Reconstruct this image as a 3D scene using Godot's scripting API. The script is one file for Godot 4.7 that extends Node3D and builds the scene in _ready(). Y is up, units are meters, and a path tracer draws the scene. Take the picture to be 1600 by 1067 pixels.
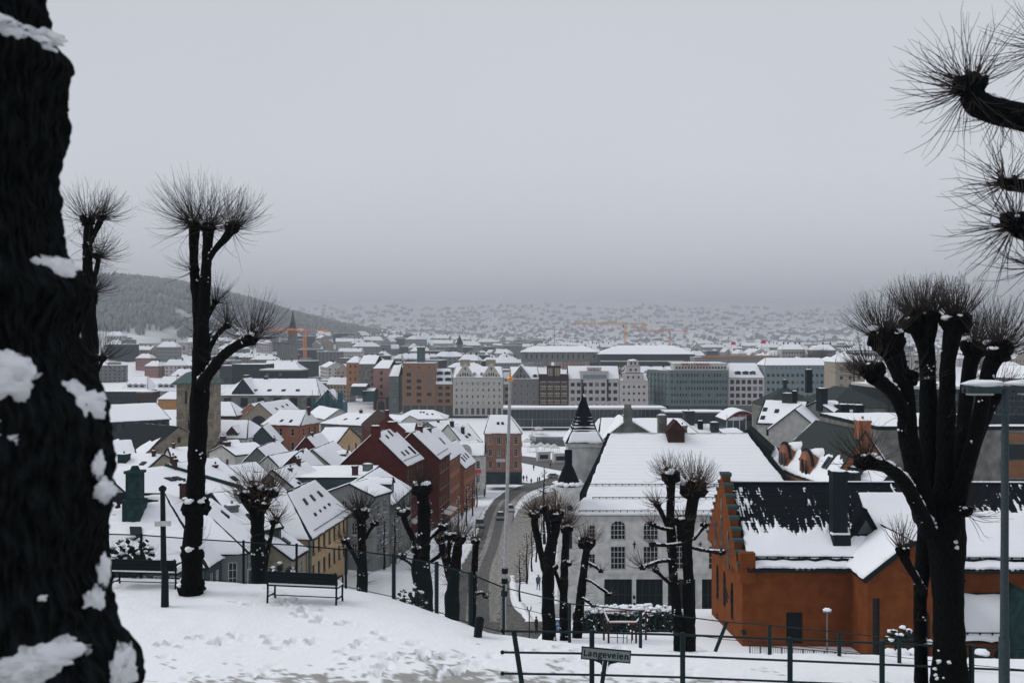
extends Node3D
# A snowy harbour town seen from a hillside terrace. y is up, metres, the eye looks along -z; sea level lies 45 m below the eye.

const F := 1500.0
const CX := 800.0
const CY := 533.5

var M := {}
var rng := RandomNumberGenerator.new()
var fn := FastNoiseLite.new()
var fn2 := FastNoiseLite.new()
var win_cache := {}
var prints := PackedVector3Array()


class MB:
	var v := PackedVector3Array()
	var n := PackedVector3Array()
	var uv := PackedVector2Array()
	var col := PackedColorArray()
	var i := PackedInt32Array()
	var tint := Color(1, 1, 1)
	var tinted := false

	func quad(a: Vector3, b: Vector3, c: Vector3, d: Vector3, o := Vector2.ZERO) -> void:
		var nn := (b - a).cross(d - a)
		if nn.length_squared() < 1e-12:
			nn = (c - a).cross(d - a)
		nn = nn.normalized()
		var k := v.size()
		v.append_array([a, b, c, d])
		n.append_array([nn, nn, nn, nn])
		var w := (b - a).length()
		var h := (d - a).length()
		uv.append_array([o, o + Vector2(w, 0), o + Vector2(w, h), o + Vector2(0, h)])
		if tinted:
			col.append_array([tint, tint, tint, tint])
		i.append_array([k, k + 2, k + 1, k, k + 3, k + 2])

	func tri(a: Vector3, b: Vector3, c: Vector3) -> void:
		var nn := (b - a).cross(c - a).normalized()
		var k := v.size()
		var u := (b - a).normalized()
		var w := nn.cross(u)
		v.append_array([a, b, c])
		n.append_array([nn, nn, nn])
		uv.append_array([Vector2.ZERO, Vector2((b - a).length(), 0), Vector2((c - a).dot(u), (c - a).dot(w))])
		if tinted:
			col.append_array([tint, tint, tint])
		i.append_array([k, k + 2, k + 1])

	func box(c: Vector3, s: Vector3, b := Basis()) -> void:
		var x := b.x * s.x * 0.5
		var y := b.y * s.y * 0.5
		var z := b.z * s.z * 0.5
		quad(c - x - y + z, c + x - y + z, c + x + y + z, c - x + y + z)
		quad(c + x - y - z, c - x - y - z, c - x + y - z, c + x + y - z)
		quad(c + x - y + z, c + x - y - z, c + x + y - z, c + x + y + z)
		quad(c - x - y - z, c - x - y + z, c - x + y + z, c - x + y - z)
		quad(c - x + y + z, c + x + y + z, c + x + y - z, c - x + y - z)
		quad(c - x - y - z, c + x - y - z, c + x - y + z, c - x - y + z)

	func bar(a: Vector3, b: Vector3, w: float, h := -1.0) -> void:
		var d := b - a
		var l := d.length()
		if l < 1e-5:
			return
		var z := d / l
		var up := Vector3.UP if absf(z.y) < 0.95 else Vector3.RIGHT
		var x := up.cross(z).normalized()
		box((a + b) * 0.5, Vector3(w, w if h < 0 else h, l), Basis(x, z.cross(x), z))

	# a smooth tube through the points, one radius each; rough bends its skin, cap closes the ends
	func tube(p: PackedVector3Array, r: PackedFloat32Array, sides := 8, cap := true, rough := 0.0, noise: FastNoiseLite = null) -> void:
		var m := p.size()
		if m < 2:
			return
		var t := (p[1] - p[0]).normalized()
		var x := t.cross(Vector3(0.31, 0.2, 0.93)).normalized()
		var k := v.size()
		var along := 0.0
		for a in m:
			if a > 0:
				along += (p[a] - p[a - 1]).length()
			var t2 := (p[mini(a + 1, m - 1)] - p[maxi(a - 1, 0)]).normalized()
			x = (x - t2 * x.dot(t2)).normalized()
			var y := t2.cross(x)
			for s in sides + 1:
				var g := TAU * s / sides
				var d := x * cos(g) + y * sin(g)
				var rr := r[a]
				if noise:
					var q := p[a] + d * r[a]
					rr *= 1.0 + rough * (noise.get_noise_3d(q.x * 110.0, q.y * 70.0, q.z * 110.0) + 0.6 * noise.get_noise_3d(q.x * 420.0, q.y * 260.0, q.z * 420.0) + 0.35 * absf(noise.get_noise_3d(q.x * 1300.0, q.y * 300.0, q.z * 1300.0)))
				v.append(p[a] + d * rr)
				n.append(d)
				uv.append(Vector2(float(s) / sides * TAU * maxf(r[0], 0.02), along))
				if tinted:
					col.append(tint)
		for a in m - 1:
			for s in sides:
				var q := k + a * (sides + 1) + s
				i.append_array([q, q + sides + 1, q + 1, q + 1, q + sides + 1, q + sides + 2])
		if cap:
			for e in 2:
				var a: int = 0 if e == 0 else m - 1
				var c := v.size()
				v.append(p[a])
				var nn: Vector3 = (p[0] - p[1]).normalized() if e == 0 else (p[m - 1] - p[m - 2]).normalized()
				n.append(nn)
				uv.append(Vector2.ZERO)
				if tinted:
					col.append(tint)
				for s in sides:
					var q := k + a * (sides + 1) + s
					i.append_array([c, q + 1, q] if e == 1 else [c, q, q + 1])

	# a lumpy ball
	func blob(c: Vector3, r: Vector3, rough := 0.2, noise: FastNoiseLite = null, freq := 60.0, nu := 10, nv := 7, b := Basis()) -> void:
		var k := v.size()
		for a in nv + 1:
			var th := PI * a / nv
			for s in nu + 1:
				var g := TAU * (s % nu) / nu
				var d := Vector3(sin(th) * cos(g), cos(th), sin(th) * sin(g))
				var f := 1.0
				if noise:
					f += rough * (noise.get_noise_3d(c.x * 970.0 + d.x * 110.0, c.y * 970.0 + d.y * 110.0, c.z * 970.0 + d.z * 110.0) * 1.5 + 0.5 * noise.get_noise_3d(c.x * 970.0 + d.x * 330.0, c.y * 970.0 + d.y * 330.0, c.z * 970.0 + d.z * 330.0))
				v.append(c + b * (d * r * f))
				n.append((b * (d / r)).normalized())
				uv.append(Vector2(float(s) / nu * TAU * r.x, th * r.y))
				if tinted:
					col.append(tint)
		for a in nv:
			for s in nu:
				var q := k + a * (nu + 1) + s
				i.append_array([q, q + nu + 1, q + 1, q + 1, q + nu + 1, q + nu + 2])

	# a grid of points, smooth normals; rows run along +u, then +v; seen from u x v
	func grid(pts: PackedVector3Array, nu: int, nv: int, flip := false) -> void:
		var k := v.size()
		for b in nv:
			for a in nu:
				var l := pts[b * nu + maxi(a - 1, 0)]
				var rr := pts[b * nu + mini(a + 1, nu - 1)]
				var dn := pts[maxi(b - 1, 0) * nu + a]
				var up := pts[mini(b + 1, nv - 1) * nu + a]
				var nn := (rr - l).cross(up - dn)
				if nn.length_squared() < 1e-14:
					nn = Vector3.UP
				nn = nn.normalized()
				v.append(pts[b * nu + a])
				n.append(-nn if flip else nn)
				uv.append(Vector2(pts[b * nu + a].x, pts[b * nu + a].z))
				if tinted:
					col.append(tint)
		for b in nv - 1:
			for a in nu - 1:
				var q := k + b * nu + a
				if flip:
					i.append_array([q, q + 1, q + nu, q + 1, q + nu + 1, q + nu])
				else:
					i.append_array([q, q + nu, q + 1, q + 1, q + nu, q + nu + 1])

	func mesh(into: ArrayMesh = null) -> ArrayMesh:
		var m := into if into else ArrayMesh.new()
		if v.is_empty():
			return m
		var arr := []
		arr.resize(Mesh.ARRAY_MAX)
		arr[Mesh.ARRAY_VERTEX] = v
		arr[Mesh.ARRAY_NORMAL] = n
		arr[Mesh.ARRAY_TEX_UV] = uv
		if tinted:
			arr[Mesh.ARRAY_COLOR] = col
		arr[Mesh.ARRAY_INDEX] = i
		m.add_surface_from_arrays(Mesh.PRIMITIVE_TRIANGLES, arr)
		return m


# ---------------------------------------------------------------- naming

func part(parent: Node3D, called: String, mb: MB, mat: Material, kind := "") -> MeshInstance3D:
	var o := MeshInstance3D.new()
	o.name = called
	if mb.v.size():
		o.mesh = mb.mesh()
		o.mesh.surface_set_material(0, mat)
	parent.add_child(o, true)
	if kind:
		o.set_meta("kind", kind)
	return o


func thing(called: String, label: String, cat: String, at := Vector3.ZERO, turn := 0.0, group := "") -> Node3D:
	var o := Node3D.new()
	o.name = called
	o.position = at
	o.rotation.y = turn
	add_child(o, true)
	tag(o, label, cat, group)
	return o


func tag(o: Node, label: String, cat: String, group := "") -> void:
	o.set_meta("label", label)
	o.set_meta("category", cat)
	if group:
		o.set_meta("group", group)


func structure(called: String, mb: MB, mat: Material, label := "") -> MeshInstance3D:
	var o := part(self, called, mb, mat, "structure")
	if label:
		o.set_meta("label", label)
	return o


# the point that lies d metres ahead where the sight line through (px, py) passes
func P(px: float, py: float, d: float) -> Vector3:
	return Vector3((px - CX) / F * d, (CY - py) / F * d, -d)


# ---------------------------------------------------------------- materials

func noise_tex(freq: float, lo: Color, hi: Color, size := 512, oct := 4, kind := FastNoiseLite.TYPE_SIMPLEX_SMOOTH, sd := 3) -> NoiseTexture2D:
	var t := NoiseTexture2D.new()
	var f := FastNoiseLite.new()
	f.seed = sd
	f.noise_type = kind
	f.frequency = freq
	f.fractal_octaves = oct
	t.width = size
	t.height = size
	t.seamless = true
	t.noise = f
	var g := Gradient.new()
	g.set_color(0, lo)
	g.set_color(1, hi)
	t.color_ramp = g
	return t


func mat(called: String, lin: Color, rough := 0.9, tex: Texture2D = null, scale := 0.3, bump: Texture2D = null, depth := 1.0, bscale := 1.0, tri := true) -> StandardMaterial3D:
	var m := StandardMaterial3D.new()
	m.resource_name = called
	m.albedo_color = lin.linear_to_srgb()
	m.roughness = rough
	if lin.get_luminance() < 0.09 and rough > 0.3:
		m.metallic_specular = 0.15
	m.uv1_triplanar = tri
	m.uv1_world_triplanar = tri
	m.uv1_scale = Vector3.ONE * scale
	if tex:
		m.albedo_texture = tex
	if bump:
		m.heightmap_enabled = true
		m.heightmap_texture = bump
		m.heightmap_scale = depth
	M[called] = m
	return m


func tile_image(w: int, h: int, f) -> ImageTexture:
	var im := Image.create(w, h, false, Image.FORMAT_RGB8)
	for y in h:
		for x in w:
			var c: float = f.call((x + 0.5) / w, (y + 0.5) / h)
			im.set_pixel(x, y, Color(c, c, c))
	return ImageTexture.create_from_image(im)


func make_materials() -> void:
	var grain := noise_tex(0.012, Color(0.80, 0.80, 0.80), Color(1, 1, 1), 512, 5)
	var blotch := noise_tex(0.006, Color(0.62, 0.62, 0.60), Color(1, 1, 1), 512, 5, FastNoiseLite.TYPE_SIMPLEX_SMOOTH, 9)
	var fine := noise_tex(0.03, Color(0, 0, 0), Color(1, 1, 1), 512, 5)
	var barkn := noise_tex(0.02, Color(0.35, 0.35, 0.35), Color(1, 1, 1), 512, 5, FastNoiseLite.TYPE_SIMPLEX_SMOOTH, 21)
	var tiles := tile_image(64, 64, func(u, v): return 0.35 + 0.4 * absf(sin(u * PI * 2.0)) + 0.25 * fposmod(v * 2.0, 1.0))
	var board := tile_image(64, 8, func(u, _v): return 0.2 if fposmod(u * 4.0, 1.0) < 0.12 else 0.85)
	var lap := tile_image(8, 64, func(_u, v): return fposmod(v * 4.0, 1.0))
	var slush := noise_tex(0.014, Color(0.42, 0.40, 0.37), Color(1, 1, 1), 1024, 6, FastNoiseLite.TYPE_SIMPLEX_SMOOTH, 5)
	mat("snow", Color(0.80, 0.82, 0.86), 0.85, null, 0.5, fine, 2.2)
	mat("snow_far", Color(0.80, 0.82, 0.86), 0.9)
	var g := mat("snow_ground", Color(1, 1, 1), 0.85, null, 0.35, fine, 1.4)
	g.vertex_color_use_as_albedo = true
	mat("slate", Color(0.016, 0.021, 0.025), 0.9, grain, 1.4, tiles, 3.0, 1.0, false)
	mat("tile_dark", Color(0.010, 0.014, 0.018), 0.9, grain, 1.6, tiles, 3.5, 1.0, false)
	mat("slate_green", Color(0.05, 0.062, 0.06), 0.9, grain, 1.2, tiles, 1.5, 1.0, false)
	mat("copper", Color(0.05, 0.125, 0.115), 0.6, blotch, 0.4)
	mat("copper_dark", Color(0.018, 0.05, 0.055), 0.55, blotch, 0.4)
	mat("coping", Color(0.045, 0.08, 0.08), 0.7)
	mat("lead", Color(0.07, 0.085, 0.09), 0.6, blotch, 0.5)
	mat("metal_black", Color(0.006, 0.013, 0.016), 0.7).metallic_specular = 0.25
	mat("metal_green", Color(0.022, 0.042, 0.045), 0.5, grain, 3.0)
	mat("metal_grey", Color(0.16, 0.19, 0.20), 0.5, blotch, 0.8)
	mat("galvanised", Color(0.06, 0.085, 0.095), 0.55, grain, 2.0)
	mat("glass", Color(0.010, 0.017, 0.020), 0.12).metallic_specular = 0.28
	mat("glass_dark", Color(0.010, 0.016, 0.019), 0.2).metallic_specular = 0.2
	mat("glass_teal", Color(0.016, 0.04, 0.045), 0.15, blotch, 0.1)
	mat("pole_white", Color(0.42, 0.43, 0.43), 0.5, grain, 1.0)
	mat("paint_white", Color(0.62, 0.62, 0.60), 0.6, grain, 1.0)
	mat("paint_dark", Color(0.035, 0.04, 0.042), 0.6)
	mat("paint_green", Color(0.03, 0.055, 0.05), 0.6)
	mat("gold", Color(0.65, 0.32, 0.12), 0.35).metallic = 0.6
	mat("bark", Color(0.012, 0.0135, 0.0138), 0.95, barkn, 1.0, barkn, 3.0, 1.0, false).uv1_scale = Vector3(2.2, 0.55, 1)
	mat("bark_near", Color(0.020, 0.025, 0.027), 0.95, barkn, 1.0, barkn, 7.0, 1.0, false).uv1_scale = Vector3(3.0, 0.7, 1)
	mat("twig", Color(0.045, 0.038, 0.034), 0.9)
	mat("twig_brown", Color(0.075, 0.055, 0.042), 0.9)
	mat("road", Color(0.15, 0.15, 0.145), 0.75, slush, 0.09)
	mat("slush_road", Color(0.46, 0.45, 0.43), 0.8, slush, 0.11)
	mat("water", Color(0.008, 0.024, 0.027), 0.25, null, 0.06, fine, 12.0).metallic_specular = 0.15
	mat("hill", Color(0.60, 0.62, 0.64), 0.95, noise_tex(0.02, Color(0.14, 0.16, 0.17), Color(1, 1, 1), 1024, 6, FastNoiseLite.TYPE_SIMPLEX, 33), 0.0016)
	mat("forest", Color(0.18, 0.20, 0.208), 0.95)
	mat("scrub", Color(0.26, 0.275, 0.28), 0.95)
	mat("leaf_dark", Color(0.018, 0.026, 0.022), 0.8)
	for w in [["plaster_white", 0.60, 0.60, 0.58], ["plaster_grey", 0.24, 0.25, 0.25], ["plaster_beige", 0.42, 0.38, 0.31], ["plaster_yellow", 0.55, 0.38, 0.21], ["plaster_ochre", 0.44, 0.22, 0.09],
			["brick_orange", 0.34, 0.125, 0.06], ["brick_church", 0.19, 0.058, 0.019], ["brick_red", 0.115, 0.026, 0.022], ["brick_brown", 0.24, 0.13, 0.075], ["brick_grey", 0.19, 0.18, 0.175], ["pink", 0.35, 0.19, 0.165],
			["stone_tan", 0.30, 0.255, 0.19], ["stone_grey", 0.20, 0.205, 0.19], ["green_front", 0.135, 0.20, 0.195], ["blue_front", 0.20, 0.265, 0.28], ["white_warm", 0.56, 0.53, 0.51], ["cream", 0.50, 0.485, 0.44], ["peach", 0.40, 0.22, 0.145], ["hall_white", 0.66, 0.66, 0.64],
			["concrete", 0.22, 0.22, 0.205], ["dark_block", 0.03, 0.042, 0.046], ["teal_net", 0.018, 0.13, 0.17], ["teal_shop", 0.03, 0.07, 0.07], ["terracotta", 0.30, 0.07, 0.035], ["orange_gable", 0.44, 0.19, 0.085],
			["brick_dark", 0.06, 0.035, 0.03], ["panel_orange", 0.22, 0.10, 0.045], ["green_wood", 0.12, 0.15, 0.135], ["sand", 0.34, 0.29, 0.22]]:
		mat(w[0], Color(w[1], w[2], w[3]), 0.9, blotch if w[0] in ["stone_tan", "stone_grey", "concrete", "teal_net"] else grain, 0.12, fine, 0.8)
	mat("wood_grey", Color(0.15, 0.17, 0.165), 0.85, grain, 1.0, board, 2.0, 1.0, false)
	mat("wood_teal", Color(0.045, 0.075, 0.075), 0.8, grain, 0.8, board, 2.0, 1.0, false)
	mat("curtain", Color(0.16, 0.17, 0.165), 0.3, grain, 0.5)
	mat("wood_white", Color(0.58, 0.58, 0.56), 0.8, grain, 0.8, lap, 2.0, 1.0, false)
	mat("bench_wood", Color(0.012, 0.019, 0.022), 0.6, grain, 2.0)
	mat("crane_orange", Color(0.75, 0.27, 0.06), 0.6)
	mat("crane_yellow", Color(0.72, 0.36, 0.07), 0.6)
	mat("red", Color(0.50, 0.04, 0.04), 0.6)
	mat("sign_blue", Color(0.02, 0.13, 0.30), 0.4)
	mat("sign_plate", Color(0.20, 0.25, 0.25), 0.5)
	mat("canvas", Color(0.66, 0.65, 0.64), 0.8, grain, 0.6)
	mat("rubber", Color(0.015, 0.016, 0.017), 0.9)
	mat("car_dark", Color(0.02, 0.024, 0.028), 0.25).clearcoat_enabled = true
	mat("car_grey", Color(0.18, 0.20, 0.21), 0.3).clearcoat_enabled = true
	mat("lamp_glass", Color(0.5, 0.5, 0.48), 0.3)
	var b := mat("body", Color(1, 1, 1), 0.85)
	b.vertex_color_use_as_albedo = true


func sky_panorama() -> ImageTexture:
	# an even winter overcast: brighter overhead, a soft grey towards the horizon, faint cloud
	var w := 512
	var h := 256
	var im := Image.create(w, h, false, Image.FORMAT_RGBF)
	var n := FastNoiseLite.new()
	n.seed = 4
	n.frequency = 0.9
	n.fractal_octaves = 3
	for y in h:
		var el := 90.0 - 180.0 * (y + 0.5) / h
		for x in w:
			var az := TAU * (x + 0.5) / w
			var e := deg_to_rad(el)
			var q := n.get_noise_3d(cos(az) * cos(e) * 1.3, sin(e) * 2.2, sin(az) * cos(e) * 1.3)
			var b := lin(el, [-90.0, -6.0, -1.0, 3.0, 9.0, 16.0, 24.0, 45.0, 90.0], [0.42, 0.55, 0.66, 0.66, 0.61, 0.575, 0.55, 0.62, 0.74]) * (1.0 + 0.05 * q)
			im.set_pixel(x, y, Color(b * 0.955, b * 0.995, b * 1.08))
	return ImageTexture.create_from_image(im)


func _ready() -> void:
	var cam := Camera3D.new()
	cam.name = "camera"
	cam.fov = 2.0 * rad_to_deg(atan(CY / F))
	cam.near = 0.1
	cam.far = 16000.0
	var lens := CameraAttributesPhysical.new()
	lens.frustum_focal_length = 12.0 * F / CY
	lens.exposure_aperture = 2.8
	lens.frustum_focus_distance = 60.0
	lens.frustum_near = 0.1
	lens.frustum_far = 16000.0
	cam.attributes = lens
	add_child(cam)
	cam.current = true
	var env := Environment.new()
	env.background_mode = Environment.BG_SKY
	env.tonemap_mode = Environment.TONE_MAPPER_LINEAR
	env.tonemap_exposure = 1.13
	var sky := Sky.new()
	var pano := PanoramaSkyMaterial.new()
	pano.panorama = sky_panorama()
	sky.sky_material = pano
	env.sky = sky
	env.fog_enabled = true
	env.fog_density = 0.0002
	env.fog_light_color = Color(0.93, 0.95, 1.0)
	env.volumetric_fog_enabled = true
	env.volumetric_fog_density = 0.0
	env.sdfgi_enabled = true
	env.ssao_enabled = true
	env.ssil_enabled = true
	var we := WorldEnvironment.new()
	we.name = "environment"
	we.environment = env
	add_child(we)
	var sun := DirectionalLight3D.new()
	sun.name = "sun"
	sun.light_energy = 0.36
	sun.light_color = Color(1.0, 0.98, 0.96)
	sun.light_angular_distance = 25.0
	sun.rotation = Vector3(deg_to_rad(-43.0), deg_to_rad(-98.0), 0)
	sun.shadow_enabled = true
	add_child(sun)

	rng.seed = 20240117
	fn.seed = 11
	fn.noise_type = FastNoiseLite.TYPE_SIMPLEX_SMOOTH
	fn.frequency = 0.01
	fn.fractal_octaves = 3
	fn2.seed = 77
	fn2.noise_type = FastNoiseLite.TYPE_SIMPLEX
	fn2.frequency = 0.01
	fn2.fractal_octaves = 2
	make_materials()
	# the low cloud that swallows the hills behind the town
	var mist := FogVolume.new()
	mist.name = "cloud_bank"
	mist.size = Vector3(7000.0, 230.0, 4300.0)
	mist.position = Vector3(0, 50.0, -3050.0)
	var fm := FogMaterial.new()
	fm.density = 0.00042
	fm.albedo = Color(0.96, 0.97, 1.0)
	mist.material = fm
	add_child(mist)
	mist.set_meta("kind", "stuff")
	tag(mist, "pale low cloud hanging over the far hillside", "cloud")
	build_ground()
	build_streets()
	white_hall()
	church()
	old_town()
	right_side()
	waterfront()
	big_halls()
	far_city()
	build_trees()
	chain_fence()
	railing()
	bench("dark slatted bench with snow on its seat in the middle of the terrace", Vector3(-5.42, H(-5.42, 25.1), -25.1), -0.16, 1.95)
	bench("dark bench half hidden behind the tall post at the left", Vector3(-10.2, H(-10.2, 26.8), -26.8), -0.1, 1.95)
	street_sign()
	lamps_and_poles()
	playground()
	people()
	traffic()


# ---------------------------------------------------------------- ground

func lin(t: float, xs: Array, ys: Array) -> float:
	if t <= xs[0]:
		return ys[0]
	for k in range(1, xs.size()):
		if t <= xs[k]:
			return lerpf(ys[k - 1], ys[k], (t - xs[k - 1]) / (xs[k] - xs[k - 1]))
	return ys[-1]


func edge(x: float) -> float:
	return lin(x, [-17.0, -10.6, -4.7, -3.1, -1.6, -0.6, 1.5, 4.3, 6.3, 10.7], [28.5, 28.0, 27.0, 25.8, 24.1, 23.0, 22.4, 21.8, 21.1, 20.4])


func town(d: float) -> float:
	return lin(d, [0.0, 60.0, 100.0, 186.0, 283.0, 380.0, 600.0, 900.0, 1300.0, 2000.0, 3000.0, 9000.0], [-27.0, -27.0, -30.3, -35.6, -42.0, -43.8, -43.5, -32.0, -24.0, -20.0, -8.0, 0.0])


func ground(x: float, d: float) -> float:
	var e := edge(x)
	var t := 0.0
	if d < 16.0:
		t = lin(d, [-400.0, -240.0, -12.0, 2.0, 4.5, 16.0], [120.0, 90.0, 2.0, -1.6, -1.85, -6.55])
		if d < -12.0:
			t += 9.0 * fn.get_noise_2d(x * 2.0, d * 2.0)
	else:
		t = lin(d, [16.0, 18.0, 40.0], [-6.55, -6.85, -6.95])
	t -= 0.028 * clampf(x, -2.0, 25.0)
	if d > e - 0.4:
		var s := d - e
		t -= 0.25 * smoothstep(-0.4, 0.4, s)
	if d > e:
		var s := d - e
		var c := town(d)
		var left := maxf(t - 0.72 * s, c)
		var ramp := lin(d, [22.0, 30.0, 45.0, 50.0, 54.5, 60.0, 84.0, 100.0], [-7.0, -12.0, -14.5, -15.7, -16.5, -18.4, -29.3, -30.3])
		var ch := lin(d, [22.0, 30.0, 40.0, 60.0, 85.0, 105.0], [-7.0, -13.0, -19.0, -21.4, -23.6, -30.8])
		var right := minf(t, lerpf(ramp, ch, smoothstep(9.2, 11.6, x)))
		if d > 105.0:
			right = c
		t = minf(t, lerpf(left, right, smoothstep(-0.5, 1.8, x - 0.0)))
	if d > 402.0 and d < 452.0 and x > 8.0 and x < 260.0:
		t = -47.5
	if d > 900.0:
		t += 116.0 * exp(-pow((x + 650.0) / 245.0, 2.0) / 2.0 - pow((d - 1560.0) / 300.0, 2.0) / 2.0)
		t += 205.0 * exp(-pow((x - 200.0) / 3200.0, 2.0) / 2.0 - pow((d - 4900.0) / 1250.0, 2.0) / 2.0)
		t += 6.0 * fn.get_noise_2d(x * 0.4, d * 0.4) * smoothstep(1400.0, 2200.0, d) * 3.0
	return t


func snow_relief(x: float, d: float) -> float:
	var t := 0.045 * fn.get_noise_2d(x * 24.0, d * 24.0) + 0.016 * fn2.get_noise_2d(x * 90.0, d * 90.0)
	for q in prints:
		var dx := x - q.x
		if absf(dx) < 0.32:
			var dd := d - q.y
			if absf(dd) < 0.4:
				var g := dx * dx * 130.0 + dd * dd * 42.0
				t -= q.z * (exp(-g * g) - 0.22 * exp(-pow(g - 1.7, 2.0)))
	return t


func spaced(parts: Array) -> PackedFloat32Array:
	var o := PackedFloat32Array()
	for p in parts:
		var a: float = p[0]
		while a < p[1] - 1e-4:
			o.append(a)
			a += p[2]
	o.append(parts[-1][1])
	return o


func H(x: float, d: float) -> float:
	return ground(x, d) + (snow_relief(x, d) if d < 40.0 else 0.0)


func build_ground() -> void:
	# footprints across the terrace snow
	for k in 60:
		var a := rng.randf()
		prints.append(Vector3(lerpf(-9.0, 6.0, a) + rng.randfn() * 0.5, lerpf(20.5, 22.0, a) + 1.2 * sin(a * 9.0) + rng.randfn() * 0.25, 0.21))
	for k in 40:
		var a := rng.randf()
		prints.append(Vector3(lerpf(-7.5, -1.0, a) + rng.randfn() * 0.3, lerpf(26.5, 20.0, a) + rng.randfn() * 0.3, 0.2))
	for k in 40:
		prints.append(Vector3(rng.randf_range(-9, 4), rng.randf_range(19.3, 21.0), rng.randf_range(0.04, 0.12)))
	var xs := spaced([[-3300.0, -1500.0, 200.0], [-1500.0, -400.0, 50.0], [-400.0, -100.0, 20.0], [-100.0, -30.0, 4.0], [-30.0, -13.0, 0.6], [-13.0, 8.0, 0.09], [8.0, 30.0, 0.6], [30.0, 100.0, 4.0], [100.0, 400.0, 20.0], [400.0, 1500.0, 60.0], [1500.0, 3300.0, 200.0]])
	var ds := spaced([[-420.0, -30.0, 15.0], [-30.0, 2.0, 2.0], [2.0, 18.0, 0.5], [18.0, 29.0, 0.075], [29.0, 64.0, 0.8], [64.0, 108.0, 2.0], [108.0, 400.0, 6.0], [400.0, 520.0, 5.0], [520.0, 1400.0, 25.0], [1400.0, 3600.0, 50.0], [3600.0, 5200.0, 200.0]])
	var mb := MB.new()
	mb.tinted = true
	var pts := PackedVector3Array()
	for b in ds.size():
		for a in xs.size():
			pts.append(Vector3(xs[a], H(xs[a], ds[b]), -ds[b]))
	mb.grid(pts, xs.size(), ds.size())
	# trodden dirt and dead grass show through near the lower edge of the terrace
	var snow := Color(0.80, 0.82, 0.86)
	for k in mb.v.size():
		var p := mb.v[k]
		var d := -p.z
		var c := snow
		if d < -14.0:
			c = snow.lerp(Color(0.03, 0.036, 0.034), clampf(1.1 + fn2.get_noise_2d(p.x * 3.0, d * 3.0), 0.4, 1.0))
		elif d < 23.0:
			var q := 0.8 * fn.get_noise_2d(p.x * 40.0, d * 70.0) + 0.7 * fn2.get_noise_2d(p.x * 170.0, d * 300.0) + 0.4 * fn2.get_noise_2d(p.x * 600.0, d * 800.0) + lin(d, [18.0, 19.3, 20.3, 22.5], [0.62, 0.42, -0.18, -0.9]) - 0.25 * smoothstep(-1.0, -6.0, p.x) - 0.3 * smoothstep(0.8, 3.0, p.x)
			c = snow.lerp(Color(0.16, 0.15, 0.12), 0.8 * smoothstep(0.22, 0.42, q))
		elif d > 1050.0 and p.y > -22.0:
			var q := smoothstep(-18.0, 10.0, p.y) * smoothstep(-100.0, -260.0, p.x) * smoothstep(2300.0, 1900.0, d)
			c = snow.lerp(Color(0.22, 0.25, 0.255), q * clampf(0.75 + fn.get_noise_2d(p.x * 1.2, d * 1.2) * 1.2, 0.0, 1.0))
			if p.x > -250.0 or d > 2000.0:
				c = snow.lerp(Color(0.32, 0.35, 0.36), 0.5 * smoothstep(150.0, 60.0, p.y) * clampf(0.5 + fn.get_noise_2d(p.x * 0.8, d * 0.8) * 1.6, 0.0, 1.0))
		mb.col.append(c) if k >= mb.col.size() else mb.col.set(k, c)
	structure("ground", mb, M.snow_ground, "snow covered ground of the terrace, the town and the hills")
	# the far wood
	var w := MB.new()
	w.blob(Vector3(0, 0.5, 0), Vector3(0.28, 0.62, 0.28), 0.0, null, 1.0, 5, 3)
	var mm := MultiMesh.new()
	mm.transform_format = MultiMesh.TRANSFORM_3D
	mm.mesh = w.mesh()
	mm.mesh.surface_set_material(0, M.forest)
	var at: Array[Transform3D] = []
	while at.size() < 13000:
		var x := rng.randf_range(-1300.0, -130.0)
		var d := rng.randf_range(1150.0, 1700.0)
		var y := ground(x, d)
		if y < rng.randf_range(-5.0, 22.0) or fn.get_noise_2d(x * 0.9, d * 0.9) < -0.28:
			continue
		var s := rng.randf_range(5.0, 10.5)
		at.append(Transform3D(Basis.from_scale(Vector3(s * 0.95, s * 1.15, s * 0.95)), Vector3(x, y, -d)))
	mm.instance_count = at.size()
	for k in at.size():
		mm.set_instance_transform(k, at[k])
	var fo := MultiMeshInstance3D.new()
	fo.name = "forest"
	fo.multimesh = mm
	add_child(fo, true)
	tag(fo, "dark wood on the hazy hill at the far left", "wood")
	fo.set_meta("kind", "stuff")
	var lo := MultiMesh.new()
	lo.transform_format = MultiMesh.TRANSFORM_3D
	lo.mesh = w.mesh()
	lo.mesh.surface_set_material(0, M.scrub)
	at = []
	for k in 4500:
		var d := rng.randf_range(1300.0, 3400.0)
		var x := d * rng.randf_range(-0.42, 0.56)
		if fn.get_noise_2d(x * 1.5, d * 1.5) > -0.05:
			var s := rng.randf_range(3.5, 8.0)
			at.append(Transform3D(Basis.from_scale(Vector3(s * 2.0, s, s * 2.0)), Vector3(x, ground(x, d), -d)))
	lo.instance_count = at.size()
	for k in at.size():
		lo.set_instance_transform(k, at[k])
	fo = MultiMeshInstance3D.new()
	fo.name = "garden_trees"
	fo.multimesh = lo
	add_child(fo, true)
	tag(fo, "grey bare scrub and garden trees scattered over the far hillside", "scrub")
	fo.set_meta("kind", "stuff")
	# the countless small houses beyond the nearest three hundred
	var hb := MB.new()
	hb.box(Vector3(0, 2.5, 0), Vector3(10, 7, 8))
	for s in [-1, 1]:
		hb.tri(Vector3(s * 5.0, 6.0, s * 4.0), Vector3(s * 5.0, 6.0, -s * 4.0), Vector3(s * 5.0, 9.5, 0))
	var hm := hb.mesh()
	var hs := MB.new()
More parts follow.
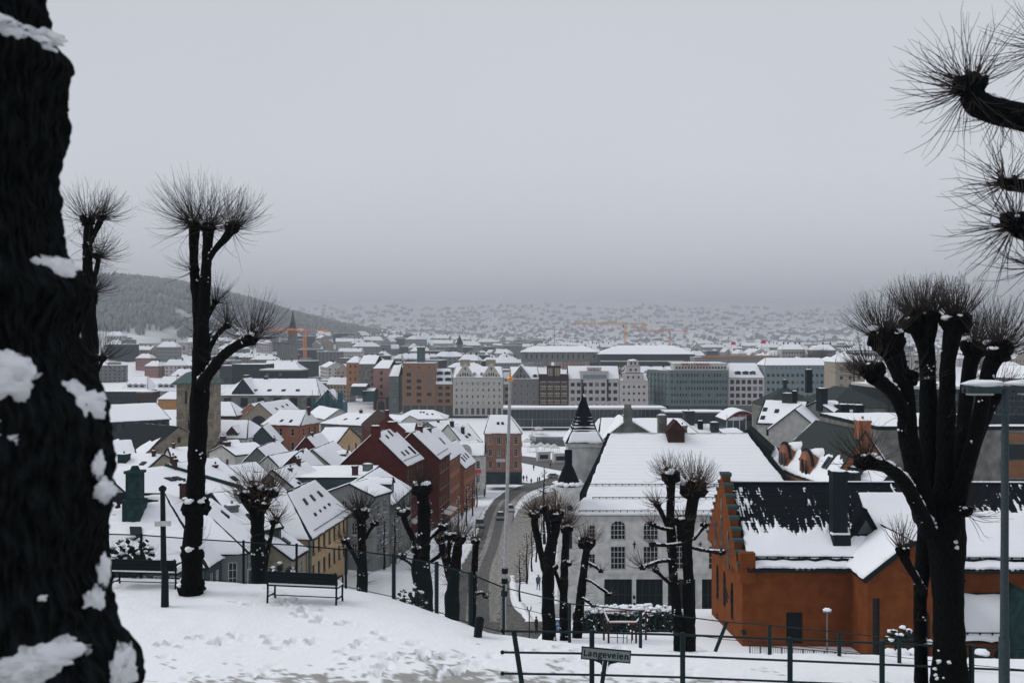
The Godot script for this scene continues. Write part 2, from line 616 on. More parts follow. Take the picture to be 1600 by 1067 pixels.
	slab(hs, Vector3(-5.6, 5.9, 4.6), Vector3(5.6, 5.9, 4.6), Vector3(5.6, 10.0, 0), Vector3(-5.6, 10.0, 0), 0.3)
	slab(hs, Vector3(5.6, 5.9, -4.6), Vector3(-5.6, 5.9, -4.6), Vector3(-5.6, 10.0, 0), Vector3(5.6, 10.0, 0), 0.3)
	hs.mesh(hm)
	hm.surface_set_material(0, M.plaster_grey)
	hm.surface_set_material(1, M.snow_far)
	var hh := MultiMesh.new()
	hh.transform_format = MultiMesh.TRANSFORM_3D
	hh.mesh = hm
	at = []
	while at.size() < 2200:
		var d := rng.randf_range(1150.0, 3900.0)
		var x := d * rng.randf_range(-0.36, 0.56)
		if x < -150.0 and ground(x, d) > 8.0 and d < 2200.0 or fn2.get_noise_2d(x * 0.8, d * 0.8) < -0.1:
			continue
		at.append(Transform3D(Basis(Vector3.UP, rng.randf() * TAU).scaled(Vector3.ONE * rng.randf_range(0.9, 1.5)), Vector3(x, ground(x, d), -d)))
	hh.instance_count = at.size()
	for k in at.size():
		hh.set_instance_transform(k, at[k])
	fo = MultiMeshInstance3D.new()
	fo.name = "hillside_suburb"
	fo.multimesh = hh
	add_child(fo, true)
	tag(fo, "countless tiny snow roofed houses spread over the farthest hillside", "houses")
	fo.set_meta("kind", "stuff")
	var wb := MB.new()
	wb.quad(Vector3(4, -45, -396), Vector3(270, -45, -396), Vector3(270, -45, -458), Vector3(4, -45, -458))
	structure("water", wb, M.water, "dark harbour water beyond the market")


func strip(mb: MB, line: Array, lift: float) -> void:
	# line: [d, x, width] ... a ribbon that lies on the ground
	var pts := PackedVector3Array()
	var rows := 0
	for k in line.size() - 1:
		var steps := maxi(int(Vector2(line[k + 1][0] - line[k][0], line[k + 1][1] - line[k][1]).length() / 3.0), 1)
		for s in steps + (1 if k == line.size() - 2 else 0):
			var t := float(s) / steps
			var p0 = line[maxi(k - 1, 0)]
			var p3 = line[mini(k + 2, line.size() - 1)]
			var d := cubic_interpolate(line[k][0], line[k + 1][0], p0[0], p3[0], t)
			var x := cubic_interpolate(line[k][1], line[k + 1][1], p0[1], p3[1], t)
			var d2 := cubic_interpolate(line[k][0], line[k + 1][0], p0[0], p3[0], minf(t + 0.02, 1.02))
			var x2 := cubic_interpolate(line[k][1], line[k + 1][1], p0[1], p3[1], minf(t + 0.02, 1.02))
			var w := lerpf(line[k][2], line[k + 1][2], t)
			var across := Vector2(d2 - d, -(x2 - x)).normalized()
			if across.length_squared() < 0.5:
				across = Vector2(1, 0)
			for q in 5:
				var o := (q / 4.0 - 0.5) * w
				var px := x + across.x * o
				var pd := d + across.y * o
				pts.append(Vector3(px, maxf(ground(px, pd), town(pd)) + lift, -pd))
			rows += 1
	mb.grid(pts, 5, rows)


func bank(mb: MB, line: Array, h: float, w: float) -> void:
	var pr := PackedVector3Array()
	var rr := PackedFloat32Array()
	for k in line.size() - 1:
		var n0 := maxi(int(Vector2(line[k + 1][0] - line[k][0], line[k + 1][1] - line[k][1]).length() / 1.5), 1)
		for s in n0:
			var t := float(s) / n0
			var d := lerpf(line[k][0], line[k + 1][0], t)
			var x := lerpf(line[k][1], line[k + 1][1], t)
			pr.append(Vector3(x, town(d), -d))
			rr.append(w * (0.7 + 0.5 * fn.get_noise_2d(x * 30.0, d * 30.0)))
	var q := mb.v.size()
	mb.tube(pr, rr, 8, true)
	for k in range(q, mb.v.size()):
		var p := mb.v[k]
		mb.v[k].y = town(-p.z) + (p.y - town(-p.z)) * h / w


func build_streets() -> void:
	var road := [[93.0, 16.0, 8.0], [95.0, 8.0, 8.0], [99.0, 1.5, 8.5], [110.0, -3.6, 8.0], [133.0, -4.0, 7.4], [162.0, -3.0, 7.0], [209.0, -2.8, 6.6], [235.0, -1.4, 6.4], [255.0, 1.2, 6.4], [275.0, 6.2, 7.0], [292.0, 14.0, 8.0], [310.0, 25.0, 9.0], [330.0, 44.0, 9.0]]
	var a := MB.new()
	strip(a, road, 0.10)
	structure("road", a, M.road, "wet grey road that bends down to the harbour")
	var b := MB.new()
	strip(b, [[128.0, 0.5, 3.0], [150.0, 0.6, 4.5], [185.0, 2.6, 5.5], [215.0, 4.6, 5.5], [240.0, 8.6, 5.0], [262.0, 15.0, 5.0], [280.0, 24.0, 5.0], [295.0, 36.0, 5.0]], 0.13)
	structure("road", b, M.slush_road, "slush covered lane beside the snow island")
	var c := MB.new()
	strip(c, [[362.0, -4.0, 14.0], [345.0, 9.0, 14.0], [325.0, 19.0, 14.0], [310.0, 29.0, 13.0], [296.0, 44.0, 12.0], [288.0, 60.0, 12.0]], 0.22)
	structure("road", c, M.road, "cross street in front of the harbour market")
	var tk := MB.new()
	strip(tk, [[104.0, -1.6, 1.6], [133.0, -2.2, 1.9], [162.0, -1.4, 1.5], [209.0, -0.4, 1.6], [235.0, 1.0, 1.5], [255.0, 3.6, 1.4]], 0.125)
	strip(tk, [[104.0, -4.6, 0.9], [133.0, -5.2, 1.0], [162.0, -4.2, 0.8], [209.0, -3.4, 0.9], [235.0, -2.0, 0.8]], 0.125)
	structure("slush", tk, M.slush_road, "pale slush left between the wheel tracks of the road").set_meta("kind", "stuff")
	var e := MB.new()
	strip(e, [[300.0, -14.0, 5.0], [285.0, 0.0, 5.0], [278.0, 10.0, 4.0]], 0.14)
	structure("road", e, M.road, "side street at the orange corner house")
	var s := MB.new()
	bank(s, [[104.0, -7.5], [133.0, -8.0], [162.0, -6.7], [209.0, -6.2], [235.0, -4.8], [255.0, -2.6], [270.0, 1.0]], 0.35, 0.7)
	bank(s, [[104.0, 2.0], [118.0, 0.4], [133.0, 0.0]], 0.35, 0.7)
	bank(s, [[214.0, 1.2], [236.0, 3.2], [256.0, 7.2], [272.0, 12.6], [284.0, 22.0]], 0.4, 1.5)
	var o := structure("snow_bank", s, M.snow, "ploughed snow banks along the road edges")
	o.set_meta("kind", "stuff")
	o.set_meta("category", "snow bank")


# ---------------------------------------------------------------- buildings

# a wall seen from outside: o its lower left corner, u to the right, openings [x, y, w, h, arched] cut through with reveals
func facade(mb: MB, o: Vector3, u: Vector3, w: float, h: float, openings: Array, depth := 0.16) -> void:
	var nrm := u.cross(Vector3.UP)
	var xs := [0.0, w]
	var ys := [0.0, h]
	for q in openings:
		for x in [q[0], q[0] + q[2]]:
			if not xs.has(x):
				xs.append(x)
		for y in [q[1], q[1] + q[3]]:
			if not ys.has(y):
				ys.append(y)
	xs.sort()
	ys.sort()
	for b in ys.size() - 1:
		var run := -1.0
		for a in xs.size() - 1:
			var mx: float = (xs[a] + xs[a + 1]) * 0.5
			var my: float = (ys[b] + ys[b + 1]) * 0.5
			var hole := false
			for q in openings:
				if mx > q[0] and mx < q[0] + q[2] and my > q[1] and my < q[1] + q[3]:
					hole = true
					break
			if not hole and run < 0.0:
				run = xs[a]
			if run >= 0.0 and (hole or a == xs.size() - 2):
				var x2: float = xs[a] if hole else xs[a + 1]
				var p0 = o + u * run + Vector3.UP * ys[b]
				var p1 = o + u * x2 + Vector3.UP * ys[b]
				var up: Vector3 = Vector3.UP * (ys[b + 1] - ys[b])
				mb.quad(p0, p1, p1 + up, p0 + up, Vector2(run, ys[b]))
				run = -1.0
	for q in openings:
		var a = o + u * q[0] + Vector3.UP * q[1]
		var b = a + u * q[2]
		var c = b + Vector3.UP * q[3]
		var d = a + Vector3.UP * q[3]
		var k := nrm * depth
		mb.quad(a, a - k, d - k, d)
		mb.quad(b - k, b, c, c - k)
		mb.quad(a, b, b - k, a - k)
		mb.quad(d - k, c - k, c, d)
		if q.size() > 4 and q[4]:
			var r: float = q[2] * 0.5
			var rise: float = r if q[4] == 1 else r * 1.7
			for s in 6:
				var t0 := PI * 0.5 * s / 6
				var t1 := PI * 0.5 * (s + 1) / 6
				var q0 := Vector2(r - r * cos(t0), rise - rise * sin(t0))
				var q1 := Vector2(r - r * cos(t1), rise - rise * sin(t1))
				mb.tri(d, d + u * q0.x - Vector3.UP * q0.y, d + u * q1.x - Vector3.UP * q1.y)
				mb.tri(c, c - u * q1.x - Vector3.UP * q1.y, c - u * q0.x - Vector3.UP * q0.y)


# a window of that size, drawn once and shared: a frame with bars and a dark pane
func window_meshes(w: float, h: float, nx: int, ny: int, sill: bool, fm: String, gm: String) -> Array:
	var key := "%.2f %.2f %d %d %s %s %s" % [w, h, nx, ny, sill, fm, gm]
	if not win_cache.has(key):
		var f := MB.new()
		var t := minf(0.09, w * 0.09)
		f.box(Vector3(-w / 2 + t / 2, 0, 0.03), Vector3(t, h, 0.06))
		f.box(Vector3(w / 2 - t / 2, 0, 0.03), Vector3(t, h, 0.06))
		f.box(Vector3(0, h / 2 - t / 2, 0.028), Vector3(w - 2 * t, t, 0.056))
		f.box(Vector3(0, -h / 2 + t / 2, 0.028), Vector3(w - 2 * t, t, 0.056))
		for a in range(1, nx):
			f.box(Vector3(-w / 2 + w * a / nx, 0, 0.02), Vector3(t * 0.6, h - 2 * t, 0.04))
		for a in range(1, ny):
			f.box(Vector3(0, -h / 2 + h * a / ny, 0.018), Vector3(w - 2 * t, t * 0.6, 0.036))
		if sill:
			f.box(Vector3(0, -h / 2 - 0.05, 0.14), Vector3(w + 0.16, 0.08, 0.26))
		var g := MB.new()
		g.quad(Vector3(-w / 2, -h / 2, 0.006), Vector3(w / 2, -h / 2, 0.006), Vector3(w / 2, h / 2, 0.006), Vector3(-w / 2, h / 2, 0.006))
		var fmesh := f.mesh()
		fmesh.surface_set_material(0, M[fm])
		var gmesh := g.mesh()
		gmesh.surface_set_material(0, M[gm])
		var both := f.mesh()
		g.mesh(both)
		both.surface_set_material(0, M[fm])
		both.surface_set_material(1, M[gm])
		win_cache[key] = [fmesh, gmesh, both]
	return win_cache[key]


func put_window(n: Node3D, o: Vector3, u: Vector3, q: Array, st: Dictionary, called := "window") -> void:
	var w: float = q[2]
	var h: float = q[3]
	var nrm := u.cross(Vector3.UP)
	var gm: String = st.get("gm", "glass")
	if gm == "glass" and rng.randf() < 0.16:
		gm = "curtain"
	var ms := window_meshes(w, h, st.get("nx", 2), st.get("ny", 2), st.get("sill", false), st.get("fm", "paint_white"), gm)
	var node := MeshInstance3D.new()
	node.name = called
	node.mesh = ms[0] if st.get("sub", false) else ms[2]
	node.transform = Transform3D(Basis(u, Vector3.UP, nrm), o + u * (q[0] + w / 2) + Vector3.UP * (q[1] + h / 2) - nrm * 0.14)
	n.add_child(node, true)
	if st.get("sub", false):
		var g := MeshInstance3D.new()
		g.name = "pane"
		g.mesh = ms[1]
		node.add_child(g, true)


# a regular array of openings: cols x rows, each ww x wh, first sill at y0, storeys rh apart, margin m at both ends
func bays(cols: int, rows: int, w: float, ww: float, wh: float, y0: float, rh: float, m := 0.8, arch := 0) -> Array:
	var o := []
	for r in rows:
		for c in cols:
			var step := (w - 2 * m) / cols
			o.append([snappedf(m + step * (c + 0.5) - ww / 2, 0.001), snappedf(y0 + r * rh, 0.001), ww, wh, arch])
	return o


# walls round a w x l plan, h high; faces f (towards +z), b, l, r hold openings; gl, gr raise a gable over the left and right end
func walls(n: Node3D, w: float, l: float, h: float, wm: String, faces: Dictionary, st: Dictionary, gl := 0.0, gr := 0.0) -> MB:
	var mb := MB.new()
	var side := {"f": [Vector3(-w / 2, 0, l / 2), Vector3(1, 0, 0), w], "r": [Vector3(w / 2, 0, l / 2), Vector3(0, 0, -1), l], "b": [Vector3(w / 2, 0, -l / 2), Vector3(-1, 0, 0), w], "l": [Vector3(-w / 2, 0, -l / 2), Vector3(0, 0, 1), l]}
	for k in side:
		facade(mb, side[k][0], side[k][1], side[k][2], h, faces.get(k, []))
	if gr > 0.0:
		mb.tri(Vector3(w / 2, h, l / 2), Vector3(w / 2, h, -l / 2), Vector3(w / 2, h + gr, 0))
	if gl > 0.0:
		mb.tri(Vector3(-w / 2, h, -l / 2), Vector3(-w / 2, h, l / 2), Vector3(-w / 2, h + gl, 0))
	mb.quad(Vector3(-w / 2, h - 0.02, l / 2), Vector3(w / 2, h - 0.02, l / 2), Vector3(w / 2, h - 0.02, -l / 2), Vector3(-w / 2, h - 0.02, -l / 2))
	part(n, "wall", mb, M[wm])
	for k in side:
		for q in faces.get(k, []):
			put_window(n, side[k][0], side[k][1], q, st)
	return mb


# a roof slab over the four corners e0 e1 (eave, left to right) r1 r0 (ridge)
func slab(mb: MB, e0: Vector3, e1: Vector3, r1: Vector3, r0: Vector3, t := 0.16) -> void:
	var nn := (e1 - e0).cross(r0 - e0 if r0.distance_to(e0) > 0.01 else r1 - e0).normalized() * t
	mb.quad(e0, e1, r1, r0)
	mb.quad(e0 - nn, e1 - nn, e1, e0)
	mb.quad(e1 - nn, r1 - nn, r1, e1)
	mb.quad(r0 - nn, e0 - nn, e0, r0)
	mb.quad(e1 - nn, e0 - nn, r0 - nn, r1 - nn)


# snow on such a slope: thick, with soft edges; where(u, v, p) may return less than 0 where tiles show
func snow_on(mb: MB, e0: Vector3, e1: Vector3, r1: Vector3, r0: Vector3, step: float, side := 0.22, top := 0.15, eave := 0.03, thick := 0.16, where = null) -> void:
	var le := e0.distance_to(e1)
	var ls := ((r0 + r1) * 0.5).distance_to((e0 + e1) * 0.5)
	if le < 0.6 or ls < 0.6:
		return
	var nn := (e1 - e0).cross((r0 + r1) * 0.5 - e0).normalized()
	var us := params(le, step, side)
	var vs := params2(ls, step, eave, top)
	var pts := PackedVector3Array()
	for b in vs.size():
		for a in us.size():
			var p := e0.lerp(e1, us[a]).lerp(r0.lerp(r1, us[a]), vs[b])
			var t := -0.03
			if a > 0 and b > 0 and a < us.size() - 1 and b < vs.size() - 1:
				t = thick * (0.85 + 0.5 * fn.get_noise_3d(p.x * 24.0 + le * 7.0, p.y * 24.0, p.z * 24.0))
				if where != null:
					t = minf(t, where.call(us[a], vs[b], p))
			if step < 1.3:
				var wob := 0.16 * fn.get_noise_3d(p.x * 60.0, p.y * 60.0, p.z * 60.0 + le * 31.0)
				if b < 2 or b > vs.size() - 3:
					p += (r0 + r1 - e0 - e1).normalized() * wob
				if a < 2 or a > us.size() - 3:
					p += (e1 - e0).normalized() * wob
			pts.append(p + nn * t)
	mb.grid(pts, us.size(), vs.size())


func params(l: float, step: float, inset: float) -> PackedFloat32Array:
	return params2(l, step, inset, inset)


func params2(l: float, step: float, i0: float, i1: float) -> PackedFloat32Array:
	var o := PackedFloat32Array()
	var a := i0 / l
	var b := 1.0 - i1 / l
	var s := minf(0.12, (l - i0 - i1) * 0.2) / l
	o.append(a)
	var k := maxi(int((b - a) * l / step), 1)
	for q in k + 1:
		o.append(lerpf(a + s, b - s, float(q) / k))
	o.append(b)
	return o


# a ridged roof: ridge along x, hl and hr pull its ends in (0 = a gable); returns the corner points of the front slope
func roof(n: Node3D, w: float, l: float, h: float, rise: float, hl: float, hr: float, rm: String, step := 0.8, ov := 0.3, snow := 1.0, where = null, thick := 0.16) -> Array:
	var k := rise / (l / 2)
	var ye := h - ov * k + 0.16
	var yr := h + rise + 0.16
	var g := 0.22
	var x0 := -w / 2 - (ov if hl > 0.0 else g)
	var x1 := w / 2 + (ov if hr > 0.0 else g)
	var z := l / 2 + ov
	var r0 := Vector3(-w / 2 + hl if hl > 0.0 else x0, yr, 0)
	var r1 := Vector3(w / 2 - hr if hr > 0.0 else x1, yr, 0)
	var a := Vector3(x0, ye, z)
	var b := Vector3(x1, ye, z)
	var c := Vector3(x1, ye, -z)
	var d := Vector3(x0, ye, -z)
	var mb := MB.new()
	slab(mb, a, b, r1, r0)
	slab(mb, c, d, r0, r1)
	if hl > 0.0:
		slab(mb, d, a, r0, r0)
	if hr > 0.0:
		slab(mb, b, c, r1, r1)
	var ro := part(n, "roof", mb, M[rm])
	if snow > 0.0:
		var sb := MB.new()
		snow_on(sb, a, b, r1, r0, step, 0.24, 0.16, 0.03, thick, where)
		snow_on(sb, c, d, r0, r1, step, 0.24, 0.16, 0.03, thick)
		if hl > 0.0:
			snow_on(sb, d, a, r0, r0, step, 0.24, 0.1, 0.03, thick)
		if hr > 0.0:
			snow_on(sb, b, c, r1, r1, step, 0.24, 0.1, 0.03, thick)
		part(n, "roof_snow", sb, M.snow)
	return [a, b, r1, r0]


func on_slope(s: Array, u: float, v: float) -> Vector3:
	return s[0].lerp(s[1], u).lerp(s[3].lerp(s[2], u), v)


func chimney(n: Node3D, at: Vector3, sx: float, sz: float, up: float, down: float, m := "brick_dark", pots := true) -> void:
	var c := MB.new()
	c.box(at + Vector3(0, (up - down) / 2, 0), Vector3(sx, up + down, sz))
	c.box(at + Vector3(0, up - 0.12, 0), Vector3(sx + 0.18, 0.2, sz + 0.18))
	if pots:
		c.tube([at + Vector3(0, up, 0), at + Vector3(0, up + 0.45, 0)], [0.14, 0.12], 8)
	var o := part(n, "chimney", c, M[m])
	var s := MB.new()
	s.blob(at + Vector3(0, up + 0.02, 0), Vector3(sx * 0.5, 0.14, sz * 0.5), 0.2, fn)
	part(o, "snow_cap", s, M.snow)


func skylight(n: Node3D, s: Array, u: float, v: float, w := 0.75, h := 1.0) -> void:
	var p := on_slope(s, u, v)
	var x: Vector3 = (s[1] - s[0]).normalized()
	var y: Vector3 = (s[3].lerp(s[2], u) - s[0].lerp(s[1], u)).normalized()
	var z := x.cross(y)
	var f := MB.new()
	f.box(p + z * 0.14, Vector3(w, h, 0.3), Basis(x, y, z))
	var o := part(n, "skylight", f, M.metal_black)
	var g := MB.new()
	g.box(p + z * 0.30, Vector3(w - 0.16, h - 0.16, 0.03), Basis(x, y, z))
	part(o, "pane", g, M.glass)


# a gabled dormer that stands on the slope, its front towards +z
func dormer(n: Node3D, s: Array, u: float, v: float, w: float, h: float, rise: float, wm: String, st := {}) -> void:
	var p := on_slope(s, u, v)
	var k: float = (s[3].y - s[0].y) / absf(s[0].z - s[3].z)
	var back := (h + rise) / k + 0.3
	var sgn := signf(s[0].z - s[3].z)
	var mb := MB.new()
	var u2 := Vector3(sgn, 0, 0)
	var fz := Vector3(0, 0, sgn)
	var a := p - u2 * w / 2 - Vector3.UP * 0.2
	var ww := w * 0.6
	facade(mb, a, u2, w, h + 0.2, [[w * 0.2, 0.35, ww, h - 0.35]])
	mb.tri(a + Vector3.UP * (h + 0.2), a + u2 * w + Vector3.UP * (h + 0.2), a + u2 * w / 2 + Vector3.UP * (h + 0.2 + rise))
	mb.quad(a - fz * back, a, a + Vector3.UP * (h + 0.2), a - fz * back + Vector3.UP * (h + 0.2))
	var b := a + u2 * w
	mb.quad(b, b - fz * back, b - fz * back + Vector3.UP * (h + 0.2), b + Vector3.UP * (h + 0.2))
	var o := part(n, "dormer", mb, M[wm])
	put_window(o, a, u2, [w * 0.2, 0.35, ww, h - 0.35], st)
	var rb := MB.new()
	var top := a + Vector3.UP * (h + 0.3) + u2 * w / 2 + Vector3.UP * rise
	var el := a + Vector3.UP * (h + 0.22) - u2 * 0.15 + fz * 0.25
	var er := b + Vector3.UP * (h + 0.22) + u2 * 0.15 + fz * 0.25
	slab(rb, el - fz * (back + 0.3), el, top + fz * 0.25, top - fz * (back + 0.3), 0.1)
	slab(rb, er, er - fz * (back + 0.3), top - fz * (back + 0.3), top + fz * 0.25, 0.1)
	part(o, "dormer_roof", rb, M.slate)
	var sb := MB.new()
	snow_on(sb, el - fz * back, el, top + fz * 0.25, top - fz * back, 0.5, 0.1, 0.05, 0.03, 0.14)
	snow_on(sb, er, er - fz * back, top - fz * back, top + fz * 0.25, 0.5, 0.1, 0.05, 0.03, 0.14)
	part(o, "dormer_snow", sb, M.snow)


# a house given by where its ridge is seen: (x1, y1) to (x2, y2) in the photograph's pixels, the first end d metres off, and the front eave at ye
func house(label: String, x1: float, y1: float, x2: float, y2: float, d: float, ye: float, span: float, o := {}) -> Dictionary:
	var a := P(x1, y1, d)
	var d2: float = o.get("d2", d * (y1 - CY) / (y2 - CY))
	var b := Vector3((x2 - CX) / F * d2, a.y, -d2)
	var ax := Vector3(b.x - a.x, 0, b.z - a.z)
	var hl: float = o.get("hl", 0.0)
	var hr: float = o.get("hr", 0.0)
	var w := ax.length() + hl + hr
	ax = ax.normalized()
	var yaw := atan2(-ax.z, ax.x)
	var nrm := Vector3(sin(yaw), 0, cos(yaw))
	var mid := (a + b) * 0.5 + ax * (hr - hl) * 0.5
	var em := mid + nrm * span * 0.5
	var ey: float = (CY - ye) / F * -em.z
	var rise: float = clampf(a.y - ey, span * 0.18, span * 0.9)
	var g: float = o.get("ground", minf(ground(mid.x, -mid.z), a.y - rise - 3.0)) - 0.6
	var h: float = a.y - rise - g
	var n := thing(o.get("name", "house"), label, o.get("cat", "house"), Vector3(mid.x, g, mid.z), yaw, o.get("group", ""))
	var wm: String = o.get("wall", "wood_white")
	var st: Dictionary = o.get("st", {"nx": 2, "ny": 2, "fm": "paint_white", "sill": true})
	var ww: float = o.get("ww", 1.0)
	var wh: float = o.get("wh", 1.5)
	var rh: float = o.get("rh", 3.0)
	var faces := {}
	var rows := clampi(int((h - 1.2) / rh), 0, o.get("rows", 3))
	var y0 := h - 0.9 - wh - (rows - 1) * rh
	var eye := Vector3(-mid.x, 0, -mid.z).normalized()
	for k in {"f": nrm, "l": -ax, "r": ax, "b": -nrm}:
		var nn: Vector3 = {"f": nrm, "l": -ax, "r": ax, "b": -nrm}[k]
		if nn.dot(eye) > 0.02 and rows > 0 and not o.get("blank", "").contains(k):
			var fw := w if k in ["f", "b"] else span
			faces[k] = bays(clampi(int(fw / o.get("bay", 2.5)), 1, 9), rows, fw, ww, wh, y0, rh, 0.6)
	walls(n, w, span, h, wm, faces, st, rise if hl == 0.0 else 0.0, rise if hr == 0.0 else 0.0)
	var s := roof(n, w, span, h, rise, hl, hr, o.get("roof", "slate"), o.get("step", 1.0), o.get("ov", 0.3), o.get("snow", 1.0), o.get("where"), o.get("thick", 0.17))
	rod(n, "gutter", s[0] + Vector3(0.1, -0.14, 0.04), s[1] + Vector3(-0.1, -0.14, 0.04), 0.075, "metal_black", 6)
	if eye.dot(nrm) > 0.02:
		rod(n, "downpipe", Vector3(w / 2 - 0.25, 0, span / 2 + 0.09), Vector3(w / 2 - 0.25, h - 0.15, span / 2 + 0.09), 0.055, "metal_grey", 6)
	for c in o.get("chim", []):
		chimney(n, Vector3(lerpf(-w / 2, w / 2, c[0]), h + rise - absf(c[1]) * rise * 2.0 / span, c[1]), c[2], c[2], c[3], 1.2, c[4] if c.size() > 4 else "brick_dark")
	for q in o.get("sky", []):
		skylight(n, s, q[0], q[1], q[2] if q.size() > 2 else 0.8, q[3] if q.size() > 3 else 1.1)
	for q in o.get("dorm", []):
		dormer(n, s, q[0], q[1], q[2], q[3], q[4], wm, st)
	return {"n": n, "w": w, "l": span, "h": h, "rise": rise, "s": s}


# a block with its front seen between the pixels xl and xr, top yt, foot yb, d metres off, l deep
func block(called: String, label: String, xl: float, xr: float, yt: float, yb: float, d: float, l: float, wm: String, faces: Dictionary, st: Dictionary, yaw := 0.0, group := "", cat := "building") -> Dictionary:
	var a := P(xl, yb, d)
	var b := P(xr, yb, d)
	var w := (b.x - a.x) / maxf(cos(yaw), 0.2)
	var h := (yb - yt) / F * d
	var mid := (a + b) * 0.5
	var back := Vector3(sin(yaw), 0, cos(yaw)) * l * 0.5
	var n := thing(called, label, cat, mid - back, yaw, group)
	var fs := {}
	for k in faces:
		fs[k] = faces[k].call(w if k in ["f", "b"] else l, h) if not (faces[k] is Array) else faces[k]
	walls(n, w, l, h, wm, fs, st)
	return {"n": n, "w": w, "l": l, "h": h}


# a flat roof with a parapet and snow behind it
func flat_roof(b: Dictionary, m := "metal_grey", par := 0.5) -> void:
	var mb := MB.new()
	var w: float = b.w
	var l: float = b.l
	var h: float = b.h
	for q in [[Vector3(0, h + par / 2, l / 2 - 0.12), Vector3(w + 0.1, par, 0.3)], [Vector3(0, h + par / 2, -l / 2 + 0.12), Vector3(w + 0.1, par, 0.3)], [Vector3(w / 2 - 0.12, h + par / 2 - 0.004, 0), Vector3(0.29, par, l)], [Vector3(-w / 2 + 0.12, h + par / 2 - 0.004, 0), Vector3(0.29, par, l)]]:
		mb.box(q[0], q[1])
	part(b.n, "parapet", mb, M[m])
	var s := MB.new()
	snow_on(s, Vector3(-w / 2 - 0.02, h + par * 0.6, l / 2), Vector3(w / 2 + 0.02, h + par * 0.6, l / 2), Vector3(w / 2 + 0.02, h + par * 0.6, -l / 2), Vector3(-w / 2 - 0.02, h + par * 0.6, -l / 2), maxf(w, l) / 8.0, 0.0, 0.0, 0.0, par * 0.55)
	part(b.n, "roof_snow", s, M.snow)


# a pitched roof over a block
func pitched(b: Dictionary, rise: float, hl: float, hr: float, rm := "slate", step := 2.5, ov := 0.3, thick := 0.2) -> Array:
	return roof(b.n, b.w, b.l, b.h, rise, hl, hr, rm, step, ov, 1.0, null, thick)


# ---------------------------------------------------------------- trees

func smooth_line(pts: Array) -> Array:
	# pts: [Vector3, radius]; returns positions and radii along a smooth curve
	var p := PackedVector3Array()
	var r := PackedFloat32Array()
	for k in pts.size() - 1:
		var a: Array = pts[k]
		var b: Array = pts[k + 1]
		var z: Array = pts[maxi(k - 1, 0)]
		var c: Array = pts[mini(k + 2, pts.size() - 1)]
		var steps := clampi(int(a[0].distance_to(b[0]) / maxf(0.4 * minf(a[1], b[1]), 0.05)), 2, 22)
		for s in steps:
			var t := float(s) / steps
			p.append(a[0].cubic_interpolate(b[0], z[0], c[0], t))
			r.append(lerpf(a[1], b[1], t))
	p.append(pts[-1][0])
	r.append(pts[-1][1])
	return [p, r]


func twig(mb: MB, at: Vector3, dir: Vector3, l: float, r: float, lift := 0.35, segs := 5) -> void:
	var p := PackedVector3Array()
	var q := PackedFloat32Array()
	var d := dir.normalized()
	var c := at
	for k in segs + 1:
		p.append(c)
		q.append(r * (1.0 - 0.72 * k / segs))
		d = (d + Vector3.UP * lift / segs + Vector3(rng.randfn(), rng.randfn(), rng.randfn()) * 0.13).normalized()
		c += d * l / segs
	mb.tube(p, q, 3, false)
	if rng.randf() < 0.35:
		var k := rng.randi_range(2, segs - 1)
		var d2 := (d + Vector3(rng.randfn(), rng.randfn(), rng.randfn()) * 0.5).normalized()
		mb.tube([p[k], p[k] + d2 * l * 0.16, p[k] + d2 * l * 0.3 + Vector3.UP * l * 0.04], [q[k] * 0.7, q[k] * 0.5, q[k] * 0.3], 3, false)


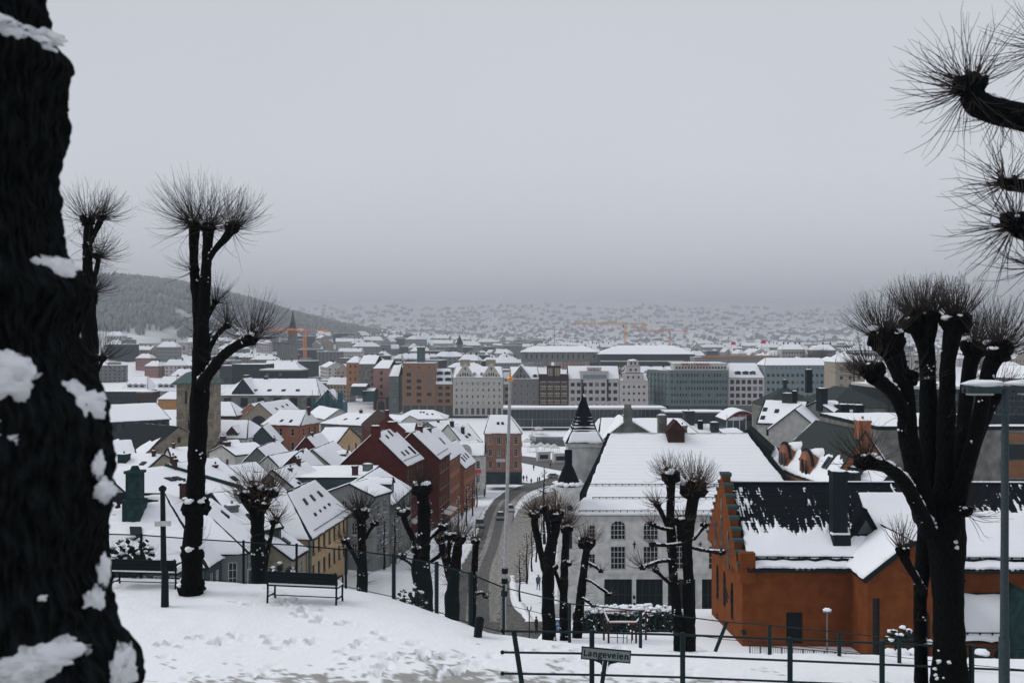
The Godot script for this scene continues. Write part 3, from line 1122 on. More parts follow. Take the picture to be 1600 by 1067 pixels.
# a pollarded tree. limbs: [[px, py, radius in px, extra depth], ...]; heads: [px, py, radius in px, extra depth, twigs, twig length in px, lean x, lean y]
func pollard(label: String, d: float, limbs: Array, heads: Array, o := {}) -> Node3D:
	var k := d / F
	var base := P(limbs[0][0][0], limbs[0][0][1], d)
	var n := thing(o.get("name", "pollard_tree"), label, "tree", base, 0.0, o.get("group", "pollarded trees on the slope"))
	var bm: Material = M[o.get("bark", "bark")]
	var snow := MB.new()
	var tw := MB.new()
	var amount: float = o.get("snow", 1.0)
	var tr: float = o.get("twig_r", 0.012)
	for a in limbs.size():
		var pts := []
		for q in limbs[a]:
			pts.append([P(q[0], q[1], d + (q[3] if q.size() > 3 else 0.0)) - base, q[2] * k * o.get("slim", 0.64)])
		if a == 0 and o.get("root", true):
			pts.push_front([pts[0][0] - Vector3(0, maxf(base.y - ground(base.x, d) + 0.4, 0.6), 0), pts[0][1] * 1.2])
		var s := smooth_line(pts)
		var mb := MB.new()
		mb.tube(s[0], s[1], 20 if a == 0 else 14, true, o.get("rough", 0.2), fn)
		part(n, "trunk" if a == 0 else "limb", mb, bm)
		# knots, sprouts and snow along the limb
		for q in s[0].size() - 1:
			var t: Vector3 = s[0][q + 1] - s[0][q]
			var flat := 1.0 - absf(t.normalized().y)
			var rr: float = s[1][q]
			if a > 0 or q > 4:
				if flat > 0.28 and rng.randf() < 0.6 * amount:
					snow.blob(s[0][q] + Vector3(0, rr * 0.75, 0), Vector3(maxf(t.length() * 0.9, rr * 0.8), rr * 0.55, rr * 0.8), 0.35, fn, 300.0, 8, 5)
				elif rng.randf() < 0.07 * amount:
					var g := rng.randf_range(0.0, PI)
					for z in rng.randi_range(2, 5):
						var w := rng.randf_range(0.05, 0.17) * rr
						g += rng.randfn() * 0.25
						snow.blob(s[0][q] + Vector3(cos(g) * rr, rng.randfn() * 0.35 * rr, sin(g) * rr), Vector3(w, w * 0.8, w), 0.5, fn, 300.0, 7, 5)
			if (a > 0 or q > 6) and rng.randf() < o.get("sprouts", 0.25) * 0.6:
				var g := rng.randf() * TAU
				var dr := Vector3(cos(g), rng.randf_range(-0.2, 0.5), sin(g))
				for z in 3:
					twig(tw, s[0][q] + dr * rr * 0.8, dr + Vector3(rng.randfn(), rng.randfn(), rng.randfn()) * 0.3, rng.randf_range(0.3, 0.8) * o.get("sprout_l", 1.0), tr * 0.8)
	for h in heads:
		var c := P(h[0], h[1], d + h[3]) - base
		var r: float = h[2] * k
		var mb := MB.new()
		mb.blob(c, Vector3(r, r * 0.8, r), 0.35, fn, 40.0 / r * 0.6, 14, 10)
		for q in 7:
			var g := TAU * q / 7.0 + rng.randf()
			mb.blob(c + Vector3(cos(g) * r * 0.7, rng.randf_range(-0.25, 0.5) * r, sin(g) * r * 0.7), Vector3.ONE * r * rng.randf_range(0.35, 0.6), 0.3, fn, 60.0 / r * 0.6, 9, 6)
		part(n, "knuckle", mb, bm)
		var lean := Vector3(h[6] if h.size() > 6 else 0.0, h[7] if h.size() > 7 else 0.45, 0)
		for q in int(h[4] * o.get("dense", 1.5)):
			var dr := Vector3(rng.randfn(), rng.randfn(), rng.randfn()).normalized()
			dr = (dr + lean).normalized()
			if dr.y < -0.3 and lean.y > 0.25 and rng.randf() < 0.75:
				dr.y = -dr.y
			twig(tw, c + dr * r * 0.85, dr, h[5] * k * (0.3 + 0.85 * sqrt(rng.randf())), tr * rng.randf_range(0.7, 1.2), o.get("lift", 0.65), 6 if h[5] > 60 else 5)
		for q in int(9 * amount):
			var g := rng.randf() * TAU
			var w := r * rng.randf_range(0.14, 0.42)
			snow.blob(c + Vector3(cos(g) * r * 0.75, r * rng.randf_range(0.25, 0.8), sin(g) * r * 0.75), Vector3(w, w * 0.55, w), 0.4, fn, 200.0, 9, 6)
	part(n, "twigs", tw, M[o.get("twig", "twig")], "stuff")
	if snow.v.size():
		part(n, "snow_clumps", snow, M.snow, "stuff")
	return n


# a young street tree with a thin stem and snow on its short side branches
func make_street_tree(h: float) -> Node3D:
	var n := Node3D.new()
	n.name = "street_tree"
	var st := MB.new()
	var p := PackedVector3Array()
	var r := PackedFloat32Array()
	for k in 9:
		p.append(Vector3(0.06 * sin(k * 1.3), h * k / 8.0, 0.05 * cos(k * 1.7)))
		r.append(lerpf(0.14, 0.035, k / 8.0))
	st.tube(p, r, 8, true, 0.2, fn)
	part(n, "trunk", st, M.bark)
	var br := MB.new()
	var sn := MB.new()
	for k in 34:
		var y := lerpf(0.34, 0.99, rng.randf()) * h
		var g := rng.randf() * TAU
		var l := lerpf(1.3, 0.4, y / h) * rng.randf_range(0.6, 1.1)
		var a := Vector3(0, y, 0)
		var b := a + Vector3(cos(g), 0.25, sin(g)) * l * 0.6
		var c := b + Vector3(cos(g + 0.4), 0.7, sin(g + 0.4)) * l * 0.5
		br.tube([a, b, c], [0.035, 0.028, 0.015], 4, false)
		for q in 3:
			twig(br, b.lerp(c, q / 2.0), Vector3(cos(g + q - 1.0), 0.7, sin(g + q - 1.0)), l * 0.5, 0.010, 0.4, 3)
		if rng.randf() < 0.8:
			sn.tube([a.lerp(b, 0.2) + Vector3(0, 0.04, 0), a.lerp(b, 0.6) + Vector3(0, 0.05, 0), b + Vector3(0, 0.04, 0)], [0.02, 0.045, 0.03], 5, true)
	part(n, "branches", br, M.twig, "stuff")
	part(n, "snow_clumps", sn, M.snow, "stuff")
	return n


# the huge burled trunk beside the eye
func near_trunk() -> void:
	var d := 4.0
	var k := d / F
	var cxp := -42.0
	var base := Vector3((cxp - CX) * k, -2.4, -d)
	var n := thing("old_tree", "huge dark burled trunk with snow cushions filling the left edge", "tree", base)
	var py := [-500.0, 0.0, 50.0, 90.0, 150.0, 215.0, 268.0, 290.0, 350.0, 415.0, 450.0, 520.0, 600.0, 640.0, 700.0, 760.0, 830.0, 880.0, 930.0, 1000.0, 1067.0, 1200.0, 1450.0]
	var pr := [128.0, 132.0, 140.0, 146.0, 158.0, 163.0, 148.0, 143.0, 150.0, 166.0, 178.0, 174.0, 196.0, 207.0, 208.0, 224.0, 220.0, 216.0, 234.0, 240.0, 262.0, 300.0, 360.0]
	# [pixel x, pixel y, bulge in px, spread x, spread y]: burls that carry the snow
	var burl := [[50.0, 95.0, 26.0, 70.0, 26.0], [98.0, 130.0, 14.0, 20.0, 40.0], [100.0, 465.0, 26.0, 45.0, 40.0], [40.0, 640.0, 34.0, 90.0, 60.0], [140.0, 690.0, 22.0, 40.0, 60.0], [170.0, 800.0, 22.0, 30.0, 50.0], [120.0, 1040.0, 40.0, 80.0, 45.0], [60.0, 720.0, 20.0, 40.0, 40.0], [20.0, 880.0, 16.0, 60.0, 60.0], [195.0, 960.0, 16.0, 30.0, 40.0]]
	var nu := 220
	var nv := 420
	var mb := MB.new()
	var pts := PackedVector3Array()
	for b in nv:
		var y := lerpf(1450.0, -500.0, float(b) / (nv - 1))
		var r0 := lin(y, py, pr) - 34.0
		for a in nu:
			var g := TAU * a / (nu - 1) + PI * 0.5
			var dir := Vector3(cos(g), 0, -sin(g))
			var yy := (CY - y) * k
			var r := r0 * k
			var bx := cxp + r0 * cos(g)
			if -sin(g) > -0.35:
				for q in burl:
					r += q[2] * k * exp(-pow((bx - q[0]) / q[3], 2.0) - pow((y - q[1]) / q[4], 2.0))
			# bark: long ridges, broken across
			var c := fmod(a, nu - 1.0) / (nu - 1.0) * TAU
			var e := Vector3(cos(c), 0, sin(c)) * 0.42
			r *= 1.0 + 0.06 * fn.get_noise_3d(e.x * 120.0, yy * 110.0, e.z * 120.0)
			var bend := 0.25 * fn.get_noise_3d(e.x * 200.0, yy * 200.0 + 50.0, e.z * 200.0)
			r += 0.034 * (0.45 - absf(fn.get_noise_3d((e.x + bend * 0.4) * 760.0, yy * 120.0, (e.z + bend * 0.4) * 760.0))) + 0.045 * maxf(fn.get_noise_3d(e.x * 500.0, yy * 520.0, e.z * 500.0 + 9.0) - 0.1, 0.0) + 0.02 * fn2.get_noise_3d(e.x * 1700.0, yy * 900.0, e.z * 1700.0)
			pts.append(Vector3(dir.x * r, yy - base.y, dir.z * r))
	mb.grid(pts, nu, nv)
	for b in nv:
		for a in nu:
			mb.uv[b * nu + a] = Vector2(float(a) / nu * 2.6, pts[b * nu + a].y)
	part(n, "trunk", mb, M.bark_near)
	# snow cushions
	var cushions := [[15.0, 70.0, 52.0, 22.0], [60.0, 75.0, 38.0, 16.0], [85.0, 66.0, 22.0, 11.0], [98.0, 424.0, 32.0, 22.0], [30.0, 570.0, 62.0, 26.0], [70.0, 592.0, 45.0, 34.0], [10.0, 612.0, 52.0, 30.0], [40.0, 655.0, 42.0, 16.0], [8.0, 690.0, 22.0, 40.0], [75.0, 668.0, 22.0, 12.0], [136.0, 632.0, 34.0, 26.0], [120.0, 610.0, 22.0, 14.0], [177.0, 760.0, 17.0, 15.0], [168.0, 722.0, 9.0, 16.0], [176.0, 884.0, 10.0, 20.0], [160.0, 930.0, 17.0, 18.0], [128.0, 990.0, 55.0, 26.0], [105.0, 1002.0, 36.0, 20.0], [150.0, 1020.0, 20.0, 16.0], [205.0, 1035.0, 22.0, 34.0], [198.0, 1070.0, 26.0, 24.0], [120.0, 905.0, 6.0, 5.0], [12.0, 520.0, 14.0, 7.0], [20.0, 1060.0, 10.0, 8.0], [55.0, 803.0, 8.0, 5.0]]
	for q in cushions:
		var r0 := lin(q[1], py, pr) - 30.0
		var c: float = clampf((q[0] - cxp) / r0, -0.98, 0.985)
		var r := r0 * k * 1.03
		for z in burl:
			r += z[2] * k * 0.5 * exp(-pow((q[0] - z[0]) / z[3], 2.0) - pow((q[1] - z[1]) / z[4], 2.0))
		var sn := sqrt(1.0 - c * c)
		var p := Vector3((q[0] - cxp) * k, (CY - q[1]) * k - base.y, sn * r)
		if c > 0.9:
			p.x = (q[0] - cxp) * k
		var s := MB.new()
		var face := Basis(Vector3.UP, atan2(c, maxf(sn, 0.05)) * 0.8)
		s.blob(p, Vector3(q[2] * k, q[3] * k, minf(q[2], 40.0) * k * 0.55) * 1.05, 0.5, fn, 260.0, 34, 22, face)
		for z in 7:
			s.blob(p + face * Vector3(rng.randf_range(-0.95, 0.95) * q[2] * k, rng.randf_range(-0.75, 0.5) * q[3] * k, 0.0), Vector3(q[2], q[3] * 1.1, minf(q[2], 40.0) * 0.8) * k * rng.randf_range(0.2, 0.55), 0.5, fn, 320.0, 20, 12, face)
		part(n, "snow_cushion", s, M.snow)


func build_trees() -> void:
	near_trunk()
	pollard("tall pollard with two upright stems beside the lamp post, left of the bench", 26.0, [
		[[299, 927, 23], [300, 900, 19], [301, 850, 18], [304, 800, 18], [306, 740, 17], [309, 680, 17], [311, 620, 18], [313, 570, 17], [314, 520, 16]],
		[[313, 530, 13], [309, 470, 11], [303, 420, 9, 0.1], [302, 380, 9, 0.1], [303, 352, 10, 0.1]],
		[[315, 530, 13, -0.1], [319, 470, 11, -0.2], [322, 410, 10, -0.2], [324, 372, 10, -0.2], [325, 358, 11, -0.2]],
		[[320, 415, 7, -0.2], [334, 392, 6, -0.4], [348, 376, 7, -0.5], [360, 360, 9, -0.5]],
		[[314, 600, 12, -0.2], [330, 578, 10, -0.6], [348, 556, 9, -1.0], [368, 541, 9, -1.3], [388, 532, 10, -1.5]],
		[[314, 575, 7, 0.1], [327, 545, 5, 0.5], [340, 522, 5, 0.7], [352, 510, 6, 0.8]],
		[[316, 518, 6, 0.1], [325, 494, 4, 0.3], [335, 474, 5, 0.4]]],
		[[303, 350, 10, 0.1, 120, 80, -0.5, 0.3], [325, 356, 11, -0.2, 80, 75, 0.1, 0.7], [362, 356, 11, -0.5, 100, 62, 0.35, 0.3], [390, 530, 11, -1.5, 100, 66, 0.45, 0.35], [353, 509, 6, 0.8, 45, 48, 0.1, 0.6], [336, 472, 5, 0.4, 40, 46, 0.3, 0.4], [320, 530, 8, 0.6, 30, 45, 0.4, 0.3], [303, 420, 7, 0.0, 16, 42, -0.9, 0.2], [304, 792, 19, 0.0, 3, 30, 0.5, 0.3], [301, 866, 17, 0.0, 0, 10], [298, 920, 19, 0.0, 0, 10]], {"snow": 0.8, "twig_r": 0.008, "slim": 0.8})
	pollard("pollard half hidden behind the huge trunk at the left edge", 28.0, [
		[[158, 930, 22], [152, 800, 19], [146, 680, 17], [142, 590, 15], [138, 500, 14], [136, 430, 11], [136, 380, 9], [138, 352, 9]],
		[[138, 470, 7], [148, 430, 5, 0.2], [153, 405, 5, 0.3]], [[142, 600, 8], [152, 575, 6, -0.3], [158, 562, 6, -0.4]], [[137, 385, 6], [148, 362, 5, 0.2], [156, 345, 6, 0.3]]],
		[[136, 345, 10, 0.0, 70, 58, 0.0, 0.6], [157, 340, 7, 0.3, 70, 50, 0.45, 0.3], [150, 400, 7, 0.3, 60, 46, 0.7, 0.2], [145, 455, 6, 0.0, 45, 46, 0.8, 0.3], [158, 560, 7, -0.4, 50, 46, 0.5, 0.5], [135, 385, 6, 0.0, 25, 46, 0.6, 0.2]], {"twig_r": 0.008, "slim": 0.8})
	pollard("broad bushy pollard behind the chain-link fence between the tall pollard and the bench", 33.0, [
		[[405, 915, 18], [404, 860, 17], [402, 820, 16], [401, 790, 17], [402, 775, 15]],
		[[395, 800, 9], [384, 786, 8, -0.3], [380, 776, 8, -0.3]], [[408, 800, 9], [418, 782, 8, -0.2], [424, 772, 8, -0.2]], [[412, 890, 8], [420, 850, 6, 0.3], [427, 818, 5, 0.4]]],
		[[400, 770, 14, 0.0, 90, 42, -0.1, 0.6], [381, 774, 9, -0.3, 45, 34, -0.6, 0.3], [424, 770, 10, -0.2, 60, 38, 0.5, 0.4], [428, 815, 7, 0.4, 50, 30, 0.3, 0.5], [410, 790, 10, -0.5, 40, 30, 0.3, 0.2]], {"twig": "twig_brown", "snow": 1.6, "sprouts": 0.35, "twig_r": 0.010})
	pollard("slender pollard with one snowy head in front of the yellow house", 40.0, [
		[[566, 925, 13], [566, 880, 11], [565, 840, 10], [564, 810, 11]],
		[[562, 885, 6], [552, 866, 5, -0.3], [541, 848, 5, -0.5]], [[568, 845, 5], [578, 828, 4, 0.2], [584, 820, 5, 0.2]]],
		[[564, 803, 12, 0.0, 120, 32, 0.0, 0.6], [540, 846, 6, -0.5, 25, 20, -0.4, 0.3], [585, 818, 6, 0.2, 20, 18, 0.5, 0.4]], {"snow": 1.8, "sprouts": 0.4})
	pollard("large pollard with snow on its left limbs in front of the dark red gable", 44.0, [
		[[662, 940, 22], [661, 890, 18], [662, 840, 16], [662, 800, 15], [660, 772, 14]],
		[[656, 862, 9], [645, 840, 8, -0.4], [634, 818, 7, -0.6], [630, 804, 8, -0.6]], [[656, 895, 8], [642, 880, 6, 0.4], [630, 872, 5, 0.5]], [[666, 845, 7], [680, 832, 6, 0.4], [690, 826, 6, 0.5]], [[650, 910, 7], [646, 888, 6, -0.5], [650, 868, 6, -0.6]], [[668, 880, 5], [686, 868, 4, -0.3], [694, 852, 4, -0.3]]],
		[[659, 764, 14, 0.0, 110, 30, 0.0, 0.7], [630, 801, 9, -0.6, 60, 28, -0.4, 0.4], [629, 870, 6, 0.5, 20, 18, -0.5, 0.4], [692, 824, 7, 0.5, 30, 20, 0.5, 0.5], [650, 860, 7, -0.6, 25, 20, -0.2, 0.4]], {"snow": 1.9, "sprouts": 0.45})
	pollard("squat dark pollard at the road edge with brown twigs on three heads", 46.0, [
		[[706, 968, 18], [708, 920, 15], [712, 880, 13], [716, 850, 11]],
		[[706, 915, 9], [696, 880, 8, 0.4], [690, 850, 9, 0.5]], [[712, 900, 8], [700, 870, 6, -0.5], [705, 842, 8, -0.6]]],
		[[718, 842, 10, 0.0, 90, 32, 0.1, 0.8], [689, 842, 9, 0.5, 90, 32, -0.2, 0.7], [704, 838, 9, -0.6, 40, 24, 0.0, 0.7]], {"twig": "twig_brown", "snow": 1.7, "sprouts": 0.5})
	pollard("thin dark pollard right at the left kerb of the bending road", 47.0, [
		[[738, 970, 9], [740, 920, 8], [742, 880, 8], [743, 852, 8]], [[741, 930, 4], [752, 926, 4, 0.2], [758, 932, 4, 0.3]]],
		[[743, 846, 7, 0.0, 50, 22, 0.1, 0.5], [759, 932, 4, 0.3, 6, 9, 0.6, 0.3]], {"twig": "twig_brown", "snow": 1.8})
	pollard("forked pollard at the foot of the slope beside the blue sign", 50.0, [
		[[858, 990, 17], [857, 940, 15], [857, 890, 15], [862, 850, 14], [868, 815, 12]],
		[[852, 892, 9], [843, 855, 8, 0.4], [836, 822, 9, 0.6], [836, 808, 9, 0.6]], [[860, 840, 7], [856, 815, 6, -0.6], [852, 800, 7, -0.7]]],
		[[869, 806, 12, 0.0, 120, 34, 0.1, 0.8], [836, 803, 9, 0.6, 90, 30, -0.3, 0.7], [852, 797, 8, -0.7, 40, 22, 0.0, 0.8]], {"twig": "twig_brown", "snow": 1.5, "sprouts": 0.35})
	pollard("straight pollard second from the left of the three by the white hall", 51.0, [
		[[882, 990, 11], [881, 940, 10], [882, 890, 10], [884, 850, 9], [885, 832, 9]], [[880, 930, 6], [872, 905, 5, -0.4], [866, 890, 5, -0.5]]],
		[[885, 826, 10, 0.0, 110, 32, 0.1, 0.7], [866, 888, 6, -0.5, 15, 16, -0.4, 0.4], [886, 880, 6, -0.4, 18, 16, 0.5, 0.2]], {"twig": "twig_brown", "snow": 1.7})
	pollard("pollard with three snowy side limbs at the corner of the white hall", 52.0, [
		[[902, 995, 12], [906, 950, 11], [911, 905, 10], [915, 872, 9], [917, 858, 9]],
		[[917, 878, 4], [928, 884, 3.5, -0.3], [938, 891, 3.5, -0.4]], [[913, 905, 4], [925, 909, 3.5, -0.5], [940, 920, 3.5, -0.8], [951, 927, 3.5, -0.9]], [[906, 932, 4], [916, 938, 3.5, -0.4], [926, 945, 3.5, -0.6]]],
		[[917, 850, 12, 0.0, 80, 30, 0.1, 0.8], [939, 892, 4, -0.4, 10, 14, 0.6, 0.2], [952, 928, 4, -0.9, 12, 16, 0.7, 0.2], [927, 946, 4, -0.6, 8, 14, 0.6, 0.2]], {"twig": "twig_brown", "snow": 1.5})
	pollard("twin pollard of two tall stems with snowy side limbs before the white hall", 45.0, [
		[[1064, 1012, 17], [1060, 970, 14], [1054, 920, 11], [1050, 860, 11], [1048, 800, 10], [1048, 755, 10]],
		[[1077, 1018, 17], [1077, 960, 15], [1076, 900, 13], [1074, 850, 13], [1078, 810, 14, -0.2], [1084, 775, 16, -0.2]],
		[[1046, 830, 6, -0.2], [1038, 810, 5.5, -0.4], [1029, 792, 6, -0.5]], [[1050, 828, 4.5, -0.3], [1036, 826, 4, -0.9], [1020, 820, 4, -1.2]], [[1064, 850, 4.5, -0.4], [1042, 852, 4, -0.9], [1022, 851, 4.5, -1.2]], [[1046, 876, 4.5, -0.3], [1028, 878, 4, -0.9], [1005, 886, 4.5, -1.3]], [[1084, 842, 5, 0.2], [1094, 830, 4.5, 0.5], [1100, 823, 5, 0.6]], [[1084, 856, 5, -0.3], [1102, 860, 4.5, -1.0], [1126, 863, 5, -1.5]], [[1048, 912, 4.5], [1036, 902, 4, -0.5], [1026, 892, 4.5, -0.7]], [[1066, 850, 9, -0.2], [1064, 826, 9, -0.3], [1066, 818, 9, -0.3]]],
		[[1048, 745, 14, 0.0, 110, 32, -0.2, 0.7], [1084, 766, 19, -0.2, 150, 44, 0.2, 0.7], [1028, 789, 6, -0.5, 40, 26, -0.3, 0.6], [1020, 819, 5, -1.2, 14, 22, -0.6, 0.6], [1020, 851, 5, -1.2, 14, 20, -0.6, 0.6], [1004, 887, 5, -1.3, 22, 28, -0.4, 0.7], [1101, 821, 6, 0.6, 14, 20, 0.5, 0.5], [1128, 863, 5.5, -1.5, 18, 26, 0.3, 0.7], [1025, 891, 5, -0.7, 14, 22, -0.5, 0.7], [1066, 815, 11, -0.3, 30, 22, 0.0, 0.5]], {"twig": "twig_brown", "snow": 1.0, "sprouts": 0.2})
	pollard("great many-stemmed pollard in front of the orange church", 19.0, [
		[[1484, 1066, 34], [1484, 1010, 29], [1483, 940, 28], [1481, 880, 32], [1477, 830, 38], [1474, 790, 37]],
		[[1440, 1066, 14, 0.5], [1439, 1000, 12, 0.5], [1439, 930, 13, 0.5], [1444, 870, 16, 0.3], [1452, 820, 20, 0.1]],
		[[1448, 810, 24, -0.1], [1432, 740, 20, -0.4], [1420, 680, 18, -0.6], [1416, 630, 17, -0.7], [1408, 585, 17, -0.8], [1396, 552, 20, -0.8], [1388, 542, 22, -0.8]],
		[[1418, 660, 13, -0.6], [1402, 622, 12, -1.0], [1382, 600, 13, -1.3], [1364, 588, 15, -1.5]],
		[[1462, 800, 22, 0.1], [1454, 720, 18, 0.2], [1452, 640, 17, 0.3], [1450, 570, 16, 0.3], [1444, 530, 18, 0.3], [1436, 512, 20, 0.3]],
		[[1450, 545, 10, 0.3], [1456, 515, 11, 0.0], [1456, 502, 12, 0.0]],
		[[1474, 800, 20, -0.1], [1478, 720, 17, -0.2], [1480, 640, 16, -0.2], [1482, 570, 15, -0.2], [1488, 530, 17, -0.2], [1492, 512, 18, -0.2]],
		[[1486, 800, 20, 0.2], [1498, 720, 15, 0.5], [1508, 650, 14, 0.8], [1513, 600, 14, 1.0], [1518, 566, 16, 1.0], [1524, 550, 18, 1.0]],
		[[1492, 800, 18, -0.2], [1512, 730, 14, -0.7], [1530, 660, 13, -1.1], [1540, 605, 13, -1.3], [1550, 570, 15, -1.4], [1558, 555, 16, -1.4]],
		[[1512, 740, 12, -0.5], [1530, 680, 11, -0.2], [1546, 640, 11, 0.1], [1556, 622, 11, 0.2]],
		[[1452, 830, 17, -0.3], [1434, 790, 13, -0.9], [1412, 752, 12, -1.5], [1385, 730, 11, -2.0], [1356, 722, 11, -2.4]],
		[[1444, 925, 8, -0.5], [1430, 900, 7, -0.9], [1418, 880, 8, -1.1], [1412, 866, 9, -1.2]]],
		[[1386, 534, 24, -0.8, 130, 62, -0.2, 1.1], [1362, 582, 16, -1.5, 70, 48, -0.6, 0.4], [1434, 505, 24, 0.3, 120, 58, -0.2, 1.3], [1457, 498, 13, 0.0, 60, 55, 0.0, 1.4], [1494, 506, 21, -0.2, 110, 62, 0.1, 1.3], [1525, 544, 21, 1.0, 110, 66, 0.2, 1.1], [1560, 550, 18, -1.4, 110, 66, 0.35, 0.9], [1557, 618, 12, 0.2, 40, 50, 0.6, 0.3], [1354, 722, 14, -2.4, 60, 50, -0.2, 0.7], [1411, 862, 10, -1.2, 30, 45, -0.2, 1.4], [1420, 590, 14, -0.8, 20, 46, 0.3, 0.3], [1508, 800, 10, -0.6, 24, 60, 0.9, 0.2]], {"snow": 0.75, "twig_r": 0.0075, "rough": 0.14, "dense": 1.5, "slim": 0.8, "lift": 0.75, "sprouts": 0.12, "sprout_l": 0.8})
	pollard("tree at the right edge whose knotted limbs hang into the sky", 9.0, [
		[[1790, 1300, 60], [1780, 1000, 50], [1775, 700, 46], [1770, 400, 44], [1765, 250, 40]],
		[[1765, 260, 30], [1700, 225, 24], [1640, 198, 22], [1590, 182, 21], [1550, 172, 21], [1526, 160, 21], [1516, 146, 19]],
		[[1770, 380, 20, 0.4], [1700, 320, 15, 0.5], [1640, 296, 12, 0.5], [1600, 290, 12, 0.5], [1578, 288, 11, 0.5]],
		[[1772, 460, 22, -0.3], [1700, 400, 18, -0.4], [1640, 372, 16, -0.5], [1608, 362, 17, -0.5], [1594, 356, 17, -0.5]],
		[[1772, 500, 16, 0.6], [1720, 440, 12, 0.8], [1660, 420, 10, 0.9], [1625, 418, 10, 0.9]],
		[[1768, 200, 20, 0.9], [1720, 120, 15, 1.1], [1670, 90, 13, 1.2], [1640, 80, 13, 1.2]]],
		[[1516, 138, 22, 0.0, 150, 110, -0.3, 0.25], [1574, 286, 13, 0.5, 60, 90, -0.6, 0.25], [1590, 350, 18, -0.5, 90, 98, -0.7, 0.1], [1620, 416, 12, 0.9, 40, 90, -0.8, 0.0], [1636, 74, 15, 1.2, 70, 100, -0.7, 0.1], [1560, 180, 14, 0.0, 26, 70, 0.2, -0.9], [1590, 180, 12, 0.0, 14, 70, -0.2, -0.9]], {"snow": 0.5, "twig_r": 0.0055, "dense": 0.95, "lift": 0.25, "slim": 0.95, "sprouts": 0.3, "sprout_l": 0.7, "bark": "bark_near", "group": ""})


# ---------------------------------------------------------------- street furniture, people, vehicles

func rod(parent: Node3D, called: String, a: Vector3, b: Vector3, r: float, m: String, sides := 8, r2 := -1.0) -> void:
	var t := MB.new()
	t.tube([a, b], [r, r if r2 < 0 else r2], sides)
	part(parent, called, t, M[m])


func bench(label: String, at: Vector3, turn: float, l: float) -> void:
	# +x along the seat, -z the way one looks from it (the back stands at +z, towards the eye)
	var n := thing("park_bench", label, "bench", at, turn, "benches on the terrace")
	for k in 3:
		var s := MB.new()
		s.box(Vector3(0, 0.555 + k * 0.105, 0.235 + k * 0.02), Vector3(l, 0.095, 0.035))
		part(n, "back_slat", s, M.bench_wood)
	for k in 4:
		var s := MB.new()
		s.box(Vector3(0, 0.43, 0.16 - k * 0.115), Vector3(l, 0.035, 0.09))
		part(n, "seat_slat", s, M.bench_wood)
	for sx in [-1, 1]:
		var x: float = sx * (l / 2 - 0.04)
		var b := MB.new()
		b.tube([Vector3(x, -0.25, 0.27), Vector3(x, 0.2, 0.22), Vector3(x, 0.45, 0.215), Vector3(x, 0.85, 0.30)], [0.028, 0.026, 0.026, 0.024], 8)
		part(n, "leg", b, M.metal_black)
		b = MB.new()
		b.tube([Vector3(x, -0.25, -0.30), Vector3(x, 0.12, -0.24), Vector3(x, 0.36, -0.26), Vector3(x, 0.58, -0.28), Vector3(x, 0.655, -0.22)], [0.028, 0.026, 0.025, 0.025, 0.025], 8)
		part(n, "leg", b, M.metal_black)
		b = MB.new()
		b.tube([Vector3(x, 0.66, 0.26), Vector3(x, 0.675, 0.0), Vector3(x, 0.655, -0.22)], [0.025, 0.028, 0.022], 8)
		part(n, "armrest", b, M.metal_black)
		b = MB.new()
		b.tube([Vector3(x, 0.13, 0.23), Vector3(x, 0.13, -0.24)], [0.018, 0.018], 8)
		part(n, "stretcher", b, M.metal_black)
	rod(n, "stretcher", Vector3(-l / 2, 0.13, 0.0), Vector3(l / 2, 0.13, 0.0), 0.014, "metal_black")
	var sn := MB.new()
	var pts := PackedVector3Array()
	for q in 7:
		for p in 26:
			var u := p / 25.0
			var v := q / 6.0
			var e := minf(1.0, 7.0 * minf(minf(u, 1.0 - u) * 4.0, minf(v, 1.0 - v)))
			pts.append(Vector3(lerpf(-l / 2, l / 2, u), 0.45 + e * (0.085 + 0.03 * fn.get_noise_2d(u * 160.0, v * 90.0)), lerpf(0.19, -0.25, v)))
	sn.grid(pts, 26, 7)
	part(n, "snow_cushion", sn, M.snow)


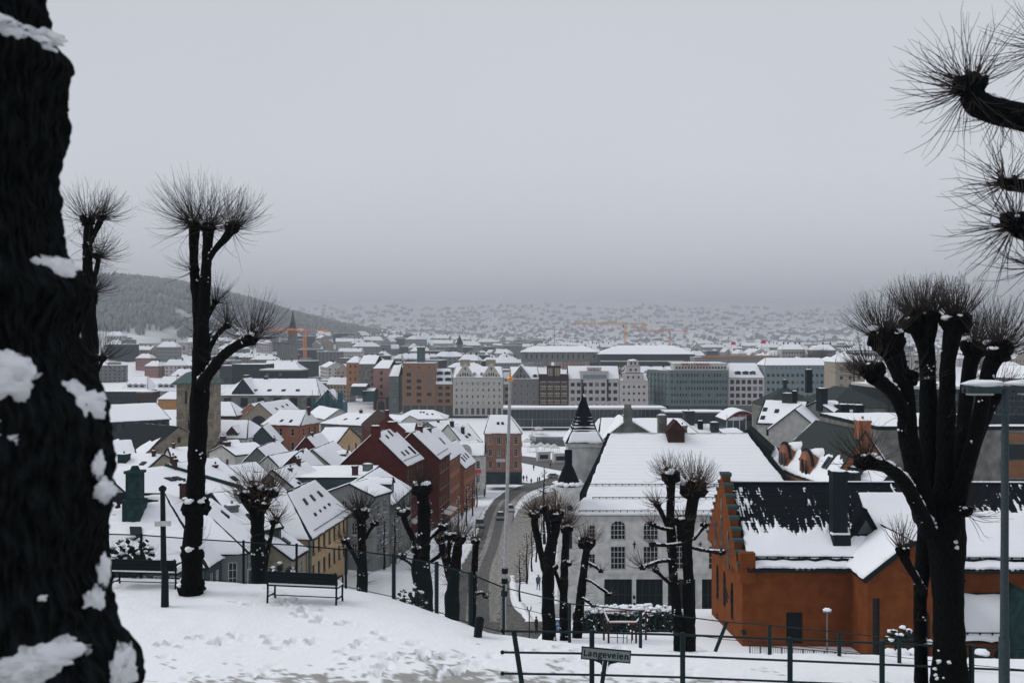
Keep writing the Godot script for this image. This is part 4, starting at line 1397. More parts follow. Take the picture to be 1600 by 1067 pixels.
func chain_fence() -> void:
	# along the far edge of the terrace
	var px := [150.0, 220.0, 300.0, 380.0, 463.0, 540.0, 615.0, 682.0, 735.0, 787.0]
	var tops := [834.0, 836.0, 842.0, 847.0, 852.0, 859.0, 868.0, 881.0, 897.0, 918.0]
	var n := thing("chain_link_fence", "dark chain-link fence along the far edge of the snowy terrace", "fence")
	var top := []
	var foot := []
	for k in px.size():
		var d := 28.0
		for z in 4:
			d = edge((px[k] - CX) / F * d) - 0.15
		var p := P(px[k], tops[k], d)
		top.append(p)
		foot.append(Vector3(p.x, H(p.x, d) - 0.3, p.z))
		rod(n, "post", foot[k], p + Vector3(0, 0.05, 0), 0.035 if k < 6 or k == 9 else 0.055, "metal_black" if k < 6 else "metal_green")
	for k in px.size() - 1:
		rod(n, "top_rail", top[k], top[k + 1], 0.018, "metal_black", 6)
		rod(n, "tension_wire", foot[k] + Vector3(0, 0.36, 0), foot[k + 1] + Vector3(0, 0.36, 0), 0.012, "metal_black", 5)
		var w := MB.new()
		var a: Vector3 = foot[k] + Vector3(0, 0.36, 0)
		var b: Vector3 = foot[k + 1] + Vector3(0, 0.36, 0)
		var c: Vector3 = top[k + 1]
		var e: Vector3 = top[k]
		var l := a.distance_to(b)
		var hh := a.distance_to(e)
		var step := 0.085
		var at := func(u, v): return a.lerp(b, u).lerp(e.lerp(c, u), v)
		for s in int((l + hh) / step) + 1:
			var x0 := s * step - hh
			for dirn in 2:
				# a wire rising to the right from x0 at the bottom, or falling
				var u0 := x0 / l
				var u1 := (x0 + hh) / l
				var v0 := 0.0
				var v1 := 1.0
				if u0 < 0.0:
					v0 = -u0 / (u1 - u0)
					u0 = 0.0
				if u1 > 1.0:
					v1 = v0 + (1.0 - v0) * (1.0 - u0) / (u1 - u0)
					u1 = 1.0
				if u1 - u0 < 0.002:
					continue
				var p: Vector3 = at.call(u0, v0 if dirn == 0 else 1.0 - v0)
				var q: Vector3 = at.call(u1, v1 if dirn == 0 else 1.0 - v1)
				w.tube([p, q], [0.0035, 0.0035], 3, false)
		part(n, "wire_mesh", w, M.metal_green, "stuff")
	# the lower wire fence that goes on beyond the edge to the right
	var m := thing("wire_fence", "green post and wire fence below the railing, right of the flagpole", "fence")
	var qx := [787.0, 890.0, 1001.0, 1136.0, 1203.0, 1312.0, 1406.0, 1520.0, 1640.0]
	var qt := [918.0, 943.0, 955.0, 972.0, 977.0, 988.0, 998.0, 1010.0, 1020.0]
	var last := Vector3.ZERO
	for k in qx.size():
		var d := lerpf(24.3, 21.2, k / 8.0)
		var p := P(qx[k], qt[k], d)
		var f := Vector3(p.x, minf(ground(p.x, d), p.y - 0.9) - 0.2, p.z)
		if k == 3:
			f.x -= 0.45
		if k > 0:
			rod(m, "post", f, p, 0.045, "metal_green")
			rod(m, "top_wire", last, p, 0.014, "metal_green", 6)
			rod(m, "lower_wire", last - Vector3(0, 0.42, 0), p - Vector3(0, 0.42, 0), 0.008, "metal_green", 5)
		last = p


func railing() -> void:
	var n := thing("tube_railing", "dark green three-bar tube railing at the lower right edge of the terrace", "railing")
	var px := [925.0, 1067.0, 1235.0, 1379.0, 1519.0, 1660.0]
	var top := [988.0, 992.0, 999.0, 1005.0, 1011.0, 1017.0]
	var d := 19.0
	var prev := []
	for k in px.size():
		var p := P(px[k], top[k], d)
		rod(n, "post", Vector3(p.x, H(p.x, d) - 0.2, p.z), p + Vector3(0, 0.04, 0), 0.052, "metal_green", 10)
		if prev:
			for z in 3:
				rod(n, "rail", prev[z], p - Vector3(0, z * 0.42, 0), 0.022, "metal_green")
		prev = [p, p - Vector3(0, 0.42, 0), p - Vector3(0, 0.84, 0)]
	var a := P(925, 988, d)
	var e := P(785, 986, d)
	for z in 3:
		rod(n, "rail", e - Vector3(0, z * 0.42, 0), a - Vector3(0, z * 0.42, 0), 0.022, "metal_green")
		var cap := MB.new()
		cap.blob(e - Vector3(0, z * 0.42, 0), Vector3.ONE * 0.042)
		part(n, "rail_end", cap, M.metal_black)
	var q := P(816, 1075, d)
	rod(n, "post", Vector3(q.x + 0.04, H(q.x, d) - 0.2, q.z), P(803, 988, d), 0.052, "metal_green", 10)


func text_part(parent: Node3D, words: String, size: float, at: Vector3, m: String, deep := 0.01, font := "Droid Sans", bold := false) -> void:
	var t := TextMesh.new()
	t.text = words
	t.font_size = 32
	t.pixel_size = size / 32.0
	t.depth = deep
	var f := SystemFont.new()
	f.font_names = [font]
	if bold:
		f.font_weight = 700
	t.font = f
	t.material = M[m]
	var o := MeshInstance3D.new()
	o.name = "lettering"
	o.mesh = t
	o.position = at
	parent.add_child(o, true)


func street_sign() -> void:
	var d := 18.2
	var c := P(947, 1023, d)
	var n := thing("street_name_sign", "street name sign lettered Langeveien on a flared post behind the railing", "sign", Vector3(c.x, c.y, c.z), 0.0)
	n.rotation = Vector3(0, -0.05, -0.075)
	var w := 0.93
	var h := 0.235
	var p := MB.new()
	p.box(Vector3.ZERO, Vector3(w, h, 0.02))
	part(n, "plate", p, M.sign_plate)
	var b := MB.new()
	for s in [-1, 1]:
		b.box(Vector3(0, s * (h / 2 - 0.008), 0.003), Vector3(w + 0.01, 0.018, 0.034))
		b.box(Vector3(s * (w / 2 - 0.004), 0, 0.001), Vector3(0.018, h - 0.036, 0.03))
	part(n, "border", b, M.metal_black)
	text_part(n, "Langeveien", 0.158, Vector3(0, 0.0, 0.013), "metal_black", 0.006, "Droid Sans", true)
	# the cast bracket under the plate and the post
	var k := MB.new()
	var prof := [[-0.27, -0.105], [-0.2, -0.135], [-0.1, -0.165], [-0.06, -0.21], [-0.052, -0.3]]
	for q in prof.size() - 1:
		for f in [0.014, -0.014]:
			var x0: float = prof[q][0]
			var x1: float = prof[q + 1][0]
			if f > 0:
				k.quad(Vector3(x0, prof[q][1], f), Vector3(x1, prof[q + 1][1], f), Vector3(x1, -0.1, f), Vector3(x0, -0.1, f))
				k.quad(Vector3(-x1, prof[q + 1][1], f), Vector3(-x0, prof[q][1], f), Vector3(-x0, -0.1, f), Vector3(-x1, -0.1, f))
			else:
				k.quad(Vector3(x1, prof[q + 1][1], f), Vector3(x0, prof[q][1], f), Vector3(x0, -0.1, f), Vector3(x1, -0.1, f))
				k.quad(Vector3(-x0, prof[q][1], f), Vector3(-x1, prof[q + 1][1], f), Vector3(-x1, -0.1, f), Vector3(-x0, -0.1, f))
		for s in [-1, 1]:
			k.quad(Vector3(s * prof[q][0], prof[q][1], 0.014), Vector3(s * prof[q][0], prof[q][1], -0.014), Vector3(s * prof[q + 1][0], prof[q + 1][1], -0.014), Vector3(s * prof[q + 1][0], prof[q + 1][1], 0.014))
	part(n, "bracket", k, M.metal_green)
	var down := Vector3(0.09, -1.7, 0).normalized()
	rod(n, "post", Vector3(0, -0.12, 0), Vector3(0, -0.12, 0) + Vector3(-0.075, -0.997, 0) * 1.6, 0.042, "metal_green", 12)
	rod(n, "collar", Vector3(-0.02, -0.34, 0), Vector3(-0.026, -0.40, 0), 0.05, "metal_green", 12)


func lamps_and_poles() -> void:
	# dark tapered post with a small plate, left
	var b := P(257, 953, 24.7)
	b.y = H(b.x, 24.7)
	var n := thing("sign_post", "tall dark tapered post with a narrow pale plate, right of the left bench", "post", b)
	var t := MB.new()
	t.tube([Vector3(0, -0.3, 0), Vector3(0.0, 0.9, 0), Vector3(-0.03, 0.95, 0), Vector3(-0.06, 3.0, 0)], [0.105, 0.085, 0.075, 0.06], 14)
	part(n, "pole", t, M.metal_black)
	t = MB.new()
	t.tube([Vector3(-0.06, 2.98, 0), Vector3(-0.06, 3.06, 0), Vector3(-0.06, 3.12, 0)], [0.09, 0.10, 0.03], 12)
	part(n, "cap", t, M.metal_black)
	t = MB.new()
	t.box(Vector3(-0.02, 2.15, 0.09), Vector3(0.4, 0.13, 0.02), Basis(Vector3.UP, 0.2))
	part(n, "plate", t, M.paint_white)
	# flagpole
	b = P(786, 988, 22.9)
	b.y = H(b.x, 22.9)
	n = thing("flagpole", "slim white flagpole with a gilded ball, black bands near its foot", "flagpole", b)
	var top := P(797, 596, 22.9) - b
	rod(n, "socket", Vector3(0, -0.3, 0), Vector3(0.0, 0.95, 0), 0.075, "pole_white", 12)
	rod(n, "pole", Vector3(0.01, 0.3, 0), top, 0.05, "pole_white", 12, 0.036)
	for y in [0.98, 1.28, 1.52]:
		rod(n, "band", top * (y / top.y), top * ((y + 0.12) / top.y), 0.078, "metal_black", 12)
	t = MB.new()
	t.blob(top + Vector3(0, 0.06, 0), Vector3(0.085, 0.075, 0.085), 0.0, null, 1.0, 14, 10)
	part(n, "ball", t, M.gold)
	rod(n, "spike", top + Vector3(0, 0.1, 0), top + Vector3(0.01, 0.3, 0), 0.03, "gold", 8, 0.005)
	# bollard
	b = P(747, 990, 22.3)
	b.y = H(b.x, 22.3)
	n = thing("bollard", "short dark bollard leaning in the snow left of the flagpole", "bollard", b)
	t = MB.new()
	t.tube([Vector3(-0.02, -0.2, 0), Vector3(0.0, 0.1, 0), Vector3(0.04, 0.42, 0), Vector3(0.045, 0.46, 0)], [0.10, 0.10, 0.11, 0.06], 12)
	part(n, "post", t, M.metal_black)
	# street lamp, right edge
	b = P(1570, 1090, 13.0)
	b.y = ground(b.x, 13.0)
	n = thing("street_lamp", "grey street lamp with snow on its two flat heads at the right edge", "street lamp", b)
	var up := P(1572, 606, 13.0) - b
	rod(n, "pole", Vector3(0, -0.3, 0), Vector3(0, 1.5, 0), 0.07, "galvanised", 14)
	rod(n, "pole", Vector3(0, 1.5, 0), up, 0.055, "galvanised", 14, 0.045)
	for s in [[-0.58, 0.0], [0.75, -0.15]]:
		var a := MB.new()
		var e := up + Vector3(s[0], -0.03, s[1])
		a.tube([up + Vector3(-0.02 * signf(s[0]), -0.02, 0), up.lerp(e, 0.45) + Vector3(0, 0.03, 0), e], [0.03, 0.05, 0.035], 8)
		a.box(up.lerp(e, 0.55) + Vector3(0, -0.01, 0), Vector3(absf(s[0]) * 0.8, 0.09, 0.18))
		var o := part(n, "lamp_head", a, M.galvanised)
		var g := MB.new()
		g.box(up.lerp(e, 0.6) + Vector3(0, -0.065, 0), Vector3(absf(s[0]) * 0.55, 0.03, 0.13))
		part(o, "lamp_lens", g, M.lamp_glass)
		g = MB.new()
		g.blob(up.lerp(e, 0.5) + Vector3(0, 0.07, 0), Vector3(absf(s[0]) * 0.5, 0.055, 0.11), 0.25, fn, 120.0, 14, 8)
		part(o, "snow_cap", g, M.snow)
	# leaning grey post of the dark shrub, a pale lamp in front of the church
	b = P(1293, 1032, 62.0)
	n = thing("garden_lamp", "slim lamp post with a snow capped flat head before the church wall", "street lamp", b)
	rod(n, "pole", Vector3(0, -0.6, 0), Vector3(0, 3.1, 0), 0.05, "metal_grey")
	t = MB.new()
	t.box(Vector3(0, 3.15, 0), Vector3(0.5, 0.1, 0.25))
	part(n, "lamp_head", t, M.metal_grey)
	t = MB.new()
	t.blob(Vector3(0, 3.26, 0), Vector3(0.3, 0.13, 0.18), 0.2, fn)
	part(n, "snow_cap", t, M.snow)
	# fork topped post, notice board and crossing sign on the road below
	b = P(827, 992, 56.0)
	n = thing("fork_post", "thin dark post with a forked top at the kerb below the flagpole", "post", b)
	rod(n, "pole", Vector3(0, -6.0, 0), Vector3(0, 1.35, 0), 0.035, "metal_black")
	t = MB.new()
	t.tube([Vector3(-0.11, 1.66, 0), Vector3(-0.10, 1.5, 0), Vector3(0, 1.36, 0), Vector3(0.10, 1.5, 0), Vector3(0.11, 1.66, 0)], [0.03, 0.035, 0.045, 0.035, 0.03], 7)
	part(n, "fork", t, M.metal_black)
	b = P(870, 987, 58.0)
	n = thing("crossing_sign", "blue crossing sign under a pale notice board between two pollards", "sign", b)
	rod(n, "pole", Vector3(0.42, -7.0, -0.05), Vector3(0.42, 1.75, -0.05), 0.04, "metal_grey")
	rod(n, "pole", Vector3(-0.38, -7.0, -0.05), Vector3(-0.38, 1.75, -0.05), 0.04, "metal_grey")
	t = MB.new()
	t.box(Vector3(-0.0, 1.25, 0), Vector3(0.5, 0.85, 0.04))
	part(n, "notice_board", t, M.canvas)
	t = MB.new()
	t.box(Vector3(0.02, 0.42, 0), Vector3(0.52, 0.62, 0.04))
	part(n, "blue_plate", t, M.sign_blue)
	t = MB.new()
	t.tri(Vector3(-0.07, 0.44, 0.025), Vector3(0.13, 0.44, 0.025), Vector3(0.03, 0.66, 0.025))
	t.quad(Vector3(-0.13, 0.2, 0.025), Vector3(-0.05, 0.2, 0.025), Vector3(-0.05, 0.35, 0.025), Vector3(-0.13, 0.35, 0.025))
	t.tri(Vector3(0.04, 0.2, 0.025), Vector3(0.2, 0.2, 0.025), Vector3(0.12, 0.37, 0.025))
	part(n, "white_symbols", t, M.paint_white)


func playground() -> void:
	var o := P(972, 1004, 50.0)
	o.y = ground(o.x, 50.0)
	var n := thing("climbing_frame", "small red and brown climbing frame with snow on its top beams", "climbing frame", o, 0.06)
	n.scale = Vector3.ONE * 0.78
	for q in [[-0.95, 0.3, 1.9], [0.9, 0.3, 1.75], [-1.0, -1.4, 1.8], [0.95, -1.4, 1.8], [1.9, -1.4, 2.0]]:
		rod(n, "post", Vector3(q[0], -0.4, q[1]), Vector3(q[0], q[2] - 0.35, q[1]), 0.07, "brick_dark")
	for q in [[[-0.95, 1.45, 0.3], [0.9, 1.42, 0.3]], [[-1.0, 1.75, -1.4], [0.95, 1.75, -1.4]], [[0.95, 1.75, -1.4], [1.95, 1.75, -1.4]], [[0.9, 1.42, 0.3], [1.95, 1.72, -1.4]], [[-0.95, 1.45, 0.3], [-1.0, 1.75, -1.4]]]:
		var a := Vector3(q[0][0], q[0][1], q[0][2])
		var b := Vector3(q[1][0], q[1][1], q[1][2])
		rod(n, "beam", a, b, 0.05, "terracotta")
		var s := MB.new()
		s.tube([a + Vector3(0, 0.07, 0), (a + b) * 0.5 + Vector3(0, 0.08, 0), b + Vector3(0, 0.07, 0)], [0.05, 0.06, 0.05], 7)
		part(n, "snow_strip", s, M.snow)
	for x in [-0.35, 0.05, 0.3, 0.6]:
		rod(n, "bar", Vector3(x, -0.3, 0.25), Vector3(x, 0.95 if x < 0.2 else 0.6, 0.25), 0.03, "metal_black", 6)
	rod(n, "bar", Vector3(-0.95, 0.5, 0.28), Vector3(0.3, 0.42, 0.28), 0.02, "metal_black", 6)
	# iron fence and hedge at the back of the playground
	var f := thing("iron_fence", "dark iron bar fence at the back of the playground", "fence")
	var bars := MB.new()
	var last := Vector3.ZERO
	for k in 15:
		var p := P(lerpf(902, 1116, k / 14.0), 985, 54.5)
		p.y = ground(p.x, 54.5)
		rod(f, "post", p - Vector3(0, 0.3, 0), p + Vector3(0, 1.1, 0), 0.035, "metal_green", 6)
		if k:
			for y in [0.15, 1.0]:
				rod(f, "rail", last + Vector3(0, y, 0), p + Vector3(0, y, 0), 0.02, "metal_green", 5)
			for s in 4:
				var c := last.lerp(p, (s + 0.5) / 4.0)
				bars.tube([c + Vector3(0, 0.1, 0), c + Vector3(0, 1.05, 0)], [0.012, 0.012], 4)
		last = p
	part(f, "bars", bars, M.metal_green, "stuff")
	var h := thing("hedge", "clipped dark hedge dusted with snow below the white hall", "hedge")
	var lf := MB.new()
	var sn := MB.new()
	for k in 2600:
		var u := rng.randf()
		var c := P(lerpf(896, 1118, u), 985, 56.6 + rng.randf_range(-0.6, 0.6))
		c.y = ground(c.x, 57.0) + rng.randf_range(0.0, 1.75) - 0.1
		var r := rng.randf_range(0.06, 0.14)
		lf.blob(c, Vector3(r, r * 0.5, r), 0.5, fn, 300.0, 5, 3, Basis(Vector3(rng.randfn(), rng.randfn(), rng.randfn()).normalized(), rng.randf() * 3.0))
		if c.y > ground(c.x, 57.0) + 1.3 and rng.randf() < 0.6:
			sn.blob(c + Vector3(0, 0.08, 0), Vector3(0.16, 0.08, 0.14) * rng.randf_range(0.6, 1.3), 0.4, fn, 300.0, 7, 4)
	part(h, "leaves", lf, M.leaf_dark, "stuff")
	part(h, "snow_dusting", sn, M.snow, "stuff")
	# dark shrubs
	for q in [[205.0, 878.0, 29.0, 0.75, 40, "dark leafy shrub behind the left bench"], [640.0, 948.0, 30.0, 0.6, 26, "snowy bramble at the fence below the large pollard"], [440.0, 905.0, 31.0, 0.5, 22, "bare snowy bush left of the right bench"], [1420.0, 1012.0, 60.0, 1.4, 40, "tangled bush at the church yard corner"]]:
		var c := P(q[0], q[1], q[2])
		var sh := thing("shrub", q[5], "shrub", c)
		var st := MB.new()
		var le := MB.new()
		var s2 := MB.new()
		for k in int(q[4]):
			var dr := Vector3(rng.randfn(), rng.randf_range(0.1, 1.2), rng.randfn()).normalized()
			twig(st, Vector3(rng.randfn() * 0.25, -0.6, rng.randfn() * 0.15) * q[3], dr, q[3] * 1.6, 0.012, 0.2, 4)
			var r: float = q[3] * rng.randf_range(0.08, 0.16)
			for z in 3:
				le.blob(dr * q[3] * rng.randf_range(0.3, 1.0), Vector3(r, r * 0.5, r), 0.5, fn, 200.0, 6, 4, Basis(Vector3(0.3, 0.9, 0.1).normalized(), rng.randf() * 6.0))
			if rng.randf() < 0.4:
				s2.blob(dr * q[3] * 0.9 + Vector3(0, r, 0), Vector3(r, r * 0.6, r), 0.4, fn, 200.0, 7, 4)
		part(sh, "stems", st, M.twig, "stuff")
		part(sh, "leaves", le, M.leaf_dark, "stuff")
		part(sh, "snow_dusting", s2, M.snow, "stuff")


# one standing or walking figure, meshed as a single skin from tapered capsules
func person_mesh(coat: Color, legs: Color, stride: float, arm: float) -> ArrayMesh:
	var j := [[Vector3(0, 1.60, 0.02), Vector3(0, 1.66, 0.0), 0.085, 0.105], [Vector3(0, 1.42, 0), Vector3(0, 1.56, 0.01), 0.07, 0.06], [Vector3(0, 0.98, 0), Vector3(0, 1.36, 0), 0.165, 0.175], [Vector3(-0.13, 1.38, 0), Vector3(0.13, 1.38, 0), 0.10, 0.10], [Vector3(0, 0.86, 0), Vector3(0, 1.02, 0), 0.17, 0.17]]
	for s in [-1.0, 1.0]:
		var hip := Vector3(s * 0.095, 0.88, 0)
		var knee := Vector3(s * 0.10, 0.48, s * stride * 0.5 + 0.02)
		var ankle := Vector3(s * 0.10, 0.09, s * stride)
		j.append([hip, knee, 0.105, 0.07])
		j.append([knee, ankle, 0.07, 0.05])
		j.append([ankle + Vector3(0, -0.035, -0.03), ankle + Vector3(0, -0.045, 0.14), 0.05, 0.042])
		var sh := Vector3(s * 0.20, 1.38, 0)
		var el := Vector3(s * 0.27, 1.10, -s * arm * 0.4)
		var ha := Vector3(s * 0.25, 0.86, -s * arm + 0.06)
		j.append([sh, el, 0.075, 0.058])
		j.append([el, ha, 0.056, 0.042])
		j.append([ha, ha + Vector3(0, -0.08, 0.02), 0.045, 0.03])
	var cs := 0.036
	var lo := Vector3(-0.45, -0.06, -0.5)
	var dim := Vector3i(26, 52, 28)
	var f := PackedFloat32Array()
	f.resize(dim.x * dim.y * dim.z)
	for z in dim.z:
		for y in dim.y:
			for x in dim.x:
				var p := lo + Vector3(x, y, z) * cs
				var m := 9.0
				for q in j:
					var ab: Vector3 = q[1] - q[0]
					var t := clampf((p - q[0]).dot(ab) / ab.length_squared(), 0.0, 1.0)
					var dd: float = p.distance_to(q[0] + ab * t) - lerpf(q[2], q[3], t)
					var h := maxf(0.05 - absf(m - dd), 0.0) / 0.05
					m = minf(m, dd) - h * h * 0.0125
				f[(z * dim.y + y) * dim.x + x] = m
	var at := {}
	var mb := MB.new()
	mb.tinted = true
	var sx := 1
	var sy := dim.x
	var sz := dim.x * dim.y
	for z in dim.z - 1:
		for y in dim.y - 1:
			for x in dim.x - 1:
				var b := (z * dim.y + y) * dim.x + x
				var sum := Vector3.ZERO
				var cnt := 0
				for e in [[0, 0, 0, sx, 1, 0, 0], [0, 1, 0, sx, 1, 0, 0], [0, 0, 1, sx, 1, 0, 0], [0, 1, 1, sx, 1, 0, 0], [0, 0, 0, sy, 0, 1, 0], [1, 0, 0, sy, 0, 1, 0], [0, 0, 1, sy, 0, 1, 0], [1, 0, 1, sy, 0, 1, 0], [0, 0, 0, sz, 0, 0, 1], [1, 0, 0, sz, 0, 0, 1], [0, 1, 0, sz, 0, 0, 1], [1, 1, 0, sz, 0, 0, 1]]:
					var i0: int = b + e[0] * sx + e[1] * sy + e[2] * sz
					var v0 := f[i0]
					var v1 := f[i0 + e[3]]
					if (v0 < 0.0) != (v1 < 0.0):
						var t := v0 / (v0 - v1)
						sum += Vector3(x + e[0] + e[4] * t, y + e[1] + e[5] * t, z + e[2] + e[6] * t)
						cnt += 1
				if cnt:
					at[b] = mb.v.size()
					var p := lo + sum / cnt * cs
					mb.v.append(p)
					mb.n.append(Vector3(f[b + sx] - f[b], f[b + sy] - f[b], f[b + sz] - f[b]).normalized())
					mb.uv.append(Vector2(p.x, p.y))
					mb.col.append(Color(0.03, 0.022, 0.018) if p.y > 1.64 or p.y > 1.56 and p.z < 0.0 else Color(0.40, 0.24, 0.17) if p.y > 1.5 else coat if p.y > 0.9 or absf(p.x) > 0.2 else legs if p.y > 0.1 else Color(0.015, 0.015, 0.016))
	for z in range(1, dim.z - 1):
		for y in range(1, dim.y - 1):
			for x in range(1, dim.x - 1):
				var b := (z * dim.y + y) * dim.x + x
				var s0 := f[b] < 0.0
				for e in [[sx, sy, sz], [sy, sz, sx], [sz, sx, sy]]:
					if s0 != (f[b + e[0]] < 0.0):
						var q := [b - e[1] - e[2], b - e[2], b, b - e[1]]
						if not (at.has(q[0]) and at.has(q[1]) and at.has(q[2]) and at.has(q[3])):
							continue
						var ii := [at[q[0]], at[q[1]], at[q[2]], at[q[3]]]
						if s0:
							mb.i.append_array([ii[0], ii[2], ii[1], ii[0], ii[3], ii[2]])
						else:
							mb.i.append_array([ii[0], ii[1], ii[2], ii[0], ii[2], ii[3]])
	var m := mb.mesh()
	m.surface_set_material(0, M.body)
	return m


func people() -> void:
	var kinds := [person_mesh(Color(0.02, 0.03, 0.05), Color(0.025, 0.028, 0.04), 0.22, 0.18), person_mesh(Color(0.012, 0.013, 0.015), Color(0.015, 0.015, 0.02), 0.05, 0.05), person_mesh(Color(0.05, 0.08, 0.13), Color(0.03, 0.03, 0.035), 0.18, 0.12), person_mesh(Color(0.22, 0.05, 0.04), Color(0.02, 0.02, 0.025), 0.2, 0.15)]
	for q in [[841, 921, 2, 0.3, "person in a dark blue coat walking on the snowy pavement beside the young trees"], [838, 992, 1, 1.2, "person in black pushing along at the kerb under the forked pollard"], [818, 752, 1, 0.0, "left person of a pair standing at the orange corner house"], [823, 752, 0, 2.0, "right person of a pair standing at the orange corner house"], [830, 757, 1, 0.7, "lone dark figure in front of the orange corner house"], [840, 755, 0, 1.5, "left one of two figures at the crossing"], [843, 754, 1, 4.0, "right one of two figures at the crossing"], [872, 751, 2, 1.0, "walker in a dark coat crossing beside the turret"], [834, 735, 1, 2.6, "dark figure on the cross street in front of the kiosk"], [860, 731, 0, 0.4, "dark figure on the market square right of the kiosk"], [738, 778, 1, 0.6, "dark figure under the snowy street trees at the red brick front"], [731, 792, 3, 3.4, "person in a red jacket on the left pavement"], [727, 801, 1, 0.2, "dark figure at the shop fronts on the left pavement"], [722, 812, 0, 3.2, "dark figure nearest to the large pollard on the left pavement"], [943, 951, 2, 2.0, "person in a blue jacket at the garage of the white hall"]]:
		var d := 110.0
		for z in 12:
			d = -ground((q[0] - CX) / F * d, d) / ((q[1] - CY) / F)
		if q[1] == 992:
			d = 99.0
		if q[0] == 943:
			d = 103.0
		var p := P(q[0], q[1], d)
		p.y = ground(p.x, d)
		var m := MeshInstance3D.new()
		m.name = "person"
		m.mesh = kinds[q[2]]
		m.position = p
		m.rotation.y = q[3]
		m.scale = Vector3.ONE * 1.08
		add_child(m, true)
		tag(m, q[4], "person", "people in the streets below")


func make_car(paint: String) -> Node3D:
	var n := Node3D.new()
	n.name = "car"
	# side profile from rear to front: [z, y, half width]
	var lower := [[-2.15, 0.55, 0.78], [-2.1, 0.8, 0.84], [-1.5, 0.92, 0.88], [0.6, 0.92, 0.89], [1.6, 0.82, 0.87], [2.05, 0.68, 0.82], [2.15, 0.5, 0.76]]
	var b := MB.new()
	for k in lower.size() - 1:
		var p: Array = lower[k]
		var q: Array = lower[k + 1]
		for s in [-1, 1]:
			var a0 := Vector3(s * p[2], 0.24, p[0])
			var a1 := Vector3(s * (p[2] - 0.05), p[1], p[0])
			var c0 := Vector3(s * q[2], 0.24, q[0])
			var c1 := Vector3(s * (q[2] - 0.05), q[1], q[0])
			if s < 0:
				b.quad(a0, c0, c1, a1)
			else:
				b.quad(c0, a0, a1, c1)
		b.quad(Vector3(-p[2] + 0.05, p[1], p[0]), Vector3(-q[2] + 0.05, q[1], q[0]), Vector3(q[2] - 0.05, q[1], q[0]), Vector3(p[2] - 0.05, p[1], p[0]))
	b.box(Vector3(0, 0.4, -2.16), Vector3(1.5, 0.3, 0.06))
	b.box(Vector3(0, 0.38, 2.16), Vector3(1.46, 0.26, 0.06))
	part(n, "body", b, M[paint])
	var c := MB.new()
	var g := MB.new()
	var prof := [[-1.75, 0.92, 0.80], [-1.15, 1.42, 0.62], [0.15, 1.46, 0.63], [0.95, 0.93, 0.80]]
	for k in 3:
		var p: Array = prof[k]
		var q: Array = prof[k + 1]
		var tgt := c if k == 1 else g
		tgt.quad(Vector3(-p[2], p[1], p[0]), Vector3(-q[2], q[1], q[0]), Vector3(q[2], q[1], q[0]), Vector3(p[2], p[1], p[0]))
	for s in [-1, 1]:
		var a := [Vector3(s * 0.80, 0.92, -1.75), Vector3(s * 0.62, 1.42, -1.15), Vector3(s * 0.63, 1.46, 0.15), Vector3(s * 0.80, 0.93, 0.95)]
		if s < 0:
			g.quad(a[0], a[3], a[2], a[1])
		else:
			g.quad(a[3], a[0], a[1], a[2])
		c.bar(a[0], a[1], 0.06)
		c.bar(a[3], a[2], 0.06)
		c.bar(Vector3(s * 0.8, 0.92, -0.4), Vector3(s * 0.63, 1.45, -0.4), 0.06)
	part(n, "roof", c, M[paint])
	part(n, "windows", g, M.glass)
	for q in [[-0.78, -1.35], [0.78, -1.35], [-0.78, 1.35], [0.78, 1.35]]:
		var w := MB.new()
		w.tube([Vector3(q[0] - 0.1, 0.32, q[1]), Vector3(q[0] + 0.1, 0.32, q[1])], [0.32, 0.32], 16)
		var o := part(n, "wheel", w, M.rubber)
		var r := MB.new()
		r.tube([Vector3(q[0] - 0.11, 0.32, q[1]), Vector3(q[0] + 0.11, 0.32, q[1])], [0.19, 0.19], 12)
		part(o, "rim", r, M.metal_grey)
	for s in [-1, 1]:
		var l := MB.new()
		l.box(Vector3(s * 0.6, 0.64, 2.08), Vector3(0.3, 0.14, 0.12))
		part(n, "headlight", l, M.lamp_glass)
		l = MB.new()
		l.box(Vector3(s * 0.64, 0.72, -2.14), Vector3(0.2, 0.2, 0.06))
		part(n, "tail_light", l, M.red)
	var sn := MB.new()
	sn.blob(Vector3(0, 1.46, -0.5), Vector3(0.58, 0.09, 0.62), 0.2, fn, 100.0, 14, 8)
	part(n, "snow_cap", sn, M.snow)
	return n


